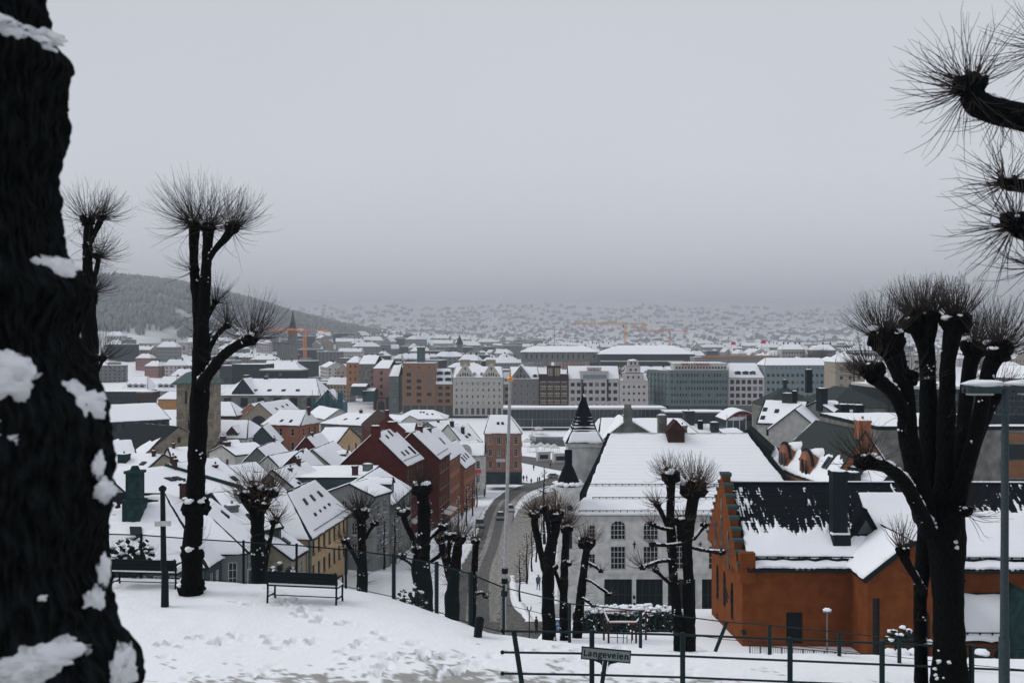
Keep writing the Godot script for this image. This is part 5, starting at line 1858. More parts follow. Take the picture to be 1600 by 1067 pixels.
func traffic() -> void:
	for q in [[782, 812, 0.0, "car_dark", "nearer black car at the left kerb of the bending road"], [797, 800, 0.1, "car_grey", "grey car in front of the black one at the left kerb"], [750, 824, 0.05, "car_dark", "dark car half hidden behind the squat pollard at the kerb"], [866, 747, 1.9, "car_grey", "small grey car on the cross street by the turret"]]:
		var d := 150.0
		for z in 14:
			d = -ground((q[0] - CX) / F * d, d) / ((q[1] - CY) / F)
		var p := P(q[0], q[1], d)
		p.y = ground(p.x, d) + 0.06
		var n := make_car(q[3])
		n.position = p
		n.rotation.y = q[2]
		add_child(n, true)
		tag(n, q[4], "car", "cars in the street below")
	var proto := make_street_tree(6.5)
	var first := true
	var pos := [[812, 943, 1.0, "street tree nearest to the flagpole with a box on its stem"], [823, 912, 1.05, "second young street tree on the right pavement"], [831, 893, 1.0, "third young street tree on the right pavement"], [838, 878, 1.05, "fourth young street tree on the right pavement"], [846, 868, 1.1, "young street tree behind the forked pollard"],
		[850, 850, 2.0, "tall slim tree with snow along its stem left of the turret"], [868, 838, 1.4, "dark slim tree close to the turret wall"],
		[745, 792, 1.25, "street tree at the red shop fronts left of the pavement"], [738, 806, 1.2, "street tree before the brick orange front"], [757, 777, 1.2, "street tree left of the orange corner house"], [729, 822, 1.25, "street tree before the brown brick front"], [716, 840, 1.2, "street tree right of the large pollard"], [693, 872, 1.25, "street tree behind the squat pollard"], [672, 850, 1.2, "street tree hidden behind the large pollard"], [617, 880, 1.3, "thin street tree left of the large pollard"], [600, 890, 1.2, "thin street tree right of the yellow house"]]
	for q in pos:
		var d := 120.0
		for z in 14:
			d = clampf(-ground((q[0] - CX) / F * d, d) / ((q[1] - CY) / F), 60.0, 400.0)
		var p := P(q[0], q[1], d)
		p.y = ground(p.x, d) - 0.1
		var n: Node3D = proto if first else proto.duplicate()
		first = false
		n.name = "street_tree"
		n.position = p
		n.scale = Vector3.ONE * q[2]
		n.rotation.y = rng.randf() * TAU
		add_child(n, true)
		tag(n, q[3], "tree", "young street trees")


func crane(label: String, px: float, ptop: float, d: float, jl: float, jr: float, m: String, turn := 0.0) -> void:
	var top := P(px, ptop, d)
	var g := ground(top.x, d)
	var h := top.y - g
	var n := thing("tower_crane", label, "crane", Vector3(top.x, g, top.z), turn, "tower cranes over the roofs")
	var s := MB.new()
	for q in [[-1, -1], [1, -1], [-1, 1], [1, 1]]:
		s.bar(Vector3(q[0], 0, q[1]), Vector3(q[0], h, q[1]), 0.5)
	var k := 0.0
	while k < h - 2.0:
		s.bar(Vector3(-1, k, 1), Vector3(1, k + 2.5, 1), 0.2)
		s.bar(Vector3(1, k, -1), Vector3(-1, k + 2.5, -1), 0.2)
		s.bar(Vector3(1, k, 1), Vector3(1, k + 2.5, -1), 0.2)
		s.bar(Vector3(-1, k, -1), Vector3(-1, k + 2.5, 1), 0.2)
		k += 2.5
	part(n, "mast", s, M[m])
	var a := (jl - px) / F * d
	var b := (jr - px) / F * d
	var long := a if absf(a) > absf(b) else b
	var short := b if long == a else a
	var j := MB.new()
	for z in [-0.8, 0.8]:
		j.bar(Vector3(0, h + 0.5, z), Vector3(long, h + 0.9, z), 0.5)
	j.bar(Vector3(0, h + 2.2, 0), Vector3(long, h + 2.0, 0), 0.5)
	var nseg := int(absf(long) / 2.6)
	for q in nseg:
		var x0 := long * q / nseg
		var x1 := long * (q + 0.5) / nseg
		var x2 := long * (q + 1.0) / nseg
		for z in [-0.8, 0.8]:
			j.bar(Vector3(x0, h + 0.6, z), Vector3(x1, h + 2.1, 0), 0.28)
			j.bar(Vector3(x1, h + 2.1, 0), Vector3(x2, h + 0.7, z), 0.28)
	part(n, "jib", j, M[m])
	j = MB.new()
	j.box(Vector3(short * 0.5, h + 0.9, 0), Vector3(absf(short), 0.7, 1.6))
	j.box(Vector3(short * 0.9, h + 0.2, 0), Vector3(absf(short) * 0.22, 2.6, 1.8))
	part(n, "counter_jib", j, M[m])
	j = MB.new()
	j.box(Vector3(signf(long) * 1.6, h - 1.1, 0), Vector3(1.6, 2.2, 1.8))
	part(n, "cab", j, M.metal_grey)


# ---------------------------------------------------------------- the town

func patches(u: float, v: float, p: Vector3, amount: float, fx: float, fy: float) -> float:
	# snow that has slid: bare near the ridge, in streaks that run down the slope
	var q := fn.get_noise_2d(p.x * fx, v * fy + p.x * 2.0) + 0.5 * fn2.get_noise_2d(p.x * fx * 3.0, v * fy * 2.0)
	return 0.25 * (q * 0.9 - (v - 0.5) * 1.6 - amount + 0.3)


func old_town() -> void:
	var grey := {"nx": 2, "ny": 3, "fm": "paint_white", "sill": true}
	var dark := {"nx": 2, "ny": 2, "fm": "paint_dark", "sill": true}
	var h: Dictionary
	# nearest, lower left
	h = house("near tiled house with a tall teal flue, behind the left bench and the fence", 150, 772, 257, 773, 92, 884, 13.0, {"hr": 6.5, "wall": "wood_teal", "roof": "tile_dark", "step": 0.17, "thick": 0.13, "rows": 1, "ww": 0.9, "wh": 2.0, "bay": 1.6, "st": grey, "sky": [[0.55, 0.42, 1.1, 1.6]], "where": func(u, v, p): return 0.10 + 0.10 * sin(v * 62.0) * smoothstep(0.15, 0.9, v) + 0.05 * fn.get_noise_2d(p.x * 80.0, v * 300.0) - 0.3 * smoothstep(0.78, 0.9, v + 0.1 * fn.get_noise_2d(p.x * 60.0, 3.0)) * smoothstep(0.9, 0.45, u)})
	chimney(h.n, Vector3(1.4, h.h + h.rise, -1.5), 0.7, 0.7, 0.9, 1.5)
	var fl := MB.new()
	fl.box(Vector3(-1.9, h.h + h.rise + 0.2, 2.0), Vector3(1.25, 4.4, 1.25))
	fl.box(Vector3(-1.9, h.h + h.rise - 1.4, 2.0), Vector3(1.7, 2.6, 1.7))
	fl.box(Vector3(-1.9, h.h + h.rise + 2.45, 2.0), Vector3(1.5, 0.25, 1.5))
	fl.tube([Vector3(-1.9, h.h + h.rise + 2.5, 2.0), Vector3(-1.9, h.h + h.rise + 3.0, 2.0)], [0.5, 0.3], 10)
	part(h.n, "flue", fl, M.copper_dark)
	h = house("low annex with a gable towards the fence, right of the tall pollard", 318, 800, 324, 792, 92, 842, 8.0, {"d2": 100.0, "hl": 4.0, "wall": "wood_grey", "roof": "tile_dark", "rows": 1, "ww": 0.8, "wh": 2.2, "bay": 1.5, "st": grey, "step": 0.7, "sky": [[0.6, 0.6]]})
	h = house("hipped house with a teal copper hip line behind the near tiled house", 165, 741, 257, 731, 118, 776, 15.0, {"hr": 6.0, "wall": "plaster_grey", "roof": "slate", "rows": 1, "chim": [[0.62, 1.2, 0.4, 1.6], [0.88, 0.0, 0.5, 1.9]], "sky": [[0.62, 0.55], [0.72, 0.55]]})
	var cb := MB.new()
	var s0: Array = h.s
	cb.bar(s0[2] + Vector3(0, 0.12, 0), s0[1] + Vector3(0, 0.25, 0), 0.5)
	part(h.n, "copper_hip", cb, M.copper_dark)
	house("broad snow roof reaching behind the tall pollard", 262, 726, 338, 716, 134, 772, 16.0, {"wall": "wood_white", "rows": 1, "chim": [[0.05, 0.5, 0.6, 1.4]], "sky": [[0.8, 0.35]]})
	house("low house with a grey chimney left of the copper hip", 160, 709, 254, 711, 165, 738, 14.0, {"wall": "sand", "rows": 1, "chim": [[0.52, 3.0, 1.5, 1.5, "copper_dark"], [0.9, 1.0, 0.5, 1.2]], "sky": [[0.85, 0.5], [0.2, 0.4], [0.3, 0.4]]})
	house("snowy roof under the tan church gable", 262, 701, 300, 699, 185, 727, 13.0, {"wall": "wood_white", "rows": 1, "chim": [[0.2, 0.5, 0.5, 1.2]]})
	h = house("wide white roof with round vents right of the tall pollard", 322, 733, 398, 722, 138, 790, 17.0, {"wall": "wood_white", "rows": 1, "sky": [[0.35, 0.6, 0.6, 0.6], [0.52, 0.6, 0.6, 0.6], [0.15, 0.8, 0.5, 0.7]], "chim": [[0.08, 1.0, 0.5, 1.2]]})
	dormer(h.n, h.s, 0.62, 0.3, 2.6, 1.7, 1.0, "wood_grey", grey)
	house("white boarded house with two small dark windows", 346, 697, 398, 692, 196, 706, 9.0, {"wall": "plaster_white", "rows": 1, "ww": 0.8, "wh": 1.9, "bay": 4.5, "st": {"nx": 1, "ny": 1, "fm": "paint_dark"}, "chim": [[0.1, 0.5, 1.2, 1.0]]})
	house("green gabled house behind the bushy pollard", 401, 700, 432, 690, 182, 728, 8.5, {"d2": 196.0, "wall": "green_wood", "rows": 1, "ww": 1.2, "wh": 1.6, "bay": 3.0, "sky": [[0.6, 0.4], [0.75, 0.4]], "chim": [[0.8, 0.2, 0.5, 1.0]]})
	house("steep snow roof with a row of skylights below the green gable", 418, 713, 462, 704, 172, 752, 12.0, {"wall": "wood_white", "rows": 1, "sky": [[0.25, 0.35, 0.9, 1.4], [0.4, 0.35, 0.9, 1.4]]})
	house("house with four round vents in its snow roof", 425, 735, 475, 722, 150, 772, 12.0, {"wall": "wood_white", "rows": 1, "sky": [[0.2, 0.45, 0.6, 0.6], [0.4, 0.48, 0.6, 0.6], [0.62, 0.52, 0.6, 0.6], [0.82, 0.56, 0.6, 0.6]], "chim": [[0.7, 0.6, 0.6, 1.4]]})
	house("small house with a dark gable in the middle of the snowy roofs", 459, 712, 476, 704, 168, 735, 7.0, {"d2": 180.0, "wall": "brick_dark", "rows": 0, "chim": [[0.5, 0.5, 0.4, 0.8]]})
	house("low snow roof in front of the bushy pollard", 330, 772, 392, 765, 108, 828, 14.0, {"wall": "wood_teal", "rows": 1, "chim": [[0.15, 3.5, 1.1, 0.8, "metal_grey"], [0.55, 2.0, 1.3, 1.4, "metal_grey"]], "sky": [[0.45, 0.3]]})
	house("snow roof with a tan gable between the bushy pollard and the yellow house", 405, 838, 432, 824, 104, 866, 7.0, {"wall": "sand", "rows": 2, "ww": 0.9, "wh": 1.4, "sky": [[0.5, 0.5]]})
	# behind them
	h = block("flat_roofed_house", "dark teal flat roofed block behind the yellow house", 446, 572, 749, 800, 152, 15.0, "wood_teal", {}, dark)
	flat_roof(h, "metal_black", 0.3)
	chimney(h.n, Vector3(4.2, h.h, 5.0), 0.9, 0.9, 1.8, 0.3)
	chimney(h.n, Vector3(5.5, h.h, 0.0), 1.6, 1.1, 1.5, 0.3, "metal_grey", false)
	chimney(h.n, Vector3(-6.0, h.h, 6.0), 0.6, 0.6, 1.6, 0.3, "lead")
	# the yellow house along the street
	h = house("long yellow house with a hipped snow roof along the street", 447, 770, 489, 752, 121, 816, 8.2, {"d2": 132.0, "hl": 3.6, "hr": 2.5, "wall": "plaster_yellow", "rows": 3, "ww": 0.95, "wh": 1.8, "bay": 2.3, "rh": 3.1, "step": 0.6, "st": {"nx": 2, "ny": 3, "fm": "paint_green", "sill": true}, "ov": 0.55, "sky": [[0.28, 0.66, 0.7, 1.0], [0.5, 0.66, 0.7, 1.0], [0.74, 0.66, 0.7, 1.0], [0.3, 0.36, 0.5, 0.5], [0.44, 0.37, 0.4, 0.4], [0.58, 0.38, 0.4, 0.4], [0.72, 0.39, 0.6, 0.4]]})
	guard(h.n, h.s, 0.12, 0.1, 0.96)
	var tr := MB.new()
	tr.box(Vector3(0, h.h - 0.35, h.l / 2 + 0.1), Vector3(h.w + 0.3, 0.5, 0.5))
	tr.box(Vector3(-h.w / 2 + 0.3, h.h / 2, h.l / 2 + 0.03), Vector3(0.7, h.h - 1.2, 0.2))
	tr.box(Vector3(h.w / 2 - 0.3, h.h / 2, h.l / 2 + 0.03), Vector3(0.7, h.h - 1.2, 0.2))
	part(h.n, "cornice", tr, M.copper)
	h = house("grey street house with a large dark dormer next to the yellow house", 556, 752, 590, 741, 143, 776, 11.0, {"d2": 158.0, "hl": 1.0, "wall": "concrete", "rows": 3, "ww": 1.0, "wh": 2.0, "bay": 2.4, "rh": 3.2, "st": grey, "sky": [[0.3, 0.7], [0.45, 0.7]]})
	dormer(h.n, h.s, 0.35, 0.22, 2.4, 1.6, 0.9, "wood_teal", grey)
	house("low shop roof between the grey street house and the dark red gable", 545, 757, 573, 750, 137, 772, 8.0, {"wall": "plaster_grey", "rows": 3, "ww": 0.9, "wh": 1.8, "bay": 1.9, "st": grey, "roof": "slate"})
	# the three brick houses
	h = house("dark red brick house with a blind gable towards the slope", 583, 678, 612, 670, 170, 722, 12.0, {"d2": 181.0, "wall": "brick_red", "rows": 4, "ww": 0.9, "wh": 1.9, "bay": 1.9, "rh": 3.2, "blank": "l", "step": 0.6, "st": {"nx": 2, "ny": 3, "fm": "stone_grey", "sill": true}, "sky": [[0.35, 0.8, 0.6, 0.8], [0.62, 0.86, 0.6, 1.4], [0.3, 0.3, 0.7, 1.0], [0.52, 0.3, 0.7, 1.0], [0.8, 0.3, 0.8, 1.9]], "chim": [[0.02, 0.4, 1.4, 1.8, "brick_red"], [0.9, 0.3, 1.6, 1.6, "brick_red"]]})
	guard(h.n, h.s, 0.14, 0.04, 0.97)
	h = house("second brown brick house with a red fire wall, behind the dark red one", 643, 677, 662, 668, 182, 712, 10.5, {"d2": 193.5, "wall": "brick_red", "rows": 4, "ww": 0.9, "wh": 1.9, "bay": 1.8, "rh": 3.2, "blank": "l", "st": {"nx": 2, "ny": 3, "fm": "sand", "sill": true}, "chim": [[0.5, 0.4, 1.0, 1.2, "brick_red"]]})
	guard(h.n, h.s, 0.14, 0.04, 0.97)
	h = house("third brick house, orange red fronts and tall narrow windows", 661, 676, 681, 664, 195, 713, 10.5, {"d2": 208.0, "wall": "brick_orange", "rows": 4, "ww": 0.85, "wh": 2.0, "bay": 1.7, "rh": 3.2, "blank": "l", "st": {"nx": 2, "ny": 3, "fm": "brick_brown", "sill": true}, "sky": [[0.5, 0.55, 0.8, 1.8]], "chim": [[0.2, 0.5, 1.2, 1.2, "lead"]]})
	var wn := house("narrow orange house with dark dormer windows beyond the third brick house", 694, 696, 712, 690, 210, 726, 9.0, {"d2": 222.0, "wall": "brick_orange", "rows": 3, "ww": 0.9, "wh": 1.9, "bay": 2.0, "st": {"nx": 2, "ny": 3, "fm": "brick_brown"}, "sky": [[0.3, 0.3, 0.7, 1.4], [0.5, 0.32, 0.7, 1.4], [0.72, 0.34, 0.7, 1.4]]})
	for q in get_children():
		if q.name.begins_with("house") and str(q.get_meta("label")).contains("brick house") and not str(q.get_meta("label")).contains("narrow"):
			var wl: Node3D = q
			for k in 2:
				var am := MB.new()
				am.box(Vector3(-2.2 + k * 4.6, 3.4, 6.4), Vector3(3.6, 0.12, 1.7), Basis(Vector3.RIGHT, 0.25))
				part(wl, "awning", am, M.canvas)
	# the white house with the round gable
	h = block("round_gabled_house", "white house with a round gable and a red shop sign beside the orange corner house", 716, 757, 712, 764, 236, 9.0, "plaster_white", {"f": func(w, hh): return bays(3, 2, w, 1.0, 1.9, 1.6, 3.4)}, grey)
	pitched(h, 2.6, 0.0, 0.0, "slate", 0.8)
	var gb := MB.new()
	for k in 12:
		var a0 := PI * k / 12.0
		var a1 := PI * (k + 1) / 12.0
		var c := Vector3(-h.w / 2 + 1.6, h.h + 1.1, h.l / 2 + 0.12)
		gb.tri(c, c + Vector3(cos(a0), sin(a0), 0) * 1.7, c + Vector3(cos(a1), sin(a1), 0) * 1.7)
		gb.quad(c + Vector3(cos(a0), sin(a0), 0) * 1.7, c + Vector3(cos(a0), sin(a0), -0.2) * 1.7 + Vector3(0, 0, -0.3), c + Vector3(cos(a1), sin(a1), -0.2) * 1.7 + Vector3(0, 0, -0.3), c + Vector3(cos(a1), sin(a1), 0) * 1.7)
	gb.box(Vector3(-h.w / 2 + 1.6, h.h + 0.5, h.l / 2 + 0.02), Vector3(3.4, 1.2, 0.2))
	part(h.n, "round_gable", gb, M.plaster_white)
	gb = MB.new()
	gb.tube([Vector3(-h.w / 2 + 1.6, h.h + 1.5, h.l / 2 + 0.1), Vector3(-h.w / 2 + 1.6, h.h + 1.5, h.l / 2 + 0.16)], [0.35, 0.35], 14)
	part(h.n, "oculus", gb, M.glass)
	gb = MB.new()
	gb.box(Vector3(1.4, 4.3, h.l / 2 + 0.12), Vector3(2.0, 0.9, 0.12))
	part(h.n, "shop_sign", gb, M.red)
	# the orange corner house
	h = block("corner_house", "four storey orange brick corner house with pale bands and teal shop fronts", 757, 815, 677, 757, 262, 11.0, "peach", {"f": func(w, _h): return bays(4, 3, w, 1.05, 1.95, 4.4, 3.3, 0.4), "r": func(w, _h): return bays(3, 3, w, 1.05, 1.95, 4.4, 3.3, 0.4), "l": []}, {"nx": 2, "ny": 3, "fm": "paint_white", "sill": true})
	var rs := pitched(h, 4.6, 1.2, 3.5, "slate", 0.7)
	skylight(h.n, rs, 0.4, 0.5)
	skylight(h.n, rs, 0.55, 0.5)
	var bd := MB.new()
	for y in [3.6, 7.25, 10.5, h.h - 0.15]:
		bd.box(Vector3(0, y, h.l / 2 + 0.05), Vector3(h.w + 0.3, 0.28, 0.3))
		bd.box(Vector3(h.w / 2 + 0.05, y - 0.003, 0), Vector3(0.3, 0.28, h.l - 0.2))
	for k in 5:
		bd.box(Vector3(-h.w / 2 + 0.25 + k * (h.w - 0.5) / 4.0, h.h / 2 + 1.8, h.l / 2 + 0.03), Vector3(0.5, h.h - 3.8, 0.12))
	part(h.n, "stone_band", bd, M.pink)
	for r in 3:
		for k in 3:
			bd = MB.new()
			bd.box(Vector3(-h.w / 2 + 0.4 + (h.w - 0.8) * (k + 1) / 4.0, 5.4 + r * 3.3, h.l / 2 + 0.02), Vector3(1.0, 2.0, 0.08))
			part(h.n, "brick_panel", bd, M.brick_orange)
		for k in 4:
			bd = MB.new()
			bd.box(Vector3(-h.w / 2 + 0.4 + (h.w - 0.8) * (k + 0.5) / 4.0, 6.5 + r * 3.3, h.l / 2 + 0.09), Vector3(1.4, 0.22, 0.24))
			part(h.n, "window_head", bd, M.pink)
	bd = MB.new()
	bd.box(Vector3(0.2, 1.75, h.l / 2 + 0.04), Vector3(h.w - 0.2, 3.3, 0.16))
	bd.box(Vector3(h.w / 2 + 0.04, 1.75, 0), Vector3(0.16, 3.3, h.l - 0.4))
	part(h.n, "shop_front", bd, M.teal_shop)
	for k in 3:
		bd = MB.new()
		bd.box(Vector3(-h.w / 2 + 2.4 + k * 2.9, 1.5, h.l / 2 + 0.14), Vector3(2.1, 2.3, 0.06))
		part(h.n, "shop_window", bd, M.glass_teal)
	bd = MB.new()
	bd.box(Vector3(-0.6, 6.6, h.l / 2 + 0.22), Vector3(2.6, 0.9, 0.1))
	part(h.n, "shop_sign", bd, M.canvas)
	bd = MB.new()
	bd.quad(Vector3(-h.w / 2 - 0.03, 0, -h.l / 2), Vector3(-h.w / 2 - 0.03, 0, h.l / 2), Vector3(-h.w / 2 - 0.03, h.h - 0.1, h.l / 2), Vector3(-h.w / 2 - 0.03, h.h - 0.1, -h.l / 2))
	part(h.n, "painted_side_wall", bd, M.lead)
	# snow roofs between
	house("red gabled house with ribbed snow roof below the orange hipped house", 478, 683, 500, 676, 205, 712, 8.0, {"d2": 216.0, "wall": "brick_red", "rows": 0, "chim": [[0.3, 0.3, 0.6, 1.0]]})
	h = house("white house with a dark dormer between the red gable and the yellow gable house", 487, 703, 520, 690, 186, 735, 12.0, {"wall": "wood_white", "rows": 1})
	dormer(h.n, h.s, 0.7, 0.35, 2.2, 1.2, 0.7, "brick_dark", grey)
	house("yellow house with a plain snow roof left of the dark red gable", 508, 668, 545, 669, 232, 693, 13.0, {"wall": "plaster_yellow", "rows": 2, "ww": 0.9, "wh": 1.5, "bay": 4.0, "st": {"nx": 2, "ny": 2, "fm": "paint_green"}})
	house("low snowed roof at the foot of the yellow house", 505, 708, 548, 706, 196, 726, 10.0, {"wall": "plaster_white", "rows": 1})
	house("long hipped roof with grey walls behind the yellow house", 545, 645, 588, 647, 310, 664, 16.0, {"hl": 5.0, "hr": 4.0, "wall": "wood_grey", "rows": 2, "sky": [[0.6, 0.5], [0.35, 0.4]], "chim": [[0.5, 0.2, 0.8, 1.2]]})
	house("dark red house with a steep bare roof behind the brick houses", 590, 640, 606, 650, 300, 668, 10.0, {"d2": 275.0, "wall": "brick_red", "roof": "brick_dark", "rows": 0, "snow": 0.0, "chim": [[0.9, 0.0, 1.2, 1.4, "brick_red"]]})
	house("white hipped hall with many roof vents in front of the brown office block", 645, 641, 676, 641, 395, 653, 17.0, {"hl": 6.0, "hr": 6.0, "wall": "plaster_white", "rows": 1, "sky": [[0.45, 0.7], [0.55, 0.7], [0.65, 0.5], [0.8, 0.5]]})
	house("low white roof left of the hipped hall", 606, 648, 640, 650, 360, 660, 12.0, {"hl": 3.0, "wall": "plaster_white", "rows": 1})
	house("flat snow roof between the brick houses and the hipped hall", 622, 662, 650, 662, 300, 672, 12.0, {"wall": "brick_red", "rows": 0})
	house("snow roof with dark ridge gear left of the orange corner house", 700, 664, 730, 662, 285, 692, 15.0, {"wall": "plaster_white", "rows": 1, "chim": [[0.1, 1.0, 0.9, 1.8, "metal_black"], [0.35, 4.0, 0.8, 2.2, "metal_black"]], "sky": [[0.6, 0.4], [0.4, 0.3]]})
	house("snow roof in front of the waterfront at the left of the mural wall", 668, 660, 700, 657, 320, 676, 14.0, {"wall": "plaster_grey", "rows": 1, "chim": [[0.4, 1.0, 0.7, 1.0]]})
	house("snow roof behind the round gabled house", 716, 690, 745, 688, 250, 706, 9.0, {"wall": "plaster_white", "rows": 1})
	# left middle distance
	h = house("dark roofed church hall with a tan front gable beside the stone tower", 205, 661, 279, 667, 262, 716, 25.0, {"wall": "stone_tan", "roof": "slate", "rows": 0, "step": 0.7, "cat": "church", "name": "church_hall", "where": func(u, v, p): return 0.22 * (0.9 * fn.get_noise_2d(p.x * 14.0, v * 60.0) - (v - 0.3) * 2.2 + 0.45 * sin(u * 9.0))})
	var wd := MB.new()
	wd.box(Vector3(h.w / 2 + 0.04, h.h - 1.5, 1.0), Vector3(0.12, 2.6, 1.4))
	wd.box(Vector3(h.w / 2 + 0.04, h.h + h.rise * 0.55, 0.0), Vector3(0.12, 1.4, 0.9))
	part(h.n, "window", wd, M.glass)
	house("small lean-to roof left of the tan church gable", 165, 690, 205, 688, 205, 716, 12.0, {"wall": "stone_tan", "rows": 0})
	house("long dark shed with a wide snow roof left of the stone tower", 150, 634, 243, 630, 300, 656, 22.0, {"wall": "wood_teal", "rows": 1, "ww": 1.2, "wh": 2.4, "bay": 2.6, "st": dark, "ov": 1.0})
	h = block("stone_tower", "square stone church tower with a low green cap behind the tall pollard", 275, 332, 598, 720, 255, 7.0, "stone_tan", {"f": func(w, hh): return [[2.2, hh - 5.5, 0.7, 3.4, 1], [3.8, hh - 5.5, 0.7, 3.4, 1], [7.3, hh - 5.5, 0.7, 3.4, 1], [3.0, hh - 12.5, 0.5, 2.6, 0]]}, dark, 0.0, "", "church tower")
	var cap := MB.new()
	for s in 4:
		var b0 := Basis(Vector3.UP, s * PI / 2)
		var w2: float = h.w / 2 + 0.5
		var hw: float = h.w / 2
		var pz: float = h.l / 2 + 0.5
		cap.quad(Vector3(0, h.h, 0) + b0 * Vector3(-w2, 0, w2), Vector3(0, h.h, 0) + b0 * Vector3(w2, 0, w2), Vector3(0, h.h, 0) + b0 * Vector3(w2 * 0.5, 2.6, w2 * 0.5), Vector3(0, h.h, 0) + b0 * Vector3(-w2 * 0.5, 2.6, w2 * 0.5))
		cap.tri(Vector3(0, h.h, 0) + b0 * Vector3(-w2 * 0.5, 2.6, w2 * 0.5), Vector3(0, h.h, 0) + b0 * Vector3(w2 * 0.5, 2.6, w2 * 0.5), Vector3(0, h.h + 3.6, 0))
		cap.box(Vector3(0, h.h - 0.2, 0) + b0 * Vector3(0, 0, w2), Vector3(w2 * 2.0, 0.4, 0.3), b0)
	part(h.n, "cap", cap, M.copper)
	for y in [0.25, 0.55]:
		cap = MB.new()
		cap.box(Vector3(0, h.h * y, h.l / 2 + 0.05), Vector3(h.w + 0.2, 0.3, 0.3))
		part(h.n, "stone_band", cap, M.stone_grey)
	h = house("great grey school with a long snow roof, small triangular vents and a dark gable", 383, 592, 494, 592, 405, 618, 24.0, {"hl": 8.0, "hr": 4.0, "wall": "stone_grey", "rows": 2, "ww": 3.0, "wh": 3.6, "bay": 6.0, "rh": 5.0, "st": dark, "step": 1.2, "cat": "building", "name": "school", "sky": [[0.32, 0.28, 1.6, 1.6], [0.47, 0.28, 1.6, 1.6], [0.62, 0.28, 1.6, 1.6], [0.77, 0.28, 1.6, 1.6]], "chim": [[0.2, 0.0, 2.4, 1.6, "lead"], [0.4, 0.0, 1.8, 1.0, "lead"]]})
	dormer(h.n, h.s, 0.24, 0.05, 9.0, 0.6, 6.0, "dark_block", dark)
	h = block("scaffolded_house", "gabled house wrapped in teal scaffold netting", 488, 535, 630, 668, 365, 11.0, "teal_net", {}, dark)
	roof(h.n, h.l * 0.95, h.w * 0.8, h.h, 5.0, 0.0, 0.0, "slate", 1.2, 0.2)
	for c in h.n.get_children():
		if c.name.begins_with("roof"):
			c.rotation.y = PI / 2
	var sc := MB.new()
	var gw: float = h.w * 0.3
	sc.tri(Vector3(-gw - 0.5, h.h, h.l / 2 + 0.4), Vector3(gw, h.h, h.l / 2 + 0.4), Vector3(-0.3, h.h + 4.4, h.l / 2 + 0.4))
	sc.box(Vector3(-h.w / 2 + 0.4, h.h / 2 + 1.0, h.l / 2 + 0.2), Vector3(1.6, h.h + 2.0, 0.6))
	sc.box(Vector3(h.w / 2 - 0.8, h.h / 2 + 2.0, h.l / 2 + 0.2), Vector3(2.2, h.h + 4.0, 0.6))
	part(h.n, "netting", sc, M.teal_net)
	for k in 6:
		rod(h.n, "scaffold_pole", Vector3(lerpf(-h.w / 2, h.w / 2, k / 5.0), 0, h.l / 2 + 0.6), Vector3(lerpf(-h.w / 2, h.w / 2, k / 5.0), h.h + 5.0, h.l / 2 + 0.6), 0.09, "metal_grey", 5)
	house("orange gable behind a grey coping, left of the arched tan gable", 391, 631, 410, 627, 340, 655, 14.0, {"d2": 356.0, "wall": "orange_gable", "rows": 0})
	h = house("tan gabled hall with a dark arched window and three vents in its snow roof", 404, 630, 448, 622, 322, 655, 15.0, {"d2": 345.0, "wall": "sand", "rows": 0, "sky": [[0.3, 0.6, 1.2, 1.0], [0.55, 0.65, 1.2, 1.0], [0.75, 0.7, 1.2, 1.0]]})
	wd = MB.new()
	for k in 10:
		var a0 := PI * k / 10.0
		var a1 := PI * (k + 1) / 10.0
		wd.tri(Vector3(-h.w / 2 - 0.06, h.h - 2.0, 0), Vector3(-h.w / 2 - 0.06, h.h - 2.0 + 4.0 * sin(a0), -3.4 * cos(a0)), Vector3(-h.w / 2 - 0.06, h.h - 2.0 + 4.0 * sin(a1), -3.4 * cos(a1)))
	part(h.n, "arched_window", wd, M.glass)
	h = house("orange house with a hipped snow roof and pale framed windows", 440, 640, 480, 641, 285, 664, 11.0, {"hl": 3.5, "hr": 0.8, "wall": "brick_orange", "rows": 2, "ww": 1.1, "wh": 2.2, "bay": 3.6, "rh": 4.0, "st": {"nx": 1, "ny": 2, "fm": "paint_white", "sill": true}, "sky": [[0.45, 0.25], [0.7, 0.25]], "chim": [[0.98, 0.3, 0.8, 1.2]]})
	house("snow roofed house with eaves dark against the orange gable", 322, 628, 360, 628, 340, 650, 14.0, {"hr": 4.0, "wall": "brick_dark", "rows": 0})
	h = house("white cottage with a cross dormer right of the stone tower", 330, 656, 388, 657, 268, 684, 14.0, {"hl": 2.0, "hr": 3.0, "wall": "wood_white", "rows": 1, "ww": 1.0, "wh": 1.8, "bay": 3.0, "st": dark})
	dormer(h.n, h.s, 0.72, 0.1, 3.2, 0.8, 1.8, "brick_dark", dark)
	house("small black gable left of the orange hipped house", 409, 667, 418, 662, 262, 690, 8.5, {"d2": 274.0, "wall": "wood_teal", "rows": 0})
	house("low snow roofs below the tan hall", 345, 690, 372, 688, 218, 704, 8.0, {"wall": "concrete", "rows": 1, "chim": [[0.1, 0.0, 1.0, 1.2]]})
	house("snow roof behind the white cottage", 500, 634, 530, 640, 345, 652, 10.0, {"wall": "plaster_white", "rows": 1})
	h = block("flat_office", "dark flat roofed office left of the stone tower", 150, 218, 614, 640, 420, 20.0, "dark_block", {"f": func(w, hh): return bays(8, 1, w, 1.6, 2.0, hh - 3.4, 3.0)}, dark)
	flat_roof(h, "metal_black", 0.6)
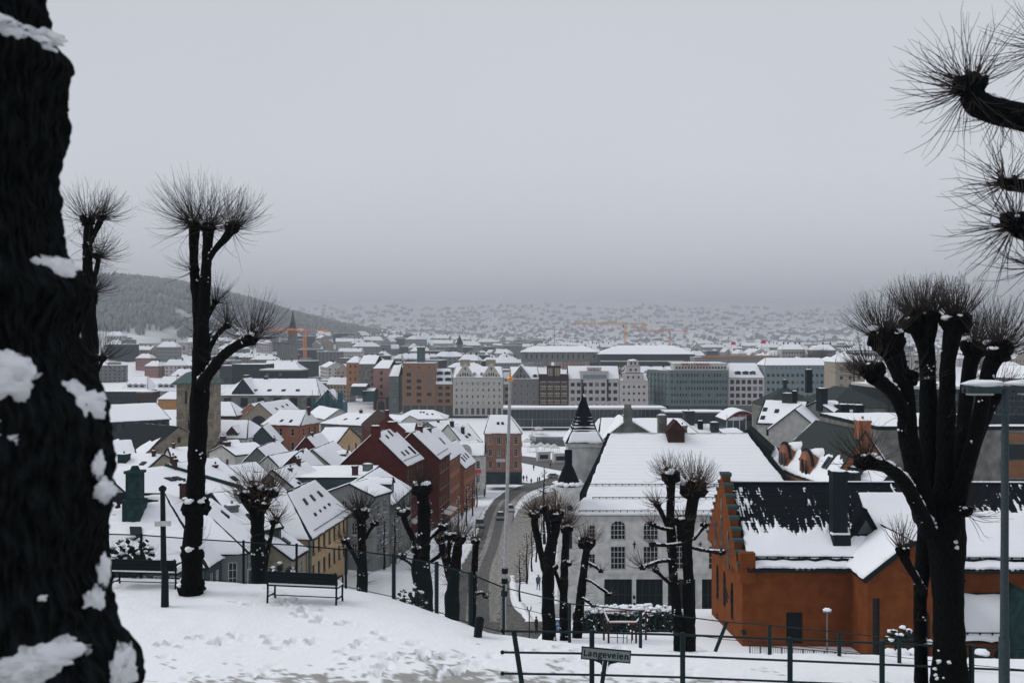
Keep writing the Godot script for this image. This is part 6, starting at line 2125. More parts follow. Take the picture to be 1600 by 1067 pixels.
	for q in [[188, 230, "left of two white mansard roofs with three dormer windows"], [237, 276, "right of two white mansard roofs with three dormer windows"]]:
		h = block("mansard_house", q[1 + 1], q[0], q[1], 611, 625, 480, 16.0, "plaster_grey", {}, dark, 0.0, "mansard roofs left of the stone tower", "house")
		var ms := pitched(h, 7.0, 3.0, 3.0, "slate", 1.5)
		for u in [0.28, 0.52, 0.76]:
			dormer(h.n, ms, u, 0.22, 2.9, 1.6, 0.5, "plaster_white", {"nx": 3, "ny": 1, "fm": "paint_dark"})
	h = block("ochre_house", "ochre house with a flat snow roof left of the stone tower", 246, 277, 624, 640, 385, 14.0, "plaster_ochre", {}, dark, 0.0, "", "house")
	pitched(h, 2.6, 2.0, 2.0, "slate", 1.5)
	h = block("brown_annex", "low brown annex in front of the mansard roofs", 212, 236, 614, 624, 400, 10.0, "brick_dark", {}, dark, 0.0, "", "house")
	flat_roof(h)
	h = block("dark_block", "dark flat roofed block behind the school", 362, 412, 572, 600, 560, 24.0, "dark_block", {}, dark)
	flat_roof(h, "metal_black", 1.0)
	h = block("slate_blue_block", "long dark green block right behind the school roof", 405, 470, 579, 600, 520, 18.0, "dark_block", {"f": func(w, hh): return bays(9, 1, w, 1.4, 1.6, hh - 3.0, 3.0)}, dark)
	flat_roof(h, "paint_white", 0.7)
	house("snow roof with a round gable window behind the dark green block", 420, 566, 462, 566, 640, 577, 18.0, {"hl": 5.0, "hr": 5.0, "wall": "plaster_white", "rows": 0, "cat": "building"})


# a snow guard: a rail on short feet along a slope at height v
func guard(n: Node3D, s: Array, v: float, u0: float, u1: float) -> void:
	var mb := MB.new()
	var nn: Vector3 = (s[1] - s[0]).cross(s[3].lerp(s[2], 0.5) - s[0].lerp(s[1], 0.5)).normalized()
	var a := on_slope(s, u0, v) + nn * 0.32
	var b := on_slope(s, u1, v) + nn * 0.32
	mb.bar(a, b, 0.07)
	var k := maxi(int(a.distance_to(b) / 0.75), 2)
	for q in k + 1:
		var p := a.lerp(b, float(q) / k)
		mb.bar(p - nn * 0.3, p + nn * 0.03, 0.09)
	part(n, "snow_guard", mb, M.metal_black)


func white_hall() -> void:
	# the big white hall right of the road, its roof one sheet of snow
	var zf := -107.0
	var x0 := 6.6
	var x1 := 33.0
	var w := x1 - x0
	var l := 31.0
	var g := -30.9
	var eave := -19.3
	var h := eave - g
	var n := thing("white_hall", "large white hall with arched windows, a turret and a huge snow roof", "building", Vector3((x0 + x1) / 2, g, zf - l / 2))
	var op := []
	var cols := [11.85, 15.5, 19.15, 22.8]
	for x in cols:
		var u: float = x - x0
		op.append([u - 0.85, 8.75, 1.7, 2.15, 1])
		op.append([u - 0.85, 5.45, 1.7, 2.6, 0])
	op.append([2.0, 9.0, 0.7, 1.4, 0])
	op.append([2.0, 5.6, 0.7, 1.6, 0])
	var bays_ := [[3.7, 0.4, 3.1, 4.0], [7.25, 0.4, 3.0, 4.0], [10.8, 0.4, 3.1, 4.0], [14.6, 0.4, 3.0, 4.0]]
	var all := op + bays_
	var mb := MB.new()
	facade(mb, Vector3(-w / 2, 0, l / 2), Vector3(1, 0, 0), w, h, all, 0.28)
	facade(mb, Vector3(w / 2, 0, l / 2), Vector3(0, 0, -1), l, h, [])
	var lb := Vector3(12.2 - 0.5 - (x0 + x1) / 2, 0, -l / 2)
	var lu := (Vector3(-w / 2, 0, l / 2) - lb).normalized()
	var ll := Vector3(-w / 2, 0, l / 2).distance_to(lb)
	facade(mb, lb, lu, ll, h, bays(7, 2, ll, 1.5, 2.2, 3.4, 3.6))
	facade(mb, Vector3(w / 2, 0, -l / 2), Vector3(-1, 0, 0), w, h, [])
	part(n, "wall", mb, M.hall_white)
	for q in op:
		var st := {"nx": 2 if q[2] < 1.0 else 4, "ny": 4 if q[3] > 2.0 else 3, "fm": "paint_white", "gm": "glass_dark", "sub": true, "sill": true}
		put_window(n, Vector3(-w / 2, 0, l / 2 - 0.12), Vector3(1, 0, 0), q, st)
	for q in bays(7, 2, ll, 1.5, 2.2, 3.4, 3.6):
		put_window(n, lb, lu, q, {"nx": 3, "ny": 3})
	for q in bays_:
		var dm := MB.new()
		dm.quad(Vector3(-w / 2 + q[0], q[1], l / 2 - 0.27), Vector3(-w / 2 + q[0] + q[2], q[1], l / 2 - 0.27), Vector3(-w / 2 + q[0] + q[2], q[1] + q[3], l / 2 - 0.27), Vector3(-w / 2 + q[0], q[1] + q[3], l / 2 - 0.27))
		var o := part(n, "garage_door", dm, M.metal_black)
		var bars := MB.new()
		for k in 3:
			bars.box(Vector3(-w / 2 + q[0] + q[2] * (k + 1) / 4.0, q[1] + q[3] / 2, l / 2 - 0.24), Vector3(0.07, q[3], 0.05))
		bars.box(Vector3(-w / 2 + q[0] + q[2] / 2, q[1] + q[3] * 0.55, l / 2 - 0.235), Vector3(q[2], 0.07, 0.05))
		part(o, "door_bar", bars, M.paint_dark)
	var tr := MB.new()
	tr.box(Vector3(0.6, 4.85, l / 2 + 0.06), Vector3(w - 5.0, 0.16, 0.2))
	tr.box(Vector3(0, h - 0.25, l / 2 + 0.12), Vector3(w + 0.2, 0.4, 0.35))
	tr.box(Vector3(0, h + 0.03, l / 2 + 0.2), Vector3(w + 0.5, 0.16, 0.6))
	part(n, "cornice", tr, M.plaster_white)
	var an := MB.new()
	for x in [13.65, 17.3, 21.0]:
		an = MB.new()
		an.box(Vector3(x - (x0 + x1) / 2, 8.2, l / 2 + 0.05), Vector3(0.1, 0.8, 0.06))
		an.box(Vector3(x - (x0 + x1) / 2, 8.3, l / 2 + 0.052), Vector3(0.36, 0.1, 0.06))
		part(n, "wall_anchor", an, M.metal_black)
	for y in [1.6, 2.4]:
		an = MB.new()
		an.box(Vector3(-w / 2 + 7.02, y, l / 2 + 0.06), Vector3(0.25, 0.35, 0.12))
		part(n, "wall_lamp", an, M.metal_black)
	# roof, flared at the eave: a lower and an upper slope
	var cx := (x0 + x1) / 2
	var e0 := Vector3(-w / 2 - 0.4, h + 0.05, l / 2 + 0.5)
	var e1 := Vector3(w / 2 + 0.4, h + 0.05, l / 2 + 0.5)
	var m0 := Vector3(-w / 2 + 1.2, h + 1.35, l / 2 - 2.6)
	var m1 := Vector3(w / 2 + 0.2, h + 1.35, l / 2 - 2.6)
	var r0 := Vector3(12.2 - cx, h + 7.6, 0.0)
	var r1 := Vector3(30.4 - cx, h + 7.6, 0.0)
	var rb := MB.new()
	slab(rb, e0, e1, m1, m0)
	slab(rb, m0, m1, r1, r0)
	var be0 := Vector3(e1.x, e1.y, -e1.z)
	var be1 := Vector3(12.2 - 0.9 - cx, e0.y, -e0.z)
	slab(rb, be0, be1, r0, r1)
	slab(rb, be1, e0, m0, r0)
	slab(rb, e1, be0, Vector3(m1.x, m1.y, -m1.z), m1)
	slab(rb, m1, Vector3(m1.x, m1.y, -m1.z), r1, r1)
	part(n, "roof", rb, M.tile_dark)
	var sb := MB.new()
	var ridged := func(u, v, p): return 0.15 + 0.022 * sin(v * 120.0) + 0.012 * fn.get_noise_3d(p.x * 120.0, p.y * 120.0, p.z * 120.0)
	snow_on(sb, e0, e1, m1, m0, 0.35, 0.25, -0.1, 0.05, 0.18)
	snow_on(sb, m0, m1, r1, r0, 0.14, 0.5, 0.25, -0.1, 0.2, ridged)
	snow_on(sb, be0, be1, r0, r1, 2.0)
	snow_on(sb, m1, Vector3(m1.x, m1.y, -m1.z), r1, r1, 1.0)
	part(n, "roof_snow", sb, M.snow)
	guard(n, [e0, e1, m1, m0], 0.12, 0.04, 0.98)
	guard(n, [e0, e1, m1, m0], 0.93, 0.06, 0.98)
	guard(n, [m0, m1, r1, r0], 0.17, 0.02, 0.97)
	# hip tiles on the right ridge line
	var ht := MB.new()
	for k in 40:
		var p := m1.lerp(r1, k / 39.0) + Vector3(0, 0.22, 0)
		ht.box(p, Vector3(0.32, 0.22, 0.32))
	part(n, "hip_tiles", ht, M.metal_black, "stuff")
	# the dark red ridge dormer and chimney
	var dr := MB.new()
	var dc := Vector3(20.6 - cx, h + 7.1, 1.2)
	dr.box(dc, Vector3(2.1, 2.0, 2.2))
	dr.tri(dc + Vector3(-1.25, 0.95, 1.25), dc + Vector3(1.25, 0.95, 1.25), dc + Vector3(0, 2.3, 1.25))
	slab(dr, dc + Vector3(-1.3, 0.9, -1.3), dc + Vector3(-1.3, 0.9, 1.3), dc + Vector3(0, 2.35, 1.3), dc + Vector3(0, 2.35, -1.3), 0.1)
	slab(dr, dc + Vector3(1.3, 0.9, 1.3), dc + Vector3(1.3, 0.9, -1.3), dc + Vector3(0, 2.35, -1.3), dc + Vector3(0, 2.35, 1.3), 0.1)
	part(n, "dormer", dr, M.brick_dark)
	chimney(n, Vector3(19.4 - cx, h + 7.4, -1.5), 1.1, 1.1, 2.4, 1.0, "stone_grey")
	# the round corner turret with a flared spire
	var tc := Vector3(6.35 - cx, 0, l / 2 - 0.9)
	var tm := MB.new()
	tm.tube([tc, tc + Vector3(0, 13.9, 0), tc + Vector3(0, 14.3, 0), tc + Vector3(0, 14.7, 0)], [1.25, 1.25, 1.5, 1.6], 20)
	part(n, "turret", tm, M.hall_white)
	tm = MB.new()
	tm.tube([tc + Vector3(0, 14.75, 0), tc + Vector3(0, 15.3, 0), tc + Vector3(0, 16.3, 0), tc + Vector3(0, 17.0, 0), tc + Vector3(0, 17.4, 0)], [1.65, 1.2, 0.8, 0.45, 0.34], 10)
	tm.tube([tc + Vector3(0, 17.2, 0), tc + Vector3(0, 18.7, 0)], [0.46, 0.46], 8)
	part(n, "turret_spire", tm, M.tile_dark)
	tm = MB.new()
	for k in 14:
		var a := TAU * k / 14.0
		tm.blob(tc + Vector3(cos(a) * 1.3, 14.95 + 0.1 * sin(k * 3.0), sin(a) * 1.3), Vector3(0.42, 0.24, 0.42), 0.3, fn, 90.0)
	part(n, "spire_snow", tm, M.snow)
	tm = MB.new()
	tm.tube([tc + Vector3(0.1, 12.4, 1.17), tc + Vector3(0.1, 12.4, 1.31)], [0.32, 0.32], 14)
	part(n, "oculus", tm, M.glass)
	tm = MB.new()
	tm.box(tc + Vector3(0.1, 8.8, 1.21), Vector3(0.5, 1.8, 0.14))
	part(n, "slit_window", tm, M.glass)
	tm = MB.new()
	tm.box(tc + Vector3(0.1, 10.7, 1.25), Vector3(0.1, 0.8, 0.08))
	tm.box(tc + Vector3(0.1, 10.8, 1.252), Vector3(0.36, 0.1, 0.08))
	part(n, "wall_anchor", tm, M.metal_black)
	# the square tower behind it
	var tb := Vector3(9.2 - cx, 0, l / 2 - 16.5)
	tm = MB.new()
	tm.box(tb + Vector3(0, 9.0, 0), Vector3(4.2, 18.0, 4.2))
	tm.box(tb + Vector3(0, 17.8, 0), Vector3(4.7, 0.5, 4.7))
	part(n, "tower", tm, M.hall_white)
	tm = MB.new()
	var ts := MB.new()
	for s in 4:
		var b0 := Basis(Vector3.UP, s * PI / 2)
		var c := tb + Vector3(0, 18.0, 0)
		var lo0 := c + b0 * Vector3(-2.5, 0.05, 2.5)
		var lo1 := c + b0 * Vector3(2.5, 0.05, 2.5)
		var mi0 := c + b0 * Vector3(-1.65, 1.5, 1.65)
		var mi1 := c + b0 * Vector3(1.65, 1.5, 1.65)
		tm.quad(lo0, lo1, mi1, mi0)
		tm.tri(mi0, mi1, c + Vector3(0, 6.4, 0))
		snow_on(ts, lo0, lo1, mi1, mi0, 0.25, 0.2, 0.0, 0.0, 0.12)
		snow_on(ts, mi0, mi1, c + Vector3(0, 6.4, 0), c + Vector3(0, 6.4, 0), 0.16, 0.1, 0.1, 0.0, 0.1, func(u, v, p): return 0.07 * (sin(v * 75.0) - 0.35 - v * 2.6 + 1.4 * absf(u - 0.5)))
	tm.tube([tb + Vector3(0, 24.2, 0), tb + Vector3(0, 25.2, 0)], [0.12, 0.05], 6)
	part(n, "tower_spire", tm, M.tile_dark)
	part(n, "spire_snow", ts, M.snow)


func church() -> void:
	# the orange church: ridge along x, stepped gable at its left end
	var g := -24.2
	var x0 := 17.0
	var w := 25.0
	var l := 12.0
	var zc := -76.0
	var eave := -16.6
	var h := eave - g
	var rise := 5.2
	var n := thing("orange_church", "orange brick church with a stepped gable and a half bare slate roof", "church", Vector3(x0 + w / 2, g, zc), -0.02)
	var mb := MB.new()
	var gable := []
	for q in [[2.6, 0.0], [5.5, 0.9], [8.4, 0.0]]:
		gable.append([q[0] - 0.5, 2.8 + q[1] * 0.2, 1.0, 2.9, 2])
		gable.append([q[0] - 0.45, 0.35, 0.9, 1.4, 2])
	for q in gable:
		q[1] += 0.001
	var low := []
	for q in gable:
		if q[1] + q[3] < h:
			low.append(q)
	facade(mb, Vector3(-w / 2, 0, -l / 2), Vector3(0, 0, 1), l, h, low, 0.1)
	facade(mb, Vector3(-w / 2, 0, l / 2), Vector3(1, 0, 0), w, h, [[3.2, 2.1, 1.2, 2.3]], 0.3)
	facade(mb, Vector3(w / 2, 0, l / 2), Vector3(0, 0, -1), l, h, [])
	facade(mb, Vector3(w / 2, 0, -l / 2), Vector3(-1, 0, 0), w, h, [])
	mb.tri(Vector3(w / 2, h, l / 2), Vector3(w / 2, h, -l / 2), Vector3(w / 2, h + rise, 0))
	part(n, "wall", mb, M.brick_church)
	for q in low:
		put_window(n, Vector3(-w / 2 - 0.07, 0, -l / 2), Vector3(0, 0, 1), q, {"nx": 2, "ny": 5, "fm": "metal_black", "sub": true})
	# upper gable with its steps, a wall 0.6 m thick
	var steps := 9
	var gm := MB.new()
	var cp: MB
	for k in steps:
		var half := lerpf(l / 2 + 0.15, 0.42, float(k) / (steps - 1))
		var y0 := h - 0.4 + k * (rise + 1.3) / steps
		var y1 := h - 0.4 + (k + 1) * (rise + 1.3) / steps
		gm.box(Vector3(-w / 2 - 0.02, (y0 + y1) / 2, 0), Vector3(0.62 + 0.002 * k, y1 - y0 + 0.02, half * 2.0))
		for s in [-1, 1]:
			cp = MB.new()
			cp.box(Vector3(-w / 2 - 0.02, y1 + 0.05, s * (half - 0.22)), Vector3(0.8, 0.1, 0.62))
			cp.box(Vector3(-w / 2 - 0.02, y1 - 0.08, s * (half + 0.04)), Vector3(0.76, 0.2, 0.1), Basis(Vector3.RIGHT, s * 0.5))
			part(n, "coping_stone", cp, M.coping)
	part(n, "stepped_gable", gm, M.brick_church)
	for q in [[-2.5, h - 0.8, 2.5], [0.0, h - 0.2, 3.0], [2.5, h - 0.8, 2.5]]:
		var lw := MB.new()
		lw.box(Vector3(-w / 2 - 0.31, q[1] + 1.2, q[0]), Vector3(0.08, q[2], 0.75))
		lw.tube([Vector3(-w / 2 - 0.27, q[1] + 1.2 + q[2] / 2, q[0]), Vector3(-w / 2 - 0.352, q[1] + 1.2 + q[2] / 2, q[0])], [0.375, 0.375], 14)
		part(n, "lancet_window", lw, M.glass)
	var oc := MB.new()
	oc.box(Vector3(-w / 2 - 0.33, h + 3.6, 0.0), Vector3(0.08, 1.1, 0.3))
	part(n, "slit_window", oc, M.glass)
	oc = MB.new()
	for k in 5:
		oc.box(Vector3(-w / 2 - 0.36, h - 2.55 - 0.12 * k, 1.6 + 0.22 * k), Vector3(0.08, 0.12, 0.34))
	for k in 3:
		oc.box(Vector3(-w / 2 - 0.36, h - 3.2 - 0.12 * k, 1.7 + 0.25 * k), Vector3(0.08, 0.12, 0.3))
	part(n, "iron_wall_ornament", oc, M.metal_black)
	oc = MB.new()
	oc.box(Vector3(-w / 2 + 0.05, 3.0, l / 2 + 0.25), Vector3(0.3, 0.2, 0.5))
	part(n, "wall_lamp", oc, M.metal_black)
	# shoulder at the near corner
	oc = MB.new()
	oc.box(Vector3(-w / 2 + 0.3, h + 0.1, l / 2 + 0.12), Vector3(1.1, 2.2, 0.7))
	part(n, "corner_shoulder", oc, M.brick_church)
	var door := MB.new()
	door.quad(Vector3(-w / 2 + 3.2, 2.1, l / 2 - 0.29), Vector3(-w / 2 + 4.4, 2.1, l / 2 - 0.29), Vector3(-w / 2 + 4.4, 4.4, l / 2 - 0.29), Vector3(-w / 2 + 3.2, 4.4, l / 2 - 0.29))
	part(n, "door", door, M.metal_black)
	# roof with a break near the eave
	var rb := MB.new()
	var e0 := Vector3(-w / 2 + 0.3, h + 0.02, l / 2 + 0.45)
	var e1 := Vector3(w / 2, h + 0.02, l / 2 + 0.45)
	var r0 := Vector3(-w / 2 + 0.3, h + rise + 0.1, 0)
	var r1 := Vector3(w / 2, h + rise + 0.1, 0)
	slab(rb, e0, e1, r1, r0)
	slab(rb, Vector3(w / 2, e0.y, -e0.z), Vector3(-w / 2 + 0.3, e0.y, -e0.z), r0, r1)
	rb.tube([r0 + Vector3(0, 0.05, 0), r1 + Vector3(0, 0.05, 0)], [0.14, 0.14], 8)
	part(n, "roof", rb, M.tile_dark)
	# the slates themselves, course by course on the bare part
	var tl := MB.new()
	var courses := 26
	var nn := (e1 - e0).cross(r0 - e0).normalized()
	for c in courses:
		for k in 72:
			var u := (k + (0.5 if c % 2 else 0.0)) / 72.0
			if u > 0.985:
				continue
			var p := on_slope([e0, e1, r1, r0], u + 0.5 / 72.0, (c + 0.5) / courses)
			var sl: Vector3 = (r0 - e0).normalized()
			tl.quad(p - Vector3(0.165, 0, 0) - sl * 0.17 + nn * 0.045, p + Vector3(0.165, 0, 0) - sl * 0.17 + nn * 0.045, p + Vector3(0.165, 0, 0) + sl * 0.15 + nn * 0.02, p - Vector3(0.165, 0, 0) + sl * 0.15 + nn * 0.02)
			tl.quad(p - Vector3(0.165, 0, 0) - sl * 0.17 + nn * 0.005, p + Vector3(0.165, 0, 0) - sl * 0.17 + nn * 0.005, p + Vector3(0.165, 0, 0) - sl * 0.17 + nn * 0.045, p - Vector3(0.165, 0, 0) - sl * 0.17 + nn * 0.045)
	part(n, "roof_tiles", tl, M.tile_dark, "stuff")
	var sb := MB.new()
	var slid := func(u, v, p):
		var q: float = fn.get_noise_2d(p.x * 130.0 + v * 20.0, v * 60.0) * 1.5 + 1.0 * fn2.get_noise_2d(p.x * 420.0, v * 500.0) + 0.12 * sin(v * 163.0) + 0.5 * fn.get_noise_2d(p.x * 30.0, v * 90.0)
		var bare: float = smoothstep(0.22, 0.62, v + 0.12 * fn.get_noise_2d(p.x * 40.0, 7.0)) if u < 0.40 else smoothstep(0.86, 0.9, v)
		if u > 0.72:
			bare = smoothstep(0.55, 0.75, v)
		var edge_ := smoothstep(0.10, 0.04, u) * 0.9
		return 0.17 + 0.02 * sin(v * 163.0) - bare * (0.40 - 0.34 * q) + edge_ * 0.14 - 0.5 * smoothstep(0.93, 0.96, v) * smoothstep(0.43, 0.38, u)
	snow_on(sb, on_slope([e0, e1, r1, r0], 0.0, 0.115), on_slope([e0, e1, r1, r0], 1.0, 0.115), r1, r0, 0.11, 0.12, 0.02, 0.02, 0.18, slid)
	snow_on(sb, e0, e1, on_slope([e0, e1, r1, r0], 1.0, 0.1), on_slope([e0, e1, r1, r0], 0.0, 0.1), 0.2, 0.12, 0.0, 0.02, 0.16)
	snow_on(sb, Vector3(w / 2, e0.y, -e0.z), Vector3(-w / 2 + 0.3, e0.y, -e0.z), r0, r1, 1.0)
	sb.tube([r0 + Vector3(0, 0.19, 0), r0.lerp(r1, 0.3) + Vector3(0, 0.17, 0), r0.lerp(r1, 0.6) + Vector3(0, 0.2, 0), r1 + Vector3(0, 0.18, 0)], [0.08, 0.07, 0.09, 0.08], 7)
	part(n, "roof_snow", sb, M.snow)
	guard(n, [e0, e1, r1, r0], 0.108, 0.0, 1.0)
	var gut := MB.new()
	gut.tube([e0 + Vector3(0, -0.1, 0.08), e1 + Vector3(0, -0.1, 0.08)], [0.09, 0.09], 8)
	for k in 60:
		gut.box(e0.lerp(e1, k / 59.0) + Vector3(0, 0.04, 0.03), Vector3(0.14, 0.14, 0.12))
	part(n, "gutter", gut, M.metal_black)
	rod(n, "downpipe", Vector3(-w / 2 + 8.95, 0, l / 2 + 0.12), Vector3(-w / 2 + 8.95, h - 0.1, l / 2 + 0.12), 0.07, "metal_black")
	# tall chimney stack
	var ch := MB.new()
	var cp_ := Vector3(-w / 2 + 7.55, h + 1.2, 4.2)
	ch.box(cp_ + Vector3(0, 2.6, 0), Vector3(1.08, 6.1, 1.08))
	ch.box(cp_ + Vector3(0.05, 0.1, 0.1), Vector3(1.3, 1.9, 1.3))
	ch.box(cp_ + Vector3(0, 5.5, 0), Vector3(1.22, 0.4, 1.22))
	for k in 3:
		ch.box(cp_ + Vector3(-0.38 + 0.38 * k, 2.6, 0.545), Vector3(0.2, 5.6, 0.06))
	part(n, "chimney", ch, M.metal_black)
	ch = MB.new()
	ch.blob(cp_ + Vector3(0, 5.72, 0), Vector3(0.6, 0.12, 0.6), 0.2, fn)
	ch.box(cp_ + Vector3(0, 1.1, 0.42), Vector3(1.3, 0.14, 0.62))
	part(n, "chimney_snow", ch, M.snow)
	# triangular roof dormer with a glazed front
	var tdm := MB.new()
	var dp := Vector3(-w / 2 + 9.6, h + 1.9, 4.2)
	var da := dp + Vector3(-1.15, 0, 0)
	var db := dp + Vector3(1.15, 0, 0)
	var dt := dp + Vector3(0, 2.1, 0)
	tdm.tri(da, db, dt)
	slab(tdm, da + Vector3(-0.15, -0.1, -3.2), da + Vector3(-0.15, -0.1, 0.15), dt + Vector3(0, 0.1, 0.15), dt + Vector3(0, 0.1, -3.2), 0.12)
	slab(tdm, db + Vector3(0.15, -0.1, 0.15), db + Vector3(0.15, -0.1, -3.2), dt + Vector3(0, 0.1, -3.2), dt + Vector3(0, 0.1, 0.15), 0.12)
	var dn := part(n, "dormer", tdm, M.tile_dark)
	var gl := MB.new()
	gl.tri(dp + Vector3(-0.62, 0.3, 0.05), dp + Vector3(0.62, 0.3, 0.05), dp + Vector3(0, 1.35, 0.05))
	part(dn, "pane", gl, M.glass_teal)
	# cross wing towards the eye
	var wx := -w / 2 + 10.9
	var wg := MB.new()
	var ww := 6.1
	var wz := l / 2 + 3.6
	facade(wg, Vector3(wx - ww / 2, 0, wz), Vector3(1, 0, 0), ww, h + 0.3, [[0.35, 1.4, 0.5, 5.0, 0], [3.6, 2.0, 0.7, 3.6, 2]], 0.25)
	wg.tri(Vector3(wx - ww / 2, h + 0.3, wz), Vector3(wx + ww / 2, h + 0.3, wz), Vector3(wx, h + 2.6, wz))
	facade(wg, Vector3(wx + ww / 2, 0, wz), Vector3(0, 0, -1), 3.6, h + 0.3, [])
	facade(wg, Vector3(wx - ww / 2, 0, l / 2), Vector3(0, 0, 1), 3.6, h + 0.3, [])
	part(n, "cross_wing", wg, M.brick_church)
	put_window(n, Vector3(wx - ww / 2, 0, wz - 0.1), Vector3(1, 0, 0), [0.35, 1.4, 0.5, 5.0], {"nx": 1, "ny": 6, "fm": "paint_dark"})
	put_window(n, Vector3(wx - ww / 2, 0, wz - 0.1), Vector3(1, 0, 0), [3.6, 2.0, 0.7, 3.6], {"nx": 2, "ny": 5, "fm": "paint_dark"})
	var wr := MB.new()
	var wl0 := Vector3(wx - ww / 2 - 0.4, h + 0.12, l / 2 - 1.0)
	var wl1 := Vector3(wx - ww / 2 - 0.4, h + 0.12, wz + 0.35)
	var wr0 := Vector3(wx + ww / 2 + 0.4, h + 0.12, wz + 0.35)
	var wr1 := Vector3(wx + ww / 2 + 0.4, h + 0.12, l / 2 - 1.0)
	var wt0 := Vector3(wx, h + 2.85, l / 2 - 3.4)
	var wt1 := Vector3(wx, h + 2.85, wz + 0.35)
	slab(wr, wl0, wl1, wt1, wt0)
	slab(wr, wr0, wr1, wt0, wt1)
	part(n, "wing_roof", wr, M.tile_dark)
	sb = MB.new()
	snow_on(sb, wl0, wl1, wt1, wt0, 0.25, 0.25, 0.1, 0.05, 0.16)
	snow_on(sb, wr0, wr1, wt0, wt1, 0.25, 0.25, 0.1, 0.05, 0.16)
	part(n, "wing_snow", sb, M.snow)
	var barge := MB.new()
	barge.bar(wl1 + Vector3(0, -0.05, 0.05), wt1 + Vector3(0, -0.05, 0.05), 0.16, 0.3)
	barge.bar(wr0 + Vector3(0, -0.05, 0.05), wt1 + Vector3(0, -0.05, 0.05), 0.16, 0.3)
	part(n, "barge_board", barge, M.metal_black)
	# lean-to and porch at the right
	var lt := MB.new()
	var lx := wx + ww / 2 + 0.05
	facade(lt, Vector3(lx, 0, l / 2 + 3.0), Vector3(1, 0, 0), 5.4, h - 4.3, [])
	part(n, "lean_to", lt, M.brick_church)
	lt = MB.new()
	var a0 := Vector3(lx, h - 4.25, l / 2 + 3.3)
	var a1 := Vector3(lx + 5.4, h - 4.25, l / 2 + 3.3)
	var a2 := Vector3(lx + 5.4, h - 1.7, l / 2 + 0.02)
	var a3 := Vector3(lx, h - 1.7, l / 2 + 0.02)
	slab(lt, a0, a1, a2, a3)
	part(n, "lean_to_roof", lt, M.tile_dark)
	lt = MB.new()
	snow_on(lt, a0, a1, a2, a3, 0.3, 0.12, 0.1, 0.02, 0.18)
	part(n, "lean_to_snow", lt, M.snow)
	guard(n, [a0, a1, a2, a3], 0.12, 0.02, 0.98)
	var po := MB.new()
	var px_ := lx + 5.3
	var pz := l / 2 + 6.0
	facade(po, Vector3(px_ - 2.6, 0, pz), Vector3(1, 0, 0), 5.2, h - 5.6, [[0.6, 0.3, 0.7, 1.5, 2]], 0.25)
	po.tri(Vector3(px_ - 2.6, h - 5.6, pz), Vector3(px_ + 2.6, h - 5.6, pz), Vector3(px_, h - 1.1, pz))
	facade(po, Vector3(px_ - 2.6, 0, l / 2), Vector3(0, 0, 1), 6.0, h - 5.6, [])
	facade(po, Vector3(px_ + 2.6, 0, pz), Vector3(0, 0, -1), 6.0, h - 5.6, [])
	part(n, "porch", po, M.brick_church)
	po = MB.new()
	po.box(Vector3(px_ - 0.2, h - 3.6, pz + 0.02), Vector3(0.25, 2.0, 0.08))
	part(n, "slit_window", po, M.glass)
	po = MB.new()
	slab(po, Vector3(px_ - 2.9, h - 6.0, l / 2), Vector3(px_ - 2.9, h - 6.0, pz + 0.3), Vector3(px_, h - 0.9, pz + 0.3), Vector3(px_, h - 0.9, l / 2))
	slab(po, Vector3(px_ + 2.9, h - 6.0, pz + 0.3), Vector3(px_ + 2.9, h - 6.0, l / 2), Vector3(px_, h - 0.9, l / 2), Vector3(px_, h - 0.9, pz + 0.3))
	part(n, "porch_roof", po, M.copper_dark)
	# ramp with a fine barred parapet in front
	var rp := thing("ramp_railing", "dark barred railing of the ramp before the church door", "railing")
	var bars := MB.new()
	var prev := Vector3.ZERO
	for k in 13:
		var p := P(lerpf(1172, 1372, k / 12.0), lerpf(1020, 1037, k / 12.0), 64.0 - 0.25 * k)
		p.y -= 0.2
		rod(rp, "post", p - Vector3(0, 0.9, 0), p + Vector3(0, 0.75, 0), 0.035, "metal_black", 6)
		if k:
			rod(rp, "rail", prev + Vector3(0, 0.72, 0), p + Vector3(0, 0.72, 0), 0.03, "metal_black", 5)
			rod(rp, "rail", prev + Vector3(0, -0.3, 0), p + Vector3(0, -0.3, 0), 0.03, "metal_black", 5)
			for s in 6:
				var c := prev.lerp(p, (s + 0.5) / 6.0)
				bars.tube([c + Vector3(0, -0.3, 0), c + Vector3(0, 0.72, 0)], [0.014, 0.014], 4)
		prev = p
	part(rp, "bars", bars, M.metal_black, "stuff")
	for q in [[1392, "left rubbish bin with a snow cap at the church wing"], [1412, "second rubbish bin with a snow cap at the church wing"], [1431, "third rubbish bin with a snow cap left of the great pollard"], [1536, "lone rubbish bin with a snow cap right of the great pollard"]]:
		var p := P(q[0], 1045, 44.0)
		var bn := thing("rubbish_bin", q[1], "bin", p, 0.1, "snow capped bins before the church")
		var bb := MB.new()
		bb.box(Vector3(0, -0.2, 0), Vector3(0.55, 1.6, 0.6))
		part(bn, "body", bb, M.metal_green)
		bb = MB.new()
		bb.box(Vector3(0, 0.63, 0.02), Vector3(0.62, 0.07, 0.68))
		part(bn, "lid", bb, M.metal_black)
		bb = MB.new()
		bb.blob(Vector3(0, 0.72, 0), Vector3(0.32, 0.2, 0.34), 0.2, fn, 120.0, 12, 8)
		part(bn, "snow_cap", bb, M.snow)


